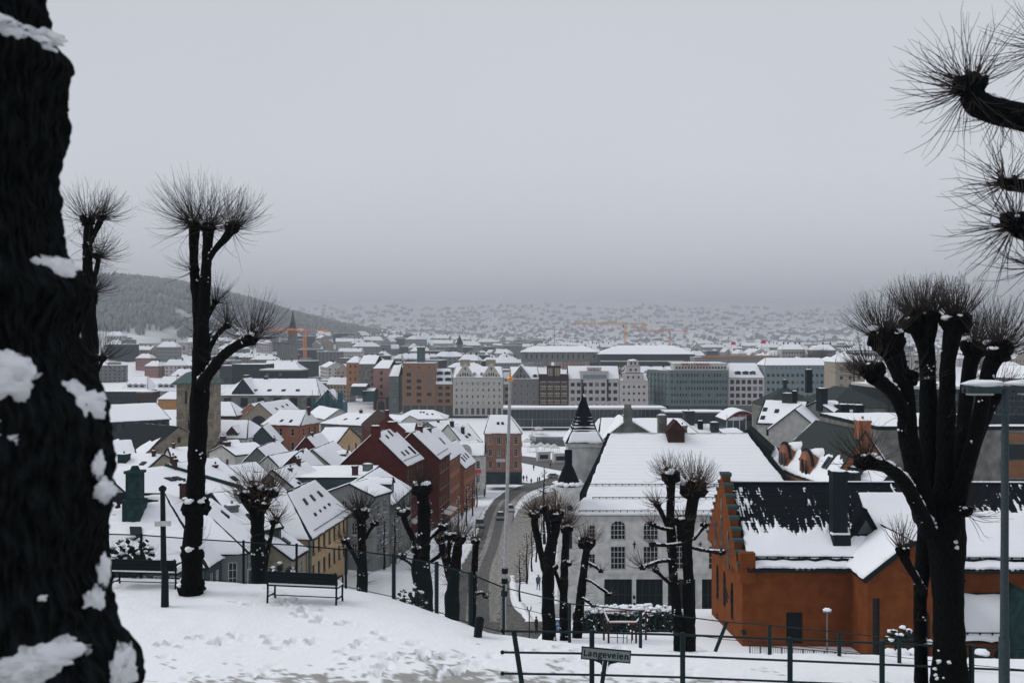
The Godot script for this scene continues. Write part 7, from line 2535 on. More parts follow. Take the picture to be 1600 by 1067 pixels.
func right_side() -> void:
	var dark := {"nx": 2, "ny": 2, "fm": "paint_dark", "sill": true}
	var grey := {"nx": 2, "ny": 3, "fm": "paint_white", "sill": true}
	# orange brick house with round-headed dormers: ridge runs away from the eye
	var h := house("orange brick house with two round-headed wall dormers and a green slate roof", 1275, 658, 1352, 674, 118, 737, 7.6, {"d2": 104.0, "hl": 5.0, "wall": "brick_brown", "roof": "slate_green", "rows": 0, "step": 0.4, "cat": "house", "name": "brick_house", "ov": 0.35, "where": func(u, v, p): return 0.16 - 0.45 * smoothstep(0.42, 0.52, v + 0.2 * fn.get_noise_2d(p.x * 30.0, v * 20.0) + 0.25 * smoothstep(0.25, 0.0, u)), "chim": [[0.97, 0.0, 1.3, 1.2, "brick_orange"]]})
	var n: Node3D = h.n
	# which long side faces the street: the one whose outward normal points to -x
	var sgn := 1.0 if (n.transform.basis * Vector3(0, 0, 1)).x < 0 else -1.0
	var W: float = h.w
	var L: float = h.l
	for q in [0.24, 0.62]:
		var cx := lerpf(-W / 2, W / 2, q)
		var z := sgn * (L / 2 + 0.06)
		var mb := MB.new()
		var top: float = h.h + 1.1
		mb.box(Vector3(cx, h.h + 0.1, z - sgn * 1.2), Vector3(3.2, 2.2, 2.6))
		mb.tube([Vector3(cx, top, z + sgn * 0.1), Vector3(cx, top, z - sgn * 3.4)], [1.6, 1.6], 20)
		var o := part(n, "dormer", mb, M.brick_orange)
		mb = MB.new()
		for k in 12:
			var a0 := PI * k / 12.0
			var a1 := PI * (k + 1) / 12.0
			mb.bar(Vector3(cx + 1.72 * cos(a0), top + 1.72 * sin(a0), z - sgn * 0.2), Vector3(cx + 1.72 * cos(a1), top + 1.72 * sin(a1), z - sgn * 0.2), 0.22, 0.5)
		part(o, "dormer_arch", mb, M.metal_black)
		mb = MB.new()
		mb.blob(Vector3(cx, top + 1.1, z - sgn * 2.2), Vector3(1.7, 0.85, 2.0), 0.12, fn, 60.0, 18, 12)
		part(o, "dormer_snow", mb, M.snow)
		for x in [-0.55, 0.55]:
			mb = MB.new()
			mb.box(Vector3(cx + x, h.h + 0.7, z + sgn * 0.14), Vector3(0.6, 2.0, 0.08))
			part(o, "window", mb, M.glass)
	var st := {"nx": 1, "ny": 3, "fm": "brick_dark"}
	for q in bays(9, 2, W, 0.8, 2.2, h.h - 3.6, -3.6, 0.5):
		var mb := MB.new()
		var x: float = -W / 2 + q[0] + q[2] / 2
		mb.box(Vector3(x, q[1] + 1.1, sgn * (L / 2 + 0.01)), Vector3(0.8, 2.2, 0.08))
		part(n, "window", mb, M.glass)
	var bd := MB.new()
	for y in [h.h - 0.9, h.h - 4.2]:
		bd.box(Vector3(0, y, sgn * (L / 2 + 0.08)), Vector3(W + 0.2, 0.35, 0.3))
	for k in 10:
		bd.box(Vector3(lerpf(-W / 2 + 0.3, W / 2 - 0.3, k / 9.0), h.h / 2, sgn * (L / 2 + 0.05)), Vector3(0.35, h.h - 1.0, 0.16))
	part(n, "pilaster_band", bd, M.brick_brown)
	for q in [0.4, 0.8]:
		for z in 2:
			var sl: Array = [Vector3(-W / 2, h.h, sgn * L / 2), Vector3(W / 2, h.h, sgn * L / 2), Vector3(W / 2, h.h + h.rise, 0), Vector3(-W / 2 + 5.0, h.h + h.rise, 0)]
			var p := on_slope(sl, q + z * 0.05, 0.3)
			var mb := MB.new()
			var y := Vector3(0, h.rise, -sgn * L / 2).normalized()
			var x := Vector3(sgn, 0, 0)
			mb.box(p + x.cross(y) * 0.32, Vector3(0.5, 1.5, 0.14), Basis(x, y, x.cross(y)))
			part(n, "skylight", mb, M.glass)
	# orange end gable
	var eg := MB.new()
	var gx := W / 2 + 0.05
	eg.tri(Vector3(gx, h.h, L / 2), Vector3(gx, h.h, -L / 2), Vector3(gx, h.h + h.rise, 0))
	eg.quad(Vector3(gx, 0, L / 2), Vector3(gx, 0, -L / 2), Vector3(gx, h.h, -L / 2), Vector3(gx, h.h, L / 2))
	part(n, "end_gable", eg, M.brick_orange)
	# behind the white hall
	h = house("pale stone house with a central chimney gable behind the white hall", 938, 655, 1062, 655, 155, 672, 16.0, {"wall": "stone_grey", "rows": 1, "ww": 0.9, "wh": 1.0, "bay": 3.4, "st": dark, "hl": 1.0, "hr": 3.0, "chim": [[0.78, 6.5, 1.3, 1.9, "stone_grey"]]})
	var cg := MB.new()
	cg.tri(Vector3(-8.0, h.h, h.l / 2 + 0.05), Vector3(1.6, h.h, h.l / 2 + 0.05), Vector3(-3.9, h.h + 3.4, h.l / 2 + 0.05))
	cg.box(Vector3(-3.9, h.h + 2.2, h.l / 2 - 0.2), Vector3(1.3, 6.0, 1.0))
	cg.box(Vector3(-3.9, h.h + 5.0, h.l / 2 - 0.2), Vector3(1.0, 1.6, 0.9))
	part(h.n, "chimney_gable", cg, M.stone_grey)
	var cs := MB.new()
	snow_on(cs, Vector3(-8.4, h.h, -2.0), Vector3(-8.4, h.h, h.l / 2 + 0.3), Vector3(-3.9, h.h + 3.6, h.l / 2 + 0.3), Vector3(-3.9, h.h + 3.6, -2.0), 0.6)
	snow_on(cs, Vector3(2.0, h.h, h.l / 2 + 0.3), Vector3(2.0, h.h, -2.0), Vector3(-3.9, h.h + 3.6, -2.0), Vector3(-3.9, h.h + 3.6, h.l / 2 + 0.3), 0.6)
	part(h.n, "gable_snow", cs, M.snow)
	house("low grey house with dark chimneys right of the pale stone house", 1078, 664, 1118, 664, 165, 684, 12.0, {"wall": "stone_grey", "rows": 0, "hl": 1.0, "chim": [[0.15, 0.0, 1.7, 2.4, "lead"], [0.45, 2.0, 0.8, 1.6, "metal_black"], [0.85, 3.0, 1.3, 1.8, "lead"]]})
	house("white shed roof with a wavy gable at the right of the white hall roof", 1120, 672, 1150, 670, 175, 690, 12.0, {"wall": "stone_grey", "rows": 0})
	# the red-brown market hall with a curved roof near the quay
	h = block("market_hall", "small hall with a red brown arched roof end at the quay", 1136, 1186, 657, 676, 330, 16.0, "glass_teal", {}, dark)
	var ar := MB.new()
	var ars := MB.new()
	for k in 10:
		var t0 := k / 10.0
		var t1 := (k + 1) / 10.0
		var p0 := Vector3(lerpf(-h.w / 2 - 0.5, h.w / 2 + 0.5, t0), h.h + 3.2 * sin(PI * t0), 0)
		var p1 := Vector3(lerpf(-h.w / 2 - 0.5, h.w / 2 + 0.5, t1), h.h + 3.2 * sin(PI * t1), 0)
		var z := Vector3(0, 0, h.l / 2 + 0.6)
		slab(ar, p0 + z, p1 + z, p1 - z, p0 - z, 0.3)
		slab(ars, p0 + z * 0.95 + Vector3(0, 0.25, 0), p1 + z * 0.95 + Vector3(0, 0.25, 0), p1 - z * 0.95 + Vector3(0, 0.25, 0), p0 - z * 0.95 + Vector3(0, 0.25, 0), 0.2)
		ar.quad(p0 + z * 0.94 - Vector3(0, 1.4 * sin(PI * t0), 0), p1 + z * 0.94 - Vector3(0, 1.4 * sin(PI * t1), 0), p1 + z * 0.94, p0 + z * 0.94)
	part(h.n, "roof", ar, M.brick_red)
	part(h.n, "roof_snow", ars, M.snow)
	for k in 6:
		rod(h.n, "mullion", Vector3(lerpf(-h.w / 2, h.w / 2, k / 5.0), 0, h.l / 2 + 0.1), Vector3(lerpf(-h.w / 2, h.w / 2, k / 5.0), h.h + 2.0, h.l / 2 + 0.1), 0.12, "paint_white", 5)
	house("white house with a tall plain gable wall and snow roof right of the market hall", 1197, 626, 1262, 628, 190, 662, 12.0, {"wall": "plaster_white", "rows": 2, "ww": 1.2, "wh": 1.5, "bay": 3.2, "st": {"nx": 3, "ny": 2, "fm": "paint_dark"}, "sky": [[0.1, 0.55], [0.12, 0.2], [0.38, 0.5]], "chim": [[0.55, 0.0, 2.0, 1.6, "slate_green"], [0.72, 0.5, 0.9, 2.4, "metal_black"]]})
	house("plain white gable standing before the tall gabled house", 1242, 640, 1254, 632, 172, 668, 9.0, {"d2": 186.0, "wall": "plaster_white", "rows": 0})
	house("dark slate pyramid roof left of two behind the white gables", 1224, 606, 1230, 606, 235, 634, 13.0, {"hl": 6.0, "hr": 6.0, "roof": "slate_green", "wall": "stone_grey", "rows": 0, "snow": 0.0, "chim": [[0.5, 0.0, 0.8, 2.0, "slate_green"], [0.95, 0.0, 1.4, 4.5, "metal_black"]]})
	house("large dark slate roof right of two behind the white gables", 1304, 604, 1326, 606, 215, 634, 15.0, {"hl": 5.0, "hr": 5.0, "roof": "slate_green", "wall": "stone_grey", "rows": 0, "snow": 0.0})
	house("snow roof with a tall leaning chimney stack between the slate roofs", 1276, 628, 1306, 627, 182, 648, 11.0, {"wall": "wood_grey", "rows": 1, "ww": 1.2, "wh": 1.4, "st": grey, "chim": [[0.1, 1.0, 1.5, 3.0, "metal_black"], [0.5, 3.5, 1.2, 1.0, "metal_black"], [0.9, 4.5, 1.7, 1.4, "metal_black"]]})
	house("little white dormered roof in front of the large slate roof", 1310, 642, 1340, 642, 160, 664, 9.0, {"wall": "plaster_white", "rows": 1, "ww": 0.9, "wh": 1.2, "st": dark, "chim": [[0.2, 1.0, 1.4, 1.6, "metal_black"], [0.85, 2.0, 1.4, 2.0, "metal_black"]]})
	house("low tiled roof just behind the church ridge", 1352, 738, 1392, 742, 96, 760, 9.0, {"wall": "brick_dark", "rows": 0, "chim": [[-0.1, 1.5, 1.0, 1.2, "metal_black"], [0.05, 3.0, 1.2, 1.4, "metal_black"]]})
	house("snow slope with dark fir gear between the white hall and the orange brick house", 1180, 700, 1214, 700, 142, 722, 8.0, {"wall": "wood_grey", "rows": 0, "chim": [[0.3, 0.0, 0.7, 1.0]]})
	house("dark pointed dormer roof right of the white hall ridge", 1168, 672, 1176, 668, 138, 700, 6.0, {"d2": 142.0, "wall": "slate", "roof": "slate", "rows": 0, "snow": 0.0})
	house("white boarded corner house half hidden behind the white hall roof", 1196, 724, 1208, 718, 128, 742, 6.0, {"d2": 134.0, "wall": "wood_white", "rows": 1})
	# the big pale office wall at the right
	h = block("concrete_block", "wide bare pale block with dark bands behind the great pollard", 1372, 1620, 672, 840, 128, 24.0, "concrete", {}, dark)
	flat_roof(h, "metal_black", 0.5)
	var bands := MB.new()
	bands.box(Vector3(4.0, h.h + 0.9, h.l / 2 - 3.0), Vector3(h.w - 8.0, 1.8, 0.4))
	part(h.n, "roof_screen", bands, M.dark_block)
	bands = MB.new()
	bands.box(Vector3(h.w / 2 - 2.4, h.h - 1.0, h.l / 2 + 0.06), Vector3(4.6, 1.2, 0.16))
	bands.box(Vector3(h.w / 2 - 2.4, h.h - 5.2, h.l / 2 + 0.06), Vector3(4.6, 2.2, 0.16))
	part(h.n, "orange_panel", bands, M.panel_orange)
	for y in [h.h - 2.9, h.h - 7.6]:
		bands = MB.new()
		bands.box(Vector3(h.w / 2 - 2.4, y, h.l / 2 + 0.08), Vector3(4.4, 2.0, 0.12))
		part(h.n, "window", bands, M.glass)
	h = block("glazed_block", "dark glazed penthouse block with snow terraces behind the great pollard", 1388, 1610, 608, 655, 205, 22.0, "dark_block", {"f": func(w, hh): return bays(12, 2, w, 1.9, 1.6, 1.0, 2.9, 0.4)}, {"nx": 2, "ny": 1, "fm": "metal_grey", "gm": "glass"})
	flat_roof(h, "paint_white", 0.6)
	h = block("terrace_block", "pale block with brown windows seen between the great pollard's stems", 1410, 1470, 556, 596, 520, 20.0, "cream", {"f": func(w, hh): return bays(4, 3, w, 2.2, 1.6, 1.8, 4.0, 0.5)}, dark)
	flat_roof(h)
	h = block("corner_block", "beige corner block right of the blue grey front", 1306, 1352, 566, 640, 500, 18.0, "sand", {"f": func(w, hh): return bays(3, 5, w, 1.5, 1.9, 3.0, 4.2, 0.8)}, {"nx": 2, "ny": 2, "fm": "paint_dark"})
	pitched(h, 4.0, 4.0, 4.0, "slate", 2.5)
	for q in [[1362, 590, 1400, 590, 430, 604, "snow roof left of the great pollard's crown"], [1500, 600, 1560, 598, 330, 622, "snow roof seen right of the great pollard"], [1560, 570, 1620, 572, 480, 590, "far snow roof at the right edge"], [1352, 622, 1400, 620, 260, 640, "low snow terrace left of the great pollard"]]:
		house(q[6], q[0], q[1], q[2], q[3], q[4], q[5], 14.0, {"wall": "plaster_grey", "rows": 2, "st": dark})


# ---------------------------------------------------------------- the waterfront row and what lies beyond

func waterfront() -> void:
	var dk := {"nx": 2, "ny": 2, "fm": "paint_dark", "gm": "glass"}
	var wt := {"nx": 2, "ny": 3, "fm": "paint_white", "gm": "glass"}
	var D := 545.0
	var h: Dictionary
	var mb: MB
	# the square going away at the left: three fronts seen along the street
	h = block("orange_block", "tall orange block at the far end of the square", 541, 561, 567, 612, 640, 26.0, "orange_gable", {"f": func(w, hh): return bays(2, 4, w, 1.1, 1.8, 3.4, 4.2, 1.0)}, dk)
	pitched(h, 4.0, 3.0, 3.0, "slate", 3.0)
	h = block("blind_grey_block", "tall grey block with a blank side wall between the orange and the pink fronts", 560, 586, 569, 622, 610, 40.0, "concrete", {"f": func(w, hh): return [[w - 2.4, 4.0, 1.0, 1.8], [w - 2.4, 8.0, 1.0, 1.8], [w - 2.4, 12.0, 1.0, 1.8], [w - 2.4, 16.0, 1.0, 1.8]]}, dk)
	pitched(h, 5.0, 0.0, 0.0, "slate", 3.0)
	h = block("pink_block", "pink block with a column of windows and a dark arcade", 583, 608, 576, 641, 575, 44.0, "pink", {"f": func(w, hh): return [[w * 0.5 - 0.8, 9.0, 1.6, 2.0], [w * 0.5 - 0.8, 13.2, 1.6, 2.0], [w * 0.5 - 0.8, 17.4, 1.6, 2.0], [w * 0.5 - 0.8, 21.4, 1.6, 2.0], [w * 0.5 - 2.0, 0.2, 4.0, 5.4, 1]]}, dk)
	pitched(h, 4.5, 2.0, 0.0, "slate", 3.0)
	mb = MB.new()
	mb.box(Vector3(0, 7.4, h.l / 2 + 0.1), Vector3(h.w + 0.3, 0.6, 0.5))
	for x in [-1, 1]:
		mb.box(Vector3(x * h.w * 0.38, 3.6, h.l / 2 + 0.08), Vector3(1.6, 7.0, 0.3))
	part(h.n, "arcade_front", mb, M.teal_shop)
	for q in [[548, 572, 604, 618, "left of two glazed market roofs on the square"], [566, 585, 611, 628, "right of two glazed market roofs on the square"]]:
		h = block("market_pavilion", q[4], q[0], q[1], q[2], q[3], 560, 14.0, "teal_shop", {}, dk, 0.0, "pavilions on the square")
		pitched(h, 1.2, 0.0, 0.0, "lead", 2.5, 0.6)
	h = block("striped_front", "narrow green grey front with tall windows left of the brown office", 608, 623, 588, 646, 552, 26.0, "green_wood", {"f": func(w, hh): return bays(4, 5, w, 0.7, 2.2, 2.4, 3.9, 0.3)}, wt)
	pitched(h, 6.0, 1.0, 0.0, "slate", 2.5)
	# brown office with its green turret
	h = block("brown_office", "brown brick office with five rows of dark windows and a green roof turret", 629, 680, 569, 650, D, 22.0, "brick_brown", {"f": func(w, hh): return bays(3, 5, w, 2.6, 1.9, 7.6, 3.75, 0.6), "l": func(w, hh): return bays(5, 5, w, 1.2, 1.9, 7.6, 3.75, 1.0)}, dk)
	flat_roof(h, "brick_brown", 0.7)
	mb = MB.new()
	mb.box(Vector3(0.0, h.h + 4.6, -2.0), Vector3(4.4, 9.2, 4.4))
	mb.box(Vector3(0.0, h.h + 9.3, -2.0), Vector3(5.0, 0.5, 5.0))
	part(h.n, "roof_turret", mb, M.copper)
	mb = MB.new()
	for k in 4:
		mb.box(Vector3(lerpf(-h.w / 2 + 2.4, h.w / 2 - 2.4, k / 3.0), 3.1, h.l / 2 + 0.06), Vector3(3.8, 5.6, 0.16))
		mb.box(Vector3(-h.w / 2 - 0.06, 3.1, lerpf(-8.0, 8.0, k / 3.0)), Vector3(0.16, 5.6, 4.0))
	part(h.n, "shop_front", mb, M.glass_teal)
	mb = MB.new()
	for k in 3:
		mb.box(Vector3(-h.w / 2 + 3.6 + k * 5.7, h.h - 1.6, h.l / 2 + 0.03), Vector3(0.7, 0.9, 0.12))
	part(h.n, "small_window", mb, M.glass)
	h = block("brown_office_wing", "lower brown wing with two rows of windows in its snowy mansard", 680.3, 707, 600, 650, D + 0.6, 20.0, "brick_brown", {"f": func(w, hh): return bays(2, 3, w, 2.6, 1.9, 7.6, 3.75, 0.6)}, dk)
	var rs := pitched(h, 8.5, 0.0, 2.0, "slate", 1.8)
	for v in [0.16, 0.55]:
		for u in [0.26, 0.74]:
			dormer(h.n, rs, u, v, 3.2, 2.0, 0.3, "paint_dark", dk)
	mb = MB.new()
	for k in 2:
		mb.box(Vector3(lerpf(-h.w / 4, h.w / 4, k), 3.1, h.l / 2 + 0.06), Vector3(3.8, 5.6, 0.16))
	part(h.n, "shop_front", mb, M.glass_teal)
	# cream house with two gables
	h = block("twin_gabled_house", "cream quay house with two stepped gables and arched ground floor", 707.6, 786, 590, 650, D, 18.0, "cream", {"f": func(w, hh): return bays(9, 4, w, 1.1, 1.75, 6.6, 3.65, 0.5) + bays(9, 1, w, 1.9, 3.8, 0.8, 3.0, 0.5, 1)}, wt)
	rs = pitched(h, 6.0, 1.0, 1.0, "slate", 1.8)
	for x in [-0.255, 0.265]:
		mb = MB.new()
		var cx: float = x * h.w
		var z: float = h.l / 2 + 0.1
		var out := [[5.3, 0.0], [5.1, 1.7], [4.4, 2.1], [1.7, 6.2], [1.3, 6.5], [1.2, 7.5], [0.0, 8.4]]
		for k in out.size() - 1:
			mb.quad(Vector3(cx - out[k][0], h.h + out[k][1], z), Vector3(cx + out[k][0], h.h + out[k][1], z), Vector3(cx + out[k + 1][0], h.h + out[k + 1][1], z), Vector3(cx - out[k + 1][0], h.h + out[k + 1][1], z))
			for s in [-1, 1]:
				mb.quad(Vector3(cx + s * out[k][0], h.h + out[k][1], z), Vector3(cx + s * out[k][0], h.h + out[k][1], z - 0.7), Vector3(cx + s * out[k + 1][0], h.h + out[k + 1][1], z - 0.7), Vector3(cx + s * out[k + 1][0], h.h + out[k + 1][1], z))
		var o := part(h.n, "gable", mb, M.cream)
		for q in [[0.0, 4.6, 0.7, 1.5], [-1.3, 1.4, 0.7, 1.6], [0.0, 1.4, 0.7, 1.6], [1.3, 1.4, 0.7, 1.6], [-2.8, 0.9, 0.6, 1.2], [2.8, 0.9, 0.6, 1.2]]:
			mb = MB.new()
			mb.box(Vector3(cx + q[0], h.h + q[1] + 0.4, z + 0.03), Vector3(q[2], q[3], 0.1))
			part(o, "gable_window", mb, M.glass)
		mb = MB.new()
		snow_on(mb, Vector3(cx - 3.7, h.h + 0.4, -1.0), Vector3(cx - 3.7, h.h + 0.4, z - 0.5), Vector3(cx, h.h + 5.4, z - 0.5), Vector3(cx, h.h + 5.4, -1.0), 1.5)
		snow_on(mb, Vector3(cx + 3.7, h.h + 0.4, z - 0.5), Vector3(cx + 3.7, h.h + 0.4, -1.0), Vector3(cx, h.h + 5.4, -1.0), Vector3(cx, h.h + 5.4, z - 0.5), 1.5)
		part(o, "gable_snow", mb, M.snow)
	for u in [0.43, 0.57]:
		dormer(h.n, rs, u, 0.15, 1.6, 1.4, 0.8, "cream", wt)
	mb = MB.new()
	mb.box(Vector3(0, 5.6, h.l / 2 + 0.15), Vector3(h.w + 0.2, 0.4, 0.5))
	mb.box(Vector3(0, h.h - 3.4, h.l / 2 + 0.1), Vector3(h.w * 0.5, 0.25, 0.35))
	part(h.n, "cornice", mb, M.cream)
	for q in [[-8.0, 2.6, "left_attic"], [7.0, 2.4, "right_attic"]]:
		mb = MB.new()
		mb.box(Vector3(q[0], h.h + 7.4, -6.0), Vector3(5.6, 5.0, 5.0))
		part(h.n, "roof_box", mb, M.sand)
	h = block("narrow_front", "narrow recessed house with green bay windows right of the twin gables", 786.4, 797, 600, 650, D + 3.0, 14.0, "sand", {"f": func(w, hh): return bays(1, 3, w, 1.8, 1.9, 6.8, 3.8, 0.4)}, dk)
	rs = pitched(h, 6.5, 0.0, 0.0, "slate", 1.8)
	dormer(h.n, rs, 0.5, 0.2, 2.4, 1.6, 0.6, "plaster_white", dk)
	# grey gable
	h = block("grey_gabled_house", "grey stone quay house with one big plain gable", 797, 842, 592, 641, D, 18.0, "brick_grey", {"f": func(w, hh): return bays(4, 3, w, 0.9, 2.3, 3.6, 4.6, 0.8)}, {"nx": 1, "ny": 2, "fm": "paint_white"})
	rs = pitched(h, 6.5, 0.0, 0.5, "slate", 1.8)
	mb = MB.new()
	var gz: float = h.l / 2 + 0.12
	mb.tri(Vector3(-h.w / 2, h.h - 0.05, gz), Vector3(h.w / 2 - 4.2, h.h - 0.05, gz), Vector3(-2.1, h.h + 7.8, gz))
	for s in [[-h.w / 2, -1], [h.w / 2 - 4.2, 1]]:
		mb.quad(Vector3(s[0], h.h - 0.05, gz), Vector3(s[0], h.h - 0.05, gz - 9.0), Vector3(-2.1, h.h + 7.8, gz - 9.0), Vector3(-2.1, h.h + 7.8, gz))
	part(h.n, "gable", mb, M.brick_grey)
	mb = MB.new()
	snow_on(mb, Vector3(h.w / 2 - 3.9, h.h - 0.2, gz - 0.2), Vector3(h.w / 2 - 3.9, h.h - 0.2, gz - 9.0), Vector3(-2.1, h.h + 7.9, gz - 9.0), Vector3(-2.1, h.h + 7.9, gz - 0.2), 1.6)
	snow_on(mb, Vector3(-h.w / 2 - 0.3, h.h - 0.2, gz - 9.0), Vector3(-h.w / 2 - 0.3, h.h - 0.2, gz - 0.2), Vector3(-2.1, h.h + 7.9, gz - 0.2), Vector3(-2.1, h.h + 7.9, gz - 9.0), 1.6)
	part(h.n, "gable_snow", mb, M.snow)
	for q in [[-2.1, 1.4, 0.9], [-4.0, 0.8, 0.8], [-0.2, 0.8, 0.8], [-2.1, 4.2, 0.8]]:
		mb = MB.new()
		mb.box(Vector3(q[0], h.h + q[1] + 0.4, gz + 0.03), Vector3(q[2], 1.8, 0.1))
		part(h.n, "gable_window", mb, M.glass)
	dormer(h.n, rs, 0.86, 0.1, 2.2, 1.6, 0.4, "paint_dark", dk)
	# brown house with glass bays
	h = block("pier_front", "dark brown quay front with pale glazed bays between tall piers", 842.5, 888, 586, 643, D, 18.0, "brick_dark", {}, dk)
	flat_roof(h, "brick_dark", 0.6)
	var xs := [-0.36, -0.12, 0.12, 0.36]
	for k in 4:
		for r in 4:
			mb = MB.new()
			mb.box(Vector3(xs[k] * h.w, 3.4 + r * 4.0, h.l / 2 + 0.25), Vector3(h.w * 0.205, 3.5, 0.6))
			var o := part(h.n, "bay_front", mb, M.sand)
			for z in 3:
				mb = MB.new()
				mb.box(Vector3(xs[k] * h.w + (z - 1) * 1.05, 3.6 + r * 4.0, h.l / 2 + 0.56), Vector3(0.85, 1.7, 0.06))
				part(o, "pane", mb, M.glass)
	mb = MB.new()
	mb.box(Vector3(0, h.h + 2.4, h.l / 2 - 2.0), Vector3(h.w * 0.46, 5.0, 4.6))
	part(h.n, "raised_centre", mb, M.brick_dark)
	for k in 2:
		for z in 3:
			mb = MB.new()
			mb.box(Vector3((k - 0.5) * 4.0 + (z - 1) * 0.95, h.h + 1.8, h.l / 2 + 0.34), Vector3(0.65, 4.4, 0.12))
			part(h.n, "slit_window", mb, M.sand)
	mb = MB.new()
	for x in [-0.5, -0.24, 0.0, 0.24, 0.5]:
		mb.box(Vector3(x * h.w * 0.97, h.h / 2, h.l / 2 + 0.42), Vector3(0.6, h.h, 0.9))
	mb.box(Vector3(0, h.h + 5.1, h.l / 2 - 1.9), Vector3(h.w * 0.5, 0.4, 5.0))
	part(h.n, "pier", mb, M.brick_dark)
	# white house with the blue scaffold banner
	h = block("white_quay_house", "white quay house with a raised attic, two black pilasters and a pale blue banner", 888.5, 968, 592, 642, D, 18.0, "white_warm", {"f": func(w, hh): return bays(8, 4, w, 2.1, 2.1, 1.6, 4.1, 0.6)}, dk)
	rs = pitched(h, 7.0, 0.0, 0.0, "slate", 1.8)
	mb = MB.new()
	mb.box(Vector3(0.2, h.h + 2.0, h.l / 2 - 2.0), Vector3(h.w * 0.56, 4.2, 4.4))
	mb.box(Vector3(0.2, h.h + 5.0, h.l / 2 - 2.4), Vector3(h.w * 0.27, 2.6, 3.6))
	mb.box(Vector3(0.2, h.h + 4.25, h.l / 2 - 1.9), Vector3(h.w * 0.58, 0.35, 4.8))
	mb.box(Vector3(0.2, h.h + 6.4, h.l / 2 - 2.3), Vector3(h.w * 0.3, 0.3, 4.0))
	part(h.n, "attic", mb, M.white_warm)
	mb = MB.new()
	mb.box(Vector3(0.4, h.h + 1.3, h.l / 2 + 0.34), Vector3(h.w * 0.46, 2.2, 0.2))
	part(h.n, "banner", mb, M.blue_front)
	mb = MB.new()
	mb.box(Vector3(0.2, h.h + 5.0, h.l / 2 - 0.55), Vector3(0.5, 1.6, 0.1))
	mb.box(Vector3(-1.6, h.h + 5.0, h.l / 2 - 0.55), Vector3(1.8, 0.4, 0.1))
	mb.box(Vector3(2.0, h.h + 5.0, h.l / 2 - 0.55), Vector3(1.8, 0.4, 0.1))
	part(h.n, "emblem", mb, M.metal_black)
	for x in [-0.235, 0.27]:
		mb = MB.new()
		mb.box(Vector3(x * h.w, h.h - 6.5, h.l / 2 + 0.3), Vector3(0.9, 12.4, 0.6))
		part(h.n, "black_pilaster", mb, M.dark_block)
	for k in 9:
		mb = MB.new()
		mb.box(Vector3(lerpf(-h.w / 2 + 0.35, h.w / 2 - 0.35, k / 8.0), h.h / 2 - 0.4, h.l / 2 + 0.15), Vector3(0.55, h.h - 1.2, 0.3))
		part(h.n, "pilaster", mb, M.white_warm)
	# stepped white corner tower
	h = block("stepped_tower_house", "pale corner house that steps up to a small domed tower", 968.6, 1013, 596, 643, D - 1.0, 17.0, "white_warm", {"f": func(w, hh): return bays(5, 4, w, 1.15, 1.3, 2.2, 3.7, 0.9)}, dk)
	mb = MB.new()
	for q in [[h.w + 0.6, 17.6, 0.3, 0.5], [h.w * 0.72, 12.0, 2.6, 4.2], [h.w * 0.76, 12.6, 4.7, 0.4], [h.w * 0.5, 8.0, 6.6, 4.0], [h.w * 0.53, 8.6, 8.7, 0.4], [h.w * 0.36, 5.6, 10.0, 2.6], [h.w * 0.4, 6.2, 11.3, 0.4]]:
		mb.box(Vector3(-0.4, h.h + q[2], h.l / 2 - q[1] / 2 + 0.25), Vector3(q[0], q[3], q[1]))
	part(h.n, "stepped_top", mb, M.white_warm)
	for q in [[-3.0, 2.4], [0.0, 2.4], [3.0, 2.4], [-1.5, 6.6], [1.5, 6.6], [-1.2, 10.2], [1.0, 10.2]]:
		mb = MB.new()
		mb.box(Vector3(-0.4 + q[0], h.h + q[1], h.l / 2 + 0.27), Vector3(1.1, 1.3, 0.1))
		part(h.n, "tower_window", mb, M.glass)
	mb = MB.new()
	for s in [-1, 1]:
		snow_on(mb, Vector3(s * h.w / 2 - (h.w * 0.14 if s > 0 else 0.0), h.h + 0.7, h.l / 2), Vector3(s * h.w / 2 + (h.w * 0.14 if s < 0 else 0.0), h.h + 0.7, h.l / 2), Vector3(s * h.w / 2 + (h.w * 0.14 if s < 0 else 0.0), h.h + 3.6, -2.0), Vector3(s * h.w / 2 - (h.w * 0.14 if s > 0 else 0.0), h.h + 3.6, -2.0), 1.5, 0.0, 0.0, 0.0)
	mb.blob(Vector3(-0.4, h.h + 11.7, h.l / 2 - 2.6), Vector3(2.8, 0.9, 2.4), 0.1, fn)
	part(h.n, "roof_snow", mb, M.snow)
	# the long green block and its letters
	h = block("green_office", "long green grey office with close pilasters, paired windows and red roof letters", 1047, 1138, 580, 656, D - 6.0, 26.0, "green_front", {"f": func(w, hh): return bays(20, 5, w, 0.85, 1.7, 9.4, 3.7, 0.4)}, dk)
	flat_roof(h, "metal_grey", 0.7)
	for k in 11:
		mb = MB.new()
		mb.box(Vector3(lerpf(-h.w / 2 + 0.4, h.w / 2 - 0.4, k / 10.0), h.h / 2 + 3.6, h.l / 2 + 0.25), Vector3(0.4, h.h - 8.6, 0.5))
		part(h.n, "pilaster", mb, M.green_front)
	mb = MB.new()
	mb.box(Vector3(0, 4.0, h.l / 2 + 0.1), Vector3(h.w, 7.4, 0.3))
	part(h.n, "shop_front", mb, M.glass_teal)
	mb = MB.new()
	mb.box(Vector3(0, 4.6, h.l / 2 + 1.4), Vector3(h.w * 0.96, 0.25, 3.0))
	part(h.n, "awning", mb, M.paint_white)
	mb = MB.new()
	mb.box(Vector3(1.2, h.h + 2.2, h.l / 2 - 7.0), Vector3(h.w * 0.92, 4.4, 12.0))
	part(h.n, "penthouse", mb, M.cream)
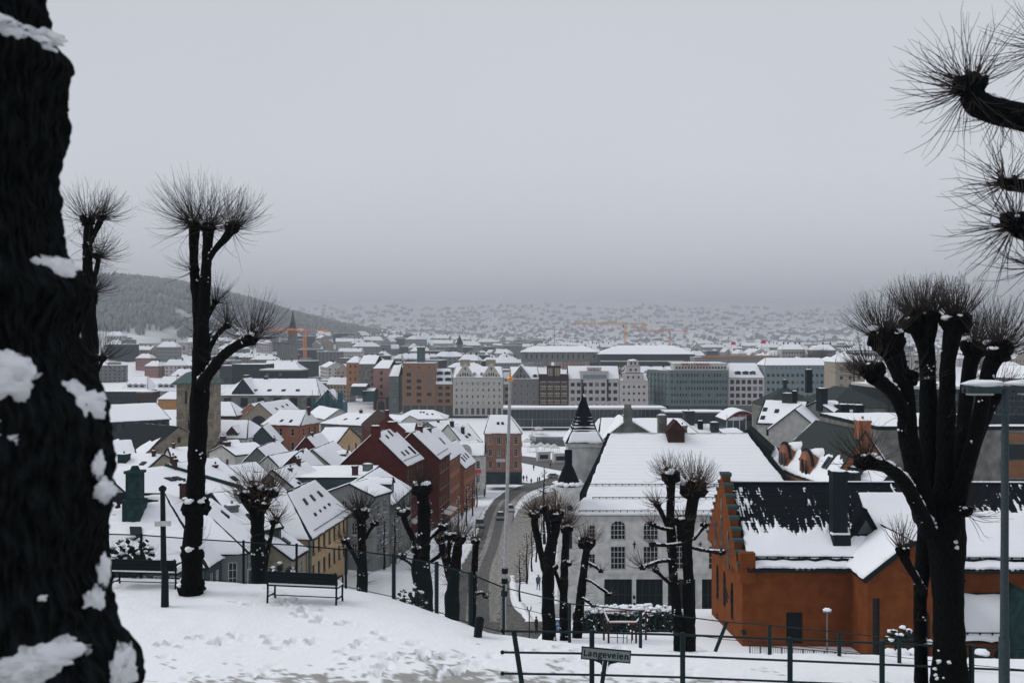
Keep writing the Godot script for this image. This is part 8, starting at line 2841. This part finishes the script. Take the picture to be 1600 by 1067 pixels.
	for k in 17:
		mb = MB.new()
		mb.box(Vector3(lerpf(-h.w / 2 + 4.0, h.w / 2 - 1.6, k / 16.0), h.h + 1.9, h.l / 2 - 0.98), Vector3(0.95, 1.2, 0.12))
		part(h.n, "penthouse_window", mb, M.glass)
	text_part(h.n, "WALLENDAHL", 2.5, Vector3(-1.5, h.h + 3.75, h.l / 2 - 0.9), "terracotta", 0.2, "Droid Sans", true)
	mb = MB.new()
	snow_on(mb, Vector3(-h.w * 0.44, h.h + 4.5, h.l / 2 - 1.0), Vector3(h.w * 0.49, h.h + 4.5, h.l / 2 - 1.0), Vector3(h.w * 0.49, h.h + 4.7, -7.0), Vector3(-h.w * 0.44, h.h + 4.7, -7.0), 2.5)
	part(h.n, "penthouse_snow", mb, M.snow)
	var side := P(1047, 656, D - 6.0)
	var far_ := P(1011, 650, D + 24.0)
	var wl := Vector2(side.x - far_.x, side.z - far_.z).length()
	var yaw := atan2(-(side.z - far_.z), side.x - far_.x)
	h = block("green_office_flank", "receding flank of the green office at the street corner", 1047, 1048, 581, 656, D - 6.0, 14.0, "green_front", {}, dk)
	h.n.queue_free()
	var sn := thing("green_office_flank", "receding flank of the green grey office at the street corner", "building", Vector3((side.x + far_.x) / 2, side.y, (side.z + far_.z) / 2) - Vector3(sin(yaw), 0, cos(yaw)) * 7.0, yaw)
	var sh := (656.0 - 581.0) / F * (D - 6.0)
	walls(sn, wl - 0.3, 13.6, sh, "green_front", {"f": bays(12, 5, wl - 0.3, 0.85, 1.7, 9.4, 3.7, 0.4)}, dk)
	flat_roof({"n": sn, "w": wl - 0.3, "l": 13.6, "h": sh}, "metal_grey", 0.68)
	mb = MB.new()
	mb.box(Vector3(0, 4.0, 6.8 + 0.1), Vector3(wl - 0.6, 7.4, 0.3))
	part(sn, "shop_front", mb, M.glass_teal)
	for k in 7:
		mb = MB.new()
		mb.box(Vector3(lerpf(-wl / 2 + 0.5, wl / 2 - 0.5, k / 6.0), sh / 2 + 3.6, 6.8 + 0.25), Vector3(0.4, sh - 8.6, 0.5))
		part(sn, "pilaster", mb, M.green_front)
	# white house, six bays
	h = block("white_six_bay_house", "white quay house of six bays under a snowy mansard", 1138.6, 1195, 590, 650, D, 20.0, "white_warm", {"f": func(w, hh): return bays(6, 4, w, 2.2, 2.4, 6.6, 3.85, 0.5)}, {"nx": 3, "ny": 2, "fm": "paint_dark"})
	rs = pitched(h, 8.0, 2.5, 2.5, "slate", 1.6)
	for u in [0.28, 0.5, 0.7]:
		dormer(h.n, rs, u, 0.18, 3.0, 2.0, 0.3, "paint_dark", dk)
	mb = MB.new()
	mb.box(Vector3(0, 3.1, h.l / 2 + 0.08), Vector3(h.w - 0.4, 5.6, 0.2))
	part(h.n, "shop_front", mb, M.green_wood)
	# blue grey front
	h = block("blue_front_house", "wide blue grey front with six rows of small square windows", 1195.6, 1298, 571, 640, D, 20.0, "blue_front", {"f": func(w, hh): return bays(13, 5, w, 1.5, 1.7, 2.6, 4.0, 0.6) + bays(12, 1, w, 0.7, 0.8, hh - 2.0, 3.0, 3.0)}, dk)
	pitched(h, 4.0, 3.0, 3.0, "slate", 2.2)
	h = block("low_cream_house", "low cream wing between the blue grey front and the corner block", 1298.6, 1350, 602, 640, D - 2.0, 16.0, "cream", {"f": func(w, hh): return bays(4, 2, w, 2.0, 1.9, 3.0, 4.2, 0.8)}, dk)
	pitched(h, 9.0, 1.0, 0.0, "slate_green", 2.2)
	# glass market hall on the quay
	h = block("fish_market", "long dark glass market hall under a flat snow roof on the quay", 786, 1042, 640, 667, 470, 16.0, "glass_teal", {}, dk)
	flat_roof(h, "paint_white", 0.9)
	for k in 40:
		mb = MB.new()
		mb.box(Vector3(lerpf(-h.w / 2, h.w / 2, k / 39.0), h.h / 2, h.l / 2 + 0.08), Vector3(0.14, h.h, 0.16))
		part(h.n, "mullion", mb, M.metal_grey)
	mb = MB.new()
	mb.box(Vector3(0, h.h * 0.45, h.l / 2 + 0.1), Vector3(h.w, 0.3, 0.2))
	part(h.n, "transom", mb, M.metal_grey)
	h = block("quay_shed", "dark low shed between the market hall and the green office", 1040, 1136, 645, 672, 430, 14.0, "dark_block", {}, dk)
	flat_roof(h, "paint_white", 0.5)
	# on the market square and the pier
	for q in [[833, 703, 380, "white market tent nearest to the orange corner house"], [845, 703, 384, "white market tent with a red hem, second from the left"], [856, 706, 380, "third white market tent from the left"], [866, 708, 378, "small white market tent beside the kiosk"], [842, 677, 455, "low white boat shed on the pier"], [824, 688, 400, "white market tent half hidden behind the corner house"]]:
		var p := P(q[0], q[1], q[2])
		p.y = maxf(ground(p.x, q[2]), -44.3)
		var n := thing("market_tent", q[3], "tent", p, 0.2, "white tents at the harbour")
		mb = MB.new()
		var c := Vector3(0, 3.6, 0)
		for s in 4:
			var b := Basis(Vector3.UP, s * PI / 2)
			mb.tri(b * Vector3(-1.8, 2.2, 1.8), b * Vector3(1.8, 2.2, 1.8), c)
			mb.quad(b * Vector3(-1.8, 1.9, 1.8), b * Vector3(1.8, 1.9, 1.8), b * Vector3(1.8, 2.2, 1.8), b * Vector3(-1.8, 2.2, 1.8))
		part(n, "canopy", mb, M.canvas)
		for s in 4:
			var b := Basis(Vector3.UP, s * PI / 2)
			rod(n, "pole", b * Vector3(1.75, -0.5, 1.75), b * Vector3(1.75, 2.1, 1.75), 0.05, "metal_grey", 5)
	for q in [[849, 724, 345, 3.6, "white kiosk with a snow roof on the market square"], [876, 727, 340, 4.4, "second kiosk with a glazed front near the turret"]]:
		var p := P(q[0], q[1], q[2])
		p.y = ground(p.x, q[2])
		var n := thing("kiosk", q[4], "kiosk", p, 0.2, "")
		walls(n, q[3] + 1.0, 3.0, 3.4, "plaster_white", {"f": [[0.7, 1.1, q[3] - 0.6, 1.5]]}, {"nx": 3, "ny": 1, "fm": "paint_dark"})
		flat_roof({"n": n, "w": q[3] + 1.0, "l": 3.0, "h": 3.4}, "paint_white", 0.3)
	var p := P(831, 697, 436)
	p.y = -45.0
	var bo := thing("sailing_boat", "small boat with one pale mast at the pier", "boat", p, 0.4)
	mb = MB.new()
	for k in 8:
		var t0 := k / 8.0
		var t1 := (k + 1) / 8.0
		var w0 := 1.5 * sin(PI * lerpf(0.12, 1.0, t0))
		var w1 := 1.5 * sin(PI * lerpf(0.12, 1.0, t1))
		var z0 := lerpf(-4.5, 4.5, t0)
		var z1 := lerpf(-4.5, 4.5, t1)
		for s in [-1, 1]:
			mb.quad(Vector3(s * w0 * 0.6, -0.3, z0), Vector3(s * w1 * 0.6, -0.3, z1), Vector3(s * w1, 1.1 + 0.3 * t1, z1), Vector3(s * w0, 1.1 + 0.3 * t0, z0))
		mb.quad(Vector3(-w0, 1.05 + 0.3 * t0, z0), Vector3(w0, 1.05 + 0.3 * t0, z0), Vector3(w1, 1.05 + 0.3 * t1, z1), Vector3(-w1, 1.05 + 0.3 * t1, z1))
	part(bo, "hull", mb, M.paint_white)
	rod(bo, "mast", Vector3(0, 1, 0.5), Vector3(0, 10.0, 0.5), 0.12, "paint_white", 6)
	mb = MB.new()
	mb.box(Vector3(0, 1.6, -0.5), Vector3(1.6, 1.0, 2.6))
	part(bo, "cabin", mb, M.paint_white)
	mb = MB.new()
	mb.quad(Vector3(0, 2.2, 0.3), Vector3(0.0, 2.2, -2.8), Vector3(0, 3.0, -0.2), Vector3(0, 9.0, 0.35))
	part(bo, "sail", mb, M.canvas)
	p = P(885, 706, 330)
	var sc := thing("flag_banner", "tall pale feather banner beside the pointed turret", "banner", Vector3(p.x, ground(p.x, 330), p.z))
	rod(sc, "pole", Vector3(0, 0, 0), Vector3(0.6, 10.5, 0), 0.08, "metal_grey", 6)
	mb = MB.new()
	mb.box(Vector3(0.5, 6.5, 0), Vector3(1.3, 7.0, 0.05))
	part(sc, "cloth", mb, M.canvas)


func big_halls() -> void:
	var dk := {"nx": 2, "ny": 1, "fm": "paint_dark"}
	var h := block("long_grey_hall", "long grey hall with a flat hipped snow roof beyond the quay houses", 815, 936, 550, 566, 860, 40.0, "concrete", {"f": func(w, hh): return bays(14, 1, w, 1.3, 4.0, hh - 6.0, 3.0, 2.0)}, dk)
	pitched(h, 5.0, 12.0, 12.0, "slate", 4.0, 1.0, 0.4)
	var mb := MB.new()
	mb.box(Vector3(-1.0, h.h + 4.6, -6.0), Vector3(h.w * 0.54, 2.6, 6.0))
	part(h.n, "roof_ridge_box", mb, M.lead)
	rod(h.n, "mast", Vector3(-4.0, h.h + 3, -6), Vector3(-4.0, h.h + 24, -6), 0.2, "metal_grey", 5)
	h = block("wide_roofed_hall", "very wide low hall with a stepped snow roof behind the green office", 938, 1086, 553, 572, 840, 46.0, "lead", {}, dk)
	pitched(h, 7.0, 18.0, 16.0, "slate", 4.0, 1.5, 0.4)
	mb = MB.new()
	mb.box(Vector3(0, h.h * 0.42, h.l / 2 + 4.0), Vector3(h.w, 0.8, 9.0))
	part(h.n, "canopy", mb, M.paint_white)
	h = block("orange_scaffold_block", "long low block with an ochre scaffold along its top", 1086, 1200, 559, 574, 720, 20.0, "plaster_grey", {}, dk)
	mb = MB.new()
	mb.box(Vector3(4.0, h.h + 1.0, h.l / 2 + 0.4), Vector3(h.w - 2.0, 1.6, 1.4))
	part(h.n, "scaffold", mb, M.plaster_ochre)
	flat_roof(h)
	h = block("hill_villa", "large pale villa with four chimneys on the rise behind the blue grey front", 1222, 1259, 546, 562, 900, 16.0, "cream", {"f": func(w, hh): return bays(8, 2, w, 1.3, 2.0, 1.4, 4.0, 0.8)}, dk)
	pitched(h, 5.0, 4.0, 4.0, "slate", 3.0)
	for x in [-7.0, -3.0, 4.0, 8.0]:
		chimney(h.n, Vector3(x, h.h + 4.6, 0), 1.1, 1.1, 2.4, 1.0)
	h = block("hill_villa", "brown and pale villa right of the large villa on the rise", 1271, 1307, 547, 562, 880, 16.0, "brick_grey", {"f": func(w, hh): return bays(8, 2, w, 1.2, 2.0, 1.4, 4.0, 0.8)}, dk)
	pitched(h, 5.0, 8.0, 4.0, "slate", 3.0)
	for x in [1.0, 8.0]:
		chimney(h.n, Vector3(x, h.h + 4.6, 0), 1.1, 1.1, 2.4, 1.0)
	h = block("curved_roof_hall", "dark hall with an upturned roof edge behind the blue grey front", 1256, 1306, 566, 572, 640, 18.0, "dark_block", {}, dk)
	mb = MB.new()
	for k in 12:
		var t0 := k / 6.0 - 1.0
		var t1 := (k + 1) / 6.0 - 1.0
		slab(mb, Vector3(t0 * h.w / 2, h.h + 2.6 * t0 * t0, h.l / 2 + 1), Vector3(t1 * h.w / 2, h.h + 2.6 * t1 * t1, h.l / 2 + 1), Vector3(t1 * h.w / 2, h.h + 2.6 * t1 * t1 + 1.0, -h.l / 2), Vector3(t0 * h.w / 2, h.h + 2.6 * t0 * t0 + 1.0, -h.l / 2), 0.8)
	part(h.n, "roof", mb, M.snow_far)
	h = block("white_town_hall", "white civic building with a taller centre in the haze at the left", 216, 298, 537, 552, 1050, 20.0, "white_warm", {"f": func(w, hh): return bays(12, 1, w, 1.8, 4.6, 3.4, 4.0, 1.0)}, dk)
	flat_roof(h)
	mb = MB.new()
	mb.box(Vector3(3.0, h.h / 2 + 3.0, h.l / 2 - 3.0), Vector3(14.5, h.h + 6.0, 8.0))
	part(h.n, "centre_block", mb, M.white_warm)
	for x in 3:
		mb = MB.new()
		mb.box(Vector3(0.6 + x * 2.4, h.h * 0.5, h.l / 2 + 1.03), Vector3(1.3, 6.0, 0.1))
		part(h.n, "tall_window", mb, M.glass)
	# church spire and cranes
	var p := P(457, 545, 960)
	var n := thing("church_spire", "hazy church tower with a brick storey and a thin spire beside the left crane", "church tower", Vector3(p.x, ground(p.x, 960), p.z))
	var base_h := P(457, 525, 960).y - n.position.y
	mb = MB.new()
	mb.box(Vector3(0, base_h / 2, 0), Vector3(8.4, base_h, 8.4))
	mb.box(Vector3(-4.0, base_h * 0.4, 9.0), Vector3(16.0, base_h * 0.8, 12.0))
	part(n, "tower", mb, M.stone_grey)
	mb = MB.new()
	mb.box(Vector3(0, base_h + 3.5, 0), Vector3(7.4, 7.0, 7.4))
	part(n, "brick_storey", mb, M.brick_brown)
	mb = MB.new()
	mb.tube([Vector3(0, base_h + 7.0, 0), Vector3(0, base_h + 16.0, 0), Vector3(0, base_h + 26.0, 0)], [3.8, 1.9, 0.1], 8)
	part(n, "spire", mb, M.lead)
	p = P(718, 548, 1000)
	n = thing("church_spire", "small pointed grey church tower in the haze above the quay houses", "church tower", Vector3(p.x, ground(p.x, 1000), p.z))
	base_h = P(718, 538, 1000).y - n.position.y
	mb = MB.new()
	mb.box(Vector3(0, base_h / 2, 0), Vector3(6.0, base_h, 6.0))
	part(n, "tower", mb, M.stone_grey)
	mb = MB.new()
	mb.tube([Vector3(0, base_h, 0), Vector3(0, base_h + 4.0, 0), Vector3(0, base_h + 10.0, 0)], [4.0, 2.4, 0.1], 8)
	part(n, "spire", mb, M.lead)
	crane("orange tower crane left of centre with its jib before the hazy spire", 476, 517, 900, 418, 512, "crane_orange")
	crane("yellow tower crane with the longest jib, right of centre", 977, 508, 980, 896, 1011, "crane_yellow")
	crane("fainter orange tower crane behind the long jib, farther right", 1047, 518, 1350, 984, 1074, "crane_orange")
	for q in [[1190, 534, 760, "small red flag flying above the quay roofs"], [1143, 536, 800, "small red flag hanging above the wide hall"]]:
		p = P(q[0], q[1], q[2])
		n = thing("flag", q[3], "flag", Vector3(p.x, ground(p.x, q[2]), p.z), 0.0, "")
		rod(n, "pole", Vector3.ZERO, Vector3(0, p.y - n.position.y + 1.5, 0), 0.15, "paint_white", 5)
		mb = MB.new()
		for k in 4:
			mb.quad(Vector3(k * 0.9, p.y - n.position.y - 1.6 + 0.2 * sin(k), 0.2 * sin(k * 2.0)), Vector3(k * 0.9 + 0.9, p.y - n.position.y - 1.6 + 0.2 * sin(k + 1), 0.2 * sin(k * 2.0 + 2)), Vector3(k * 0.9 + 0.9, p.y - n.position.y + 1.0 + 0.2 * sin(k + 1), 0.2 * sin(k * 2.0 + 2)), Vector3(k * 0.9, p.y - n.position.y + 1.0 + 0.2 * sin(k), 0.2 * sin(k * 2.0)))
		part(n, "cloth", mb, M.red)


# simple far houses: a few kinds, copied
func far_proto(w: float, l: float, h: float, rise: float, hip: float, wm: String, big: bool) -> Node3D:
	var n := Node3D.new()
	var mb := MB.new()
	mb.box(Vector3(0, h / 2 - 2.0, 0), Vector3(w, h + 4.0, l))
	if hip == 0.0 and rise > 0.0:
		mb.tri(Vector3(w / 2, h, l / 2), Vector3(w / 2, h, -l / 2), Vector3(w / 2, h + rise, 0))
		mb.tri(Vector3(-w / 2, h, -l / 2), Vector3(-w / 2, h, l / 2), Vector3(-w / 2, h + rise, 0))
	part(n, "wall", mb, M[wm])
	if rise > 0.0:
		var s := roof(n, w, l, h, rise, hip, hip, "slate", 99.0, 0.4, 0.0)
		mb = MB.new()
		var up := Vector3(0, 0.25, 0)
		slab(mb, s[0] + up, s[1] + up, s[2] + up, s[3] + up, 0.2)
		var e2 := Vector3(s[1].x, s[1].y, -s[1].z)
		var e3 := Vector3(s[0].x, s[0].y, -s[0].z)
		slab(mb, e2 + up, e3 + up, s[3] + up, s[2] + up, 0.2)
		if hip > 0.0:
			slab(mb, s[1] + up, e2 + up, s[2] + up, s[2] + up, 0.2)
			slab(mb, e3 + up, s[0] + up, s[3] + up, s[3] + up, 0.2)
		part(n, "roof_snow", mb, M.snow_far)
		mb = MB.new()
		for k in (3 if big else 1):
			mb.box(Vector3(lerpf(-w * 0.3, w * 0.32, k / 2.0), h + rise + 0.4, (k - 1) * 0.8), Vector3(1.1 if big else 0.7, 2.6 if big else 1.6, 1.0))
		part(n, "chimney", mb, M.brick_dark)
	else:
		mb = MB.new()
		mb.box(Vector3(0, h + 0.25, 0), Vector3(w + 0.3, 0.5, l + 0.3))
		part(n, "roof_snow", mb, M.snow_far)
		mb = MB.new()
		mb.box(Vector3(w * 0.1, h + 1.6, -l * 0.1), Vector3(w * 0.4, 2.6, l * 0.4))
		part(n, "roof_box", mb, M.plaster_grey)
	mb = MB.new()
	var cols := maxi(int(w / 2.8), 2)
	var rows := maxi(int(h / 3.4), 1)
	for r in rows:
		for c in cols:
			for s in [-1, 1]:
				mb.box(Vector3(lerpf(-w / 2, w / 2, (c + 0.5) / cols), h - 2.0 - r * 3.3, s * l / 2), Vector3(1.1, 1.6, 0.16))
		for c in 3:
			mb.box(Vector3(-w / 2, h - 2.0 - r * 3.3, lerpf(-l / 2, l / 2, (c + 0.5) / 3.0)), Vector3(0.16, 1.6, 1.1))
			mb.box(Vector3(w / 2, h - 2.0 - r * 3.3, lerpf(-l / 2, l / 2, (c + 0.5) / 3.0)), Vector3(0.16, 1.6, 1.1))
	part(n, "windows", mb, M.glass, "stuff")
	return n


func far_city() -> void:
	var blocks := [
		[far_proto(26, 14, 15, 5, 5, "plaster_grey", true), "apartment_block", "grey walled far apartment block under snow among the hazy roofs"],
		[far_proto(30, 13, 14, 4.5, 0, "cream", true), "apartment_block", "cream far apartment block with a gabled snow roof among the hazy roofs"],
		[far_proto(22, 16, 17, 0, 0, "concrete", true), "office_block", "flat roofed far concrete block among the hazy roofs"],
		[far_proto(18, 13, 13, 5, 4, "pink", true), "apartment_block", "dull pink far apartment block under snow among the hazy roofs"],
		[far_proto(28, 16, 16, 0, 0, "dark_block", true), "office_block", "dark flat far office block among the hazy roofs"],
		[far_proto(20, 12, 14, 5, 0, "sand", true), "apartment_block", "sand coloured far apartment block under snow among the hazy roofs"],
		[far_proto(16, 12, 12, 5, 3, "white_warm", true), "apartment_block", "white far apartment block under snow among the hazy roofs"]]
	var houses := [
		[far_proto(12, 9, 6, 4, 0, "white_warm", false), "far_house", "white gabled house far up the hazy hillside"],
		[far_proto(13, 10, 6, 4, 3, "plaster_white", false), "far_house", "pale hipped house far up the hazy hillside"],
		[far_proto(11, 9, 5, 4, 0, "cream", false), "far_house", "cream gabled house far up the hazy hillside"],
		[far_proto(14, 10, 6, 4, 3, "pink", false), "far_house", "dull red hipped house far up the hazy hillside"]]
	var used := {}
	var kinds := [blocks, houses]
	var counts := [270, 290]
	var ranges := [[610.0, 1500.0], [1250.0, 3300.0]]
	var taken := []
	for k in 2:
		var placed := 0
		var tries := 0
		while placed < counts[k] and tries < 9000:
			tries += 1
			var px := rng.randf_range(165.0, 1600.0)
			if k == 0 and px > 1350.0 and rng.randf() < 0.5:
				continue
			var d: float = ranges[k][0] * pow(ranges[k][1] / ranges[k][0], sqrt(rng.randf()) if k == 0 else rng.randf())
			if k == 0 and d < 700.0 and px > 520.0 and px < 1330.0 and d < 630.0:
				continue
			if k == 1 and px < 560.0 and ground((px - CX) / F * d, d) > 12.0:
				continue
			var x := (px - CX) / F * d
			var gap := 17.0 if k == 0 else 22.0
			var clash := false
			for q in taken:
				if absf(q.x - x) < gap and absf(q.y - d) < gap:
					clash = true
					break
			if clash or (d > 790.0 and d < 940.0 and px > 800.0 and px < 1110.0) or (d > 860.0 and d < 930.0 and px > 1200.0 and px < 1320.0) or (d > 1000.0 and d < 1090.0 and px > 200.0 and px < 310.0):
				continue
			if k == 0 and px < 620.0 and ground(x, d) > -4.0:
				continue
			taken.append(Vector2(x, d))
			var v: Array = kinds[k][rng.randi() % kinds[k].size()]
			var n: Node3D = v[0].duplicate() if used.has(v[0]) else v[0]
			used[v[0]] = true
			n.name = v[1]
			n.position = Vector3(x, ground(x, d) - (1.0 if k == 0 else 0.5), -d)
			n.rotation.y = rng.randf_range(-0.5, 0.5) + (PI / 2 if rng.randf() < 0.3 else 0.0)
			var s := rng.randf_range(0.8, 1.2)
			n.scale = Vector3(s, rng.randf_range(0.75, 1.1), s)
			add_child(n, true)
			tag(n, v[2], "building" if k == 0 else "house", v[2].replace("far ", "").replace("block", "blocks") if k == 0 else "houses on the far hillside")
			placed += 1
	# bare trees between the roofs, seen as grey puffs
	for q in [[1212, 560, 760, 14.0, "grey bare tree crown left of the large villa"], [1266, 553, 850, 15.0, "taller bare tree between the two villas"], [1285, 552, 860, 14.0, "bare tree behind the brown and pale villa"], [1335, 570, 420, 9.0, "bare tree left of the great pollard's crown"], [965, 578, 600, 11.0, "dark tree beside the stepped tower house"], [1235, 562, 780, 10.0, "low grey bare tree in front of the large villa"], [640, 566, 720, 9.0, "dark tree behind the green roof turret"]]:
		var p := P(q[0], q[1], q[2])
		var g := ground(p.x, q[2])
		var n := thing("bare_tree", q[4], "tree", Vector3(p.x, g, p.z), 0.0, "")
		var mb := MB.new()
		mb.tube([Vector3(0, 0, 0), Vector3(0, (p.y - g), 0)], [0.5, 0.25], 6)
		part(n, "trunk", mb, M.bark)
		mb = MB.new()
		for k in 260:
			var dr := Vector3(rng.randfn(), absf(rng.randfn()) * 0.8 + 0.1, rng.randfn()).normalized()
			twig(mb, Vector3(0, p.y - g - q[3] * 0.3, 0) + dr * q[3] * rng.randf_range(0.0, 0.35), dr, q[3] * 0.5, 0.07, 0.3, 3)
		part(n, "crown", mb, M.twig, "stuff")
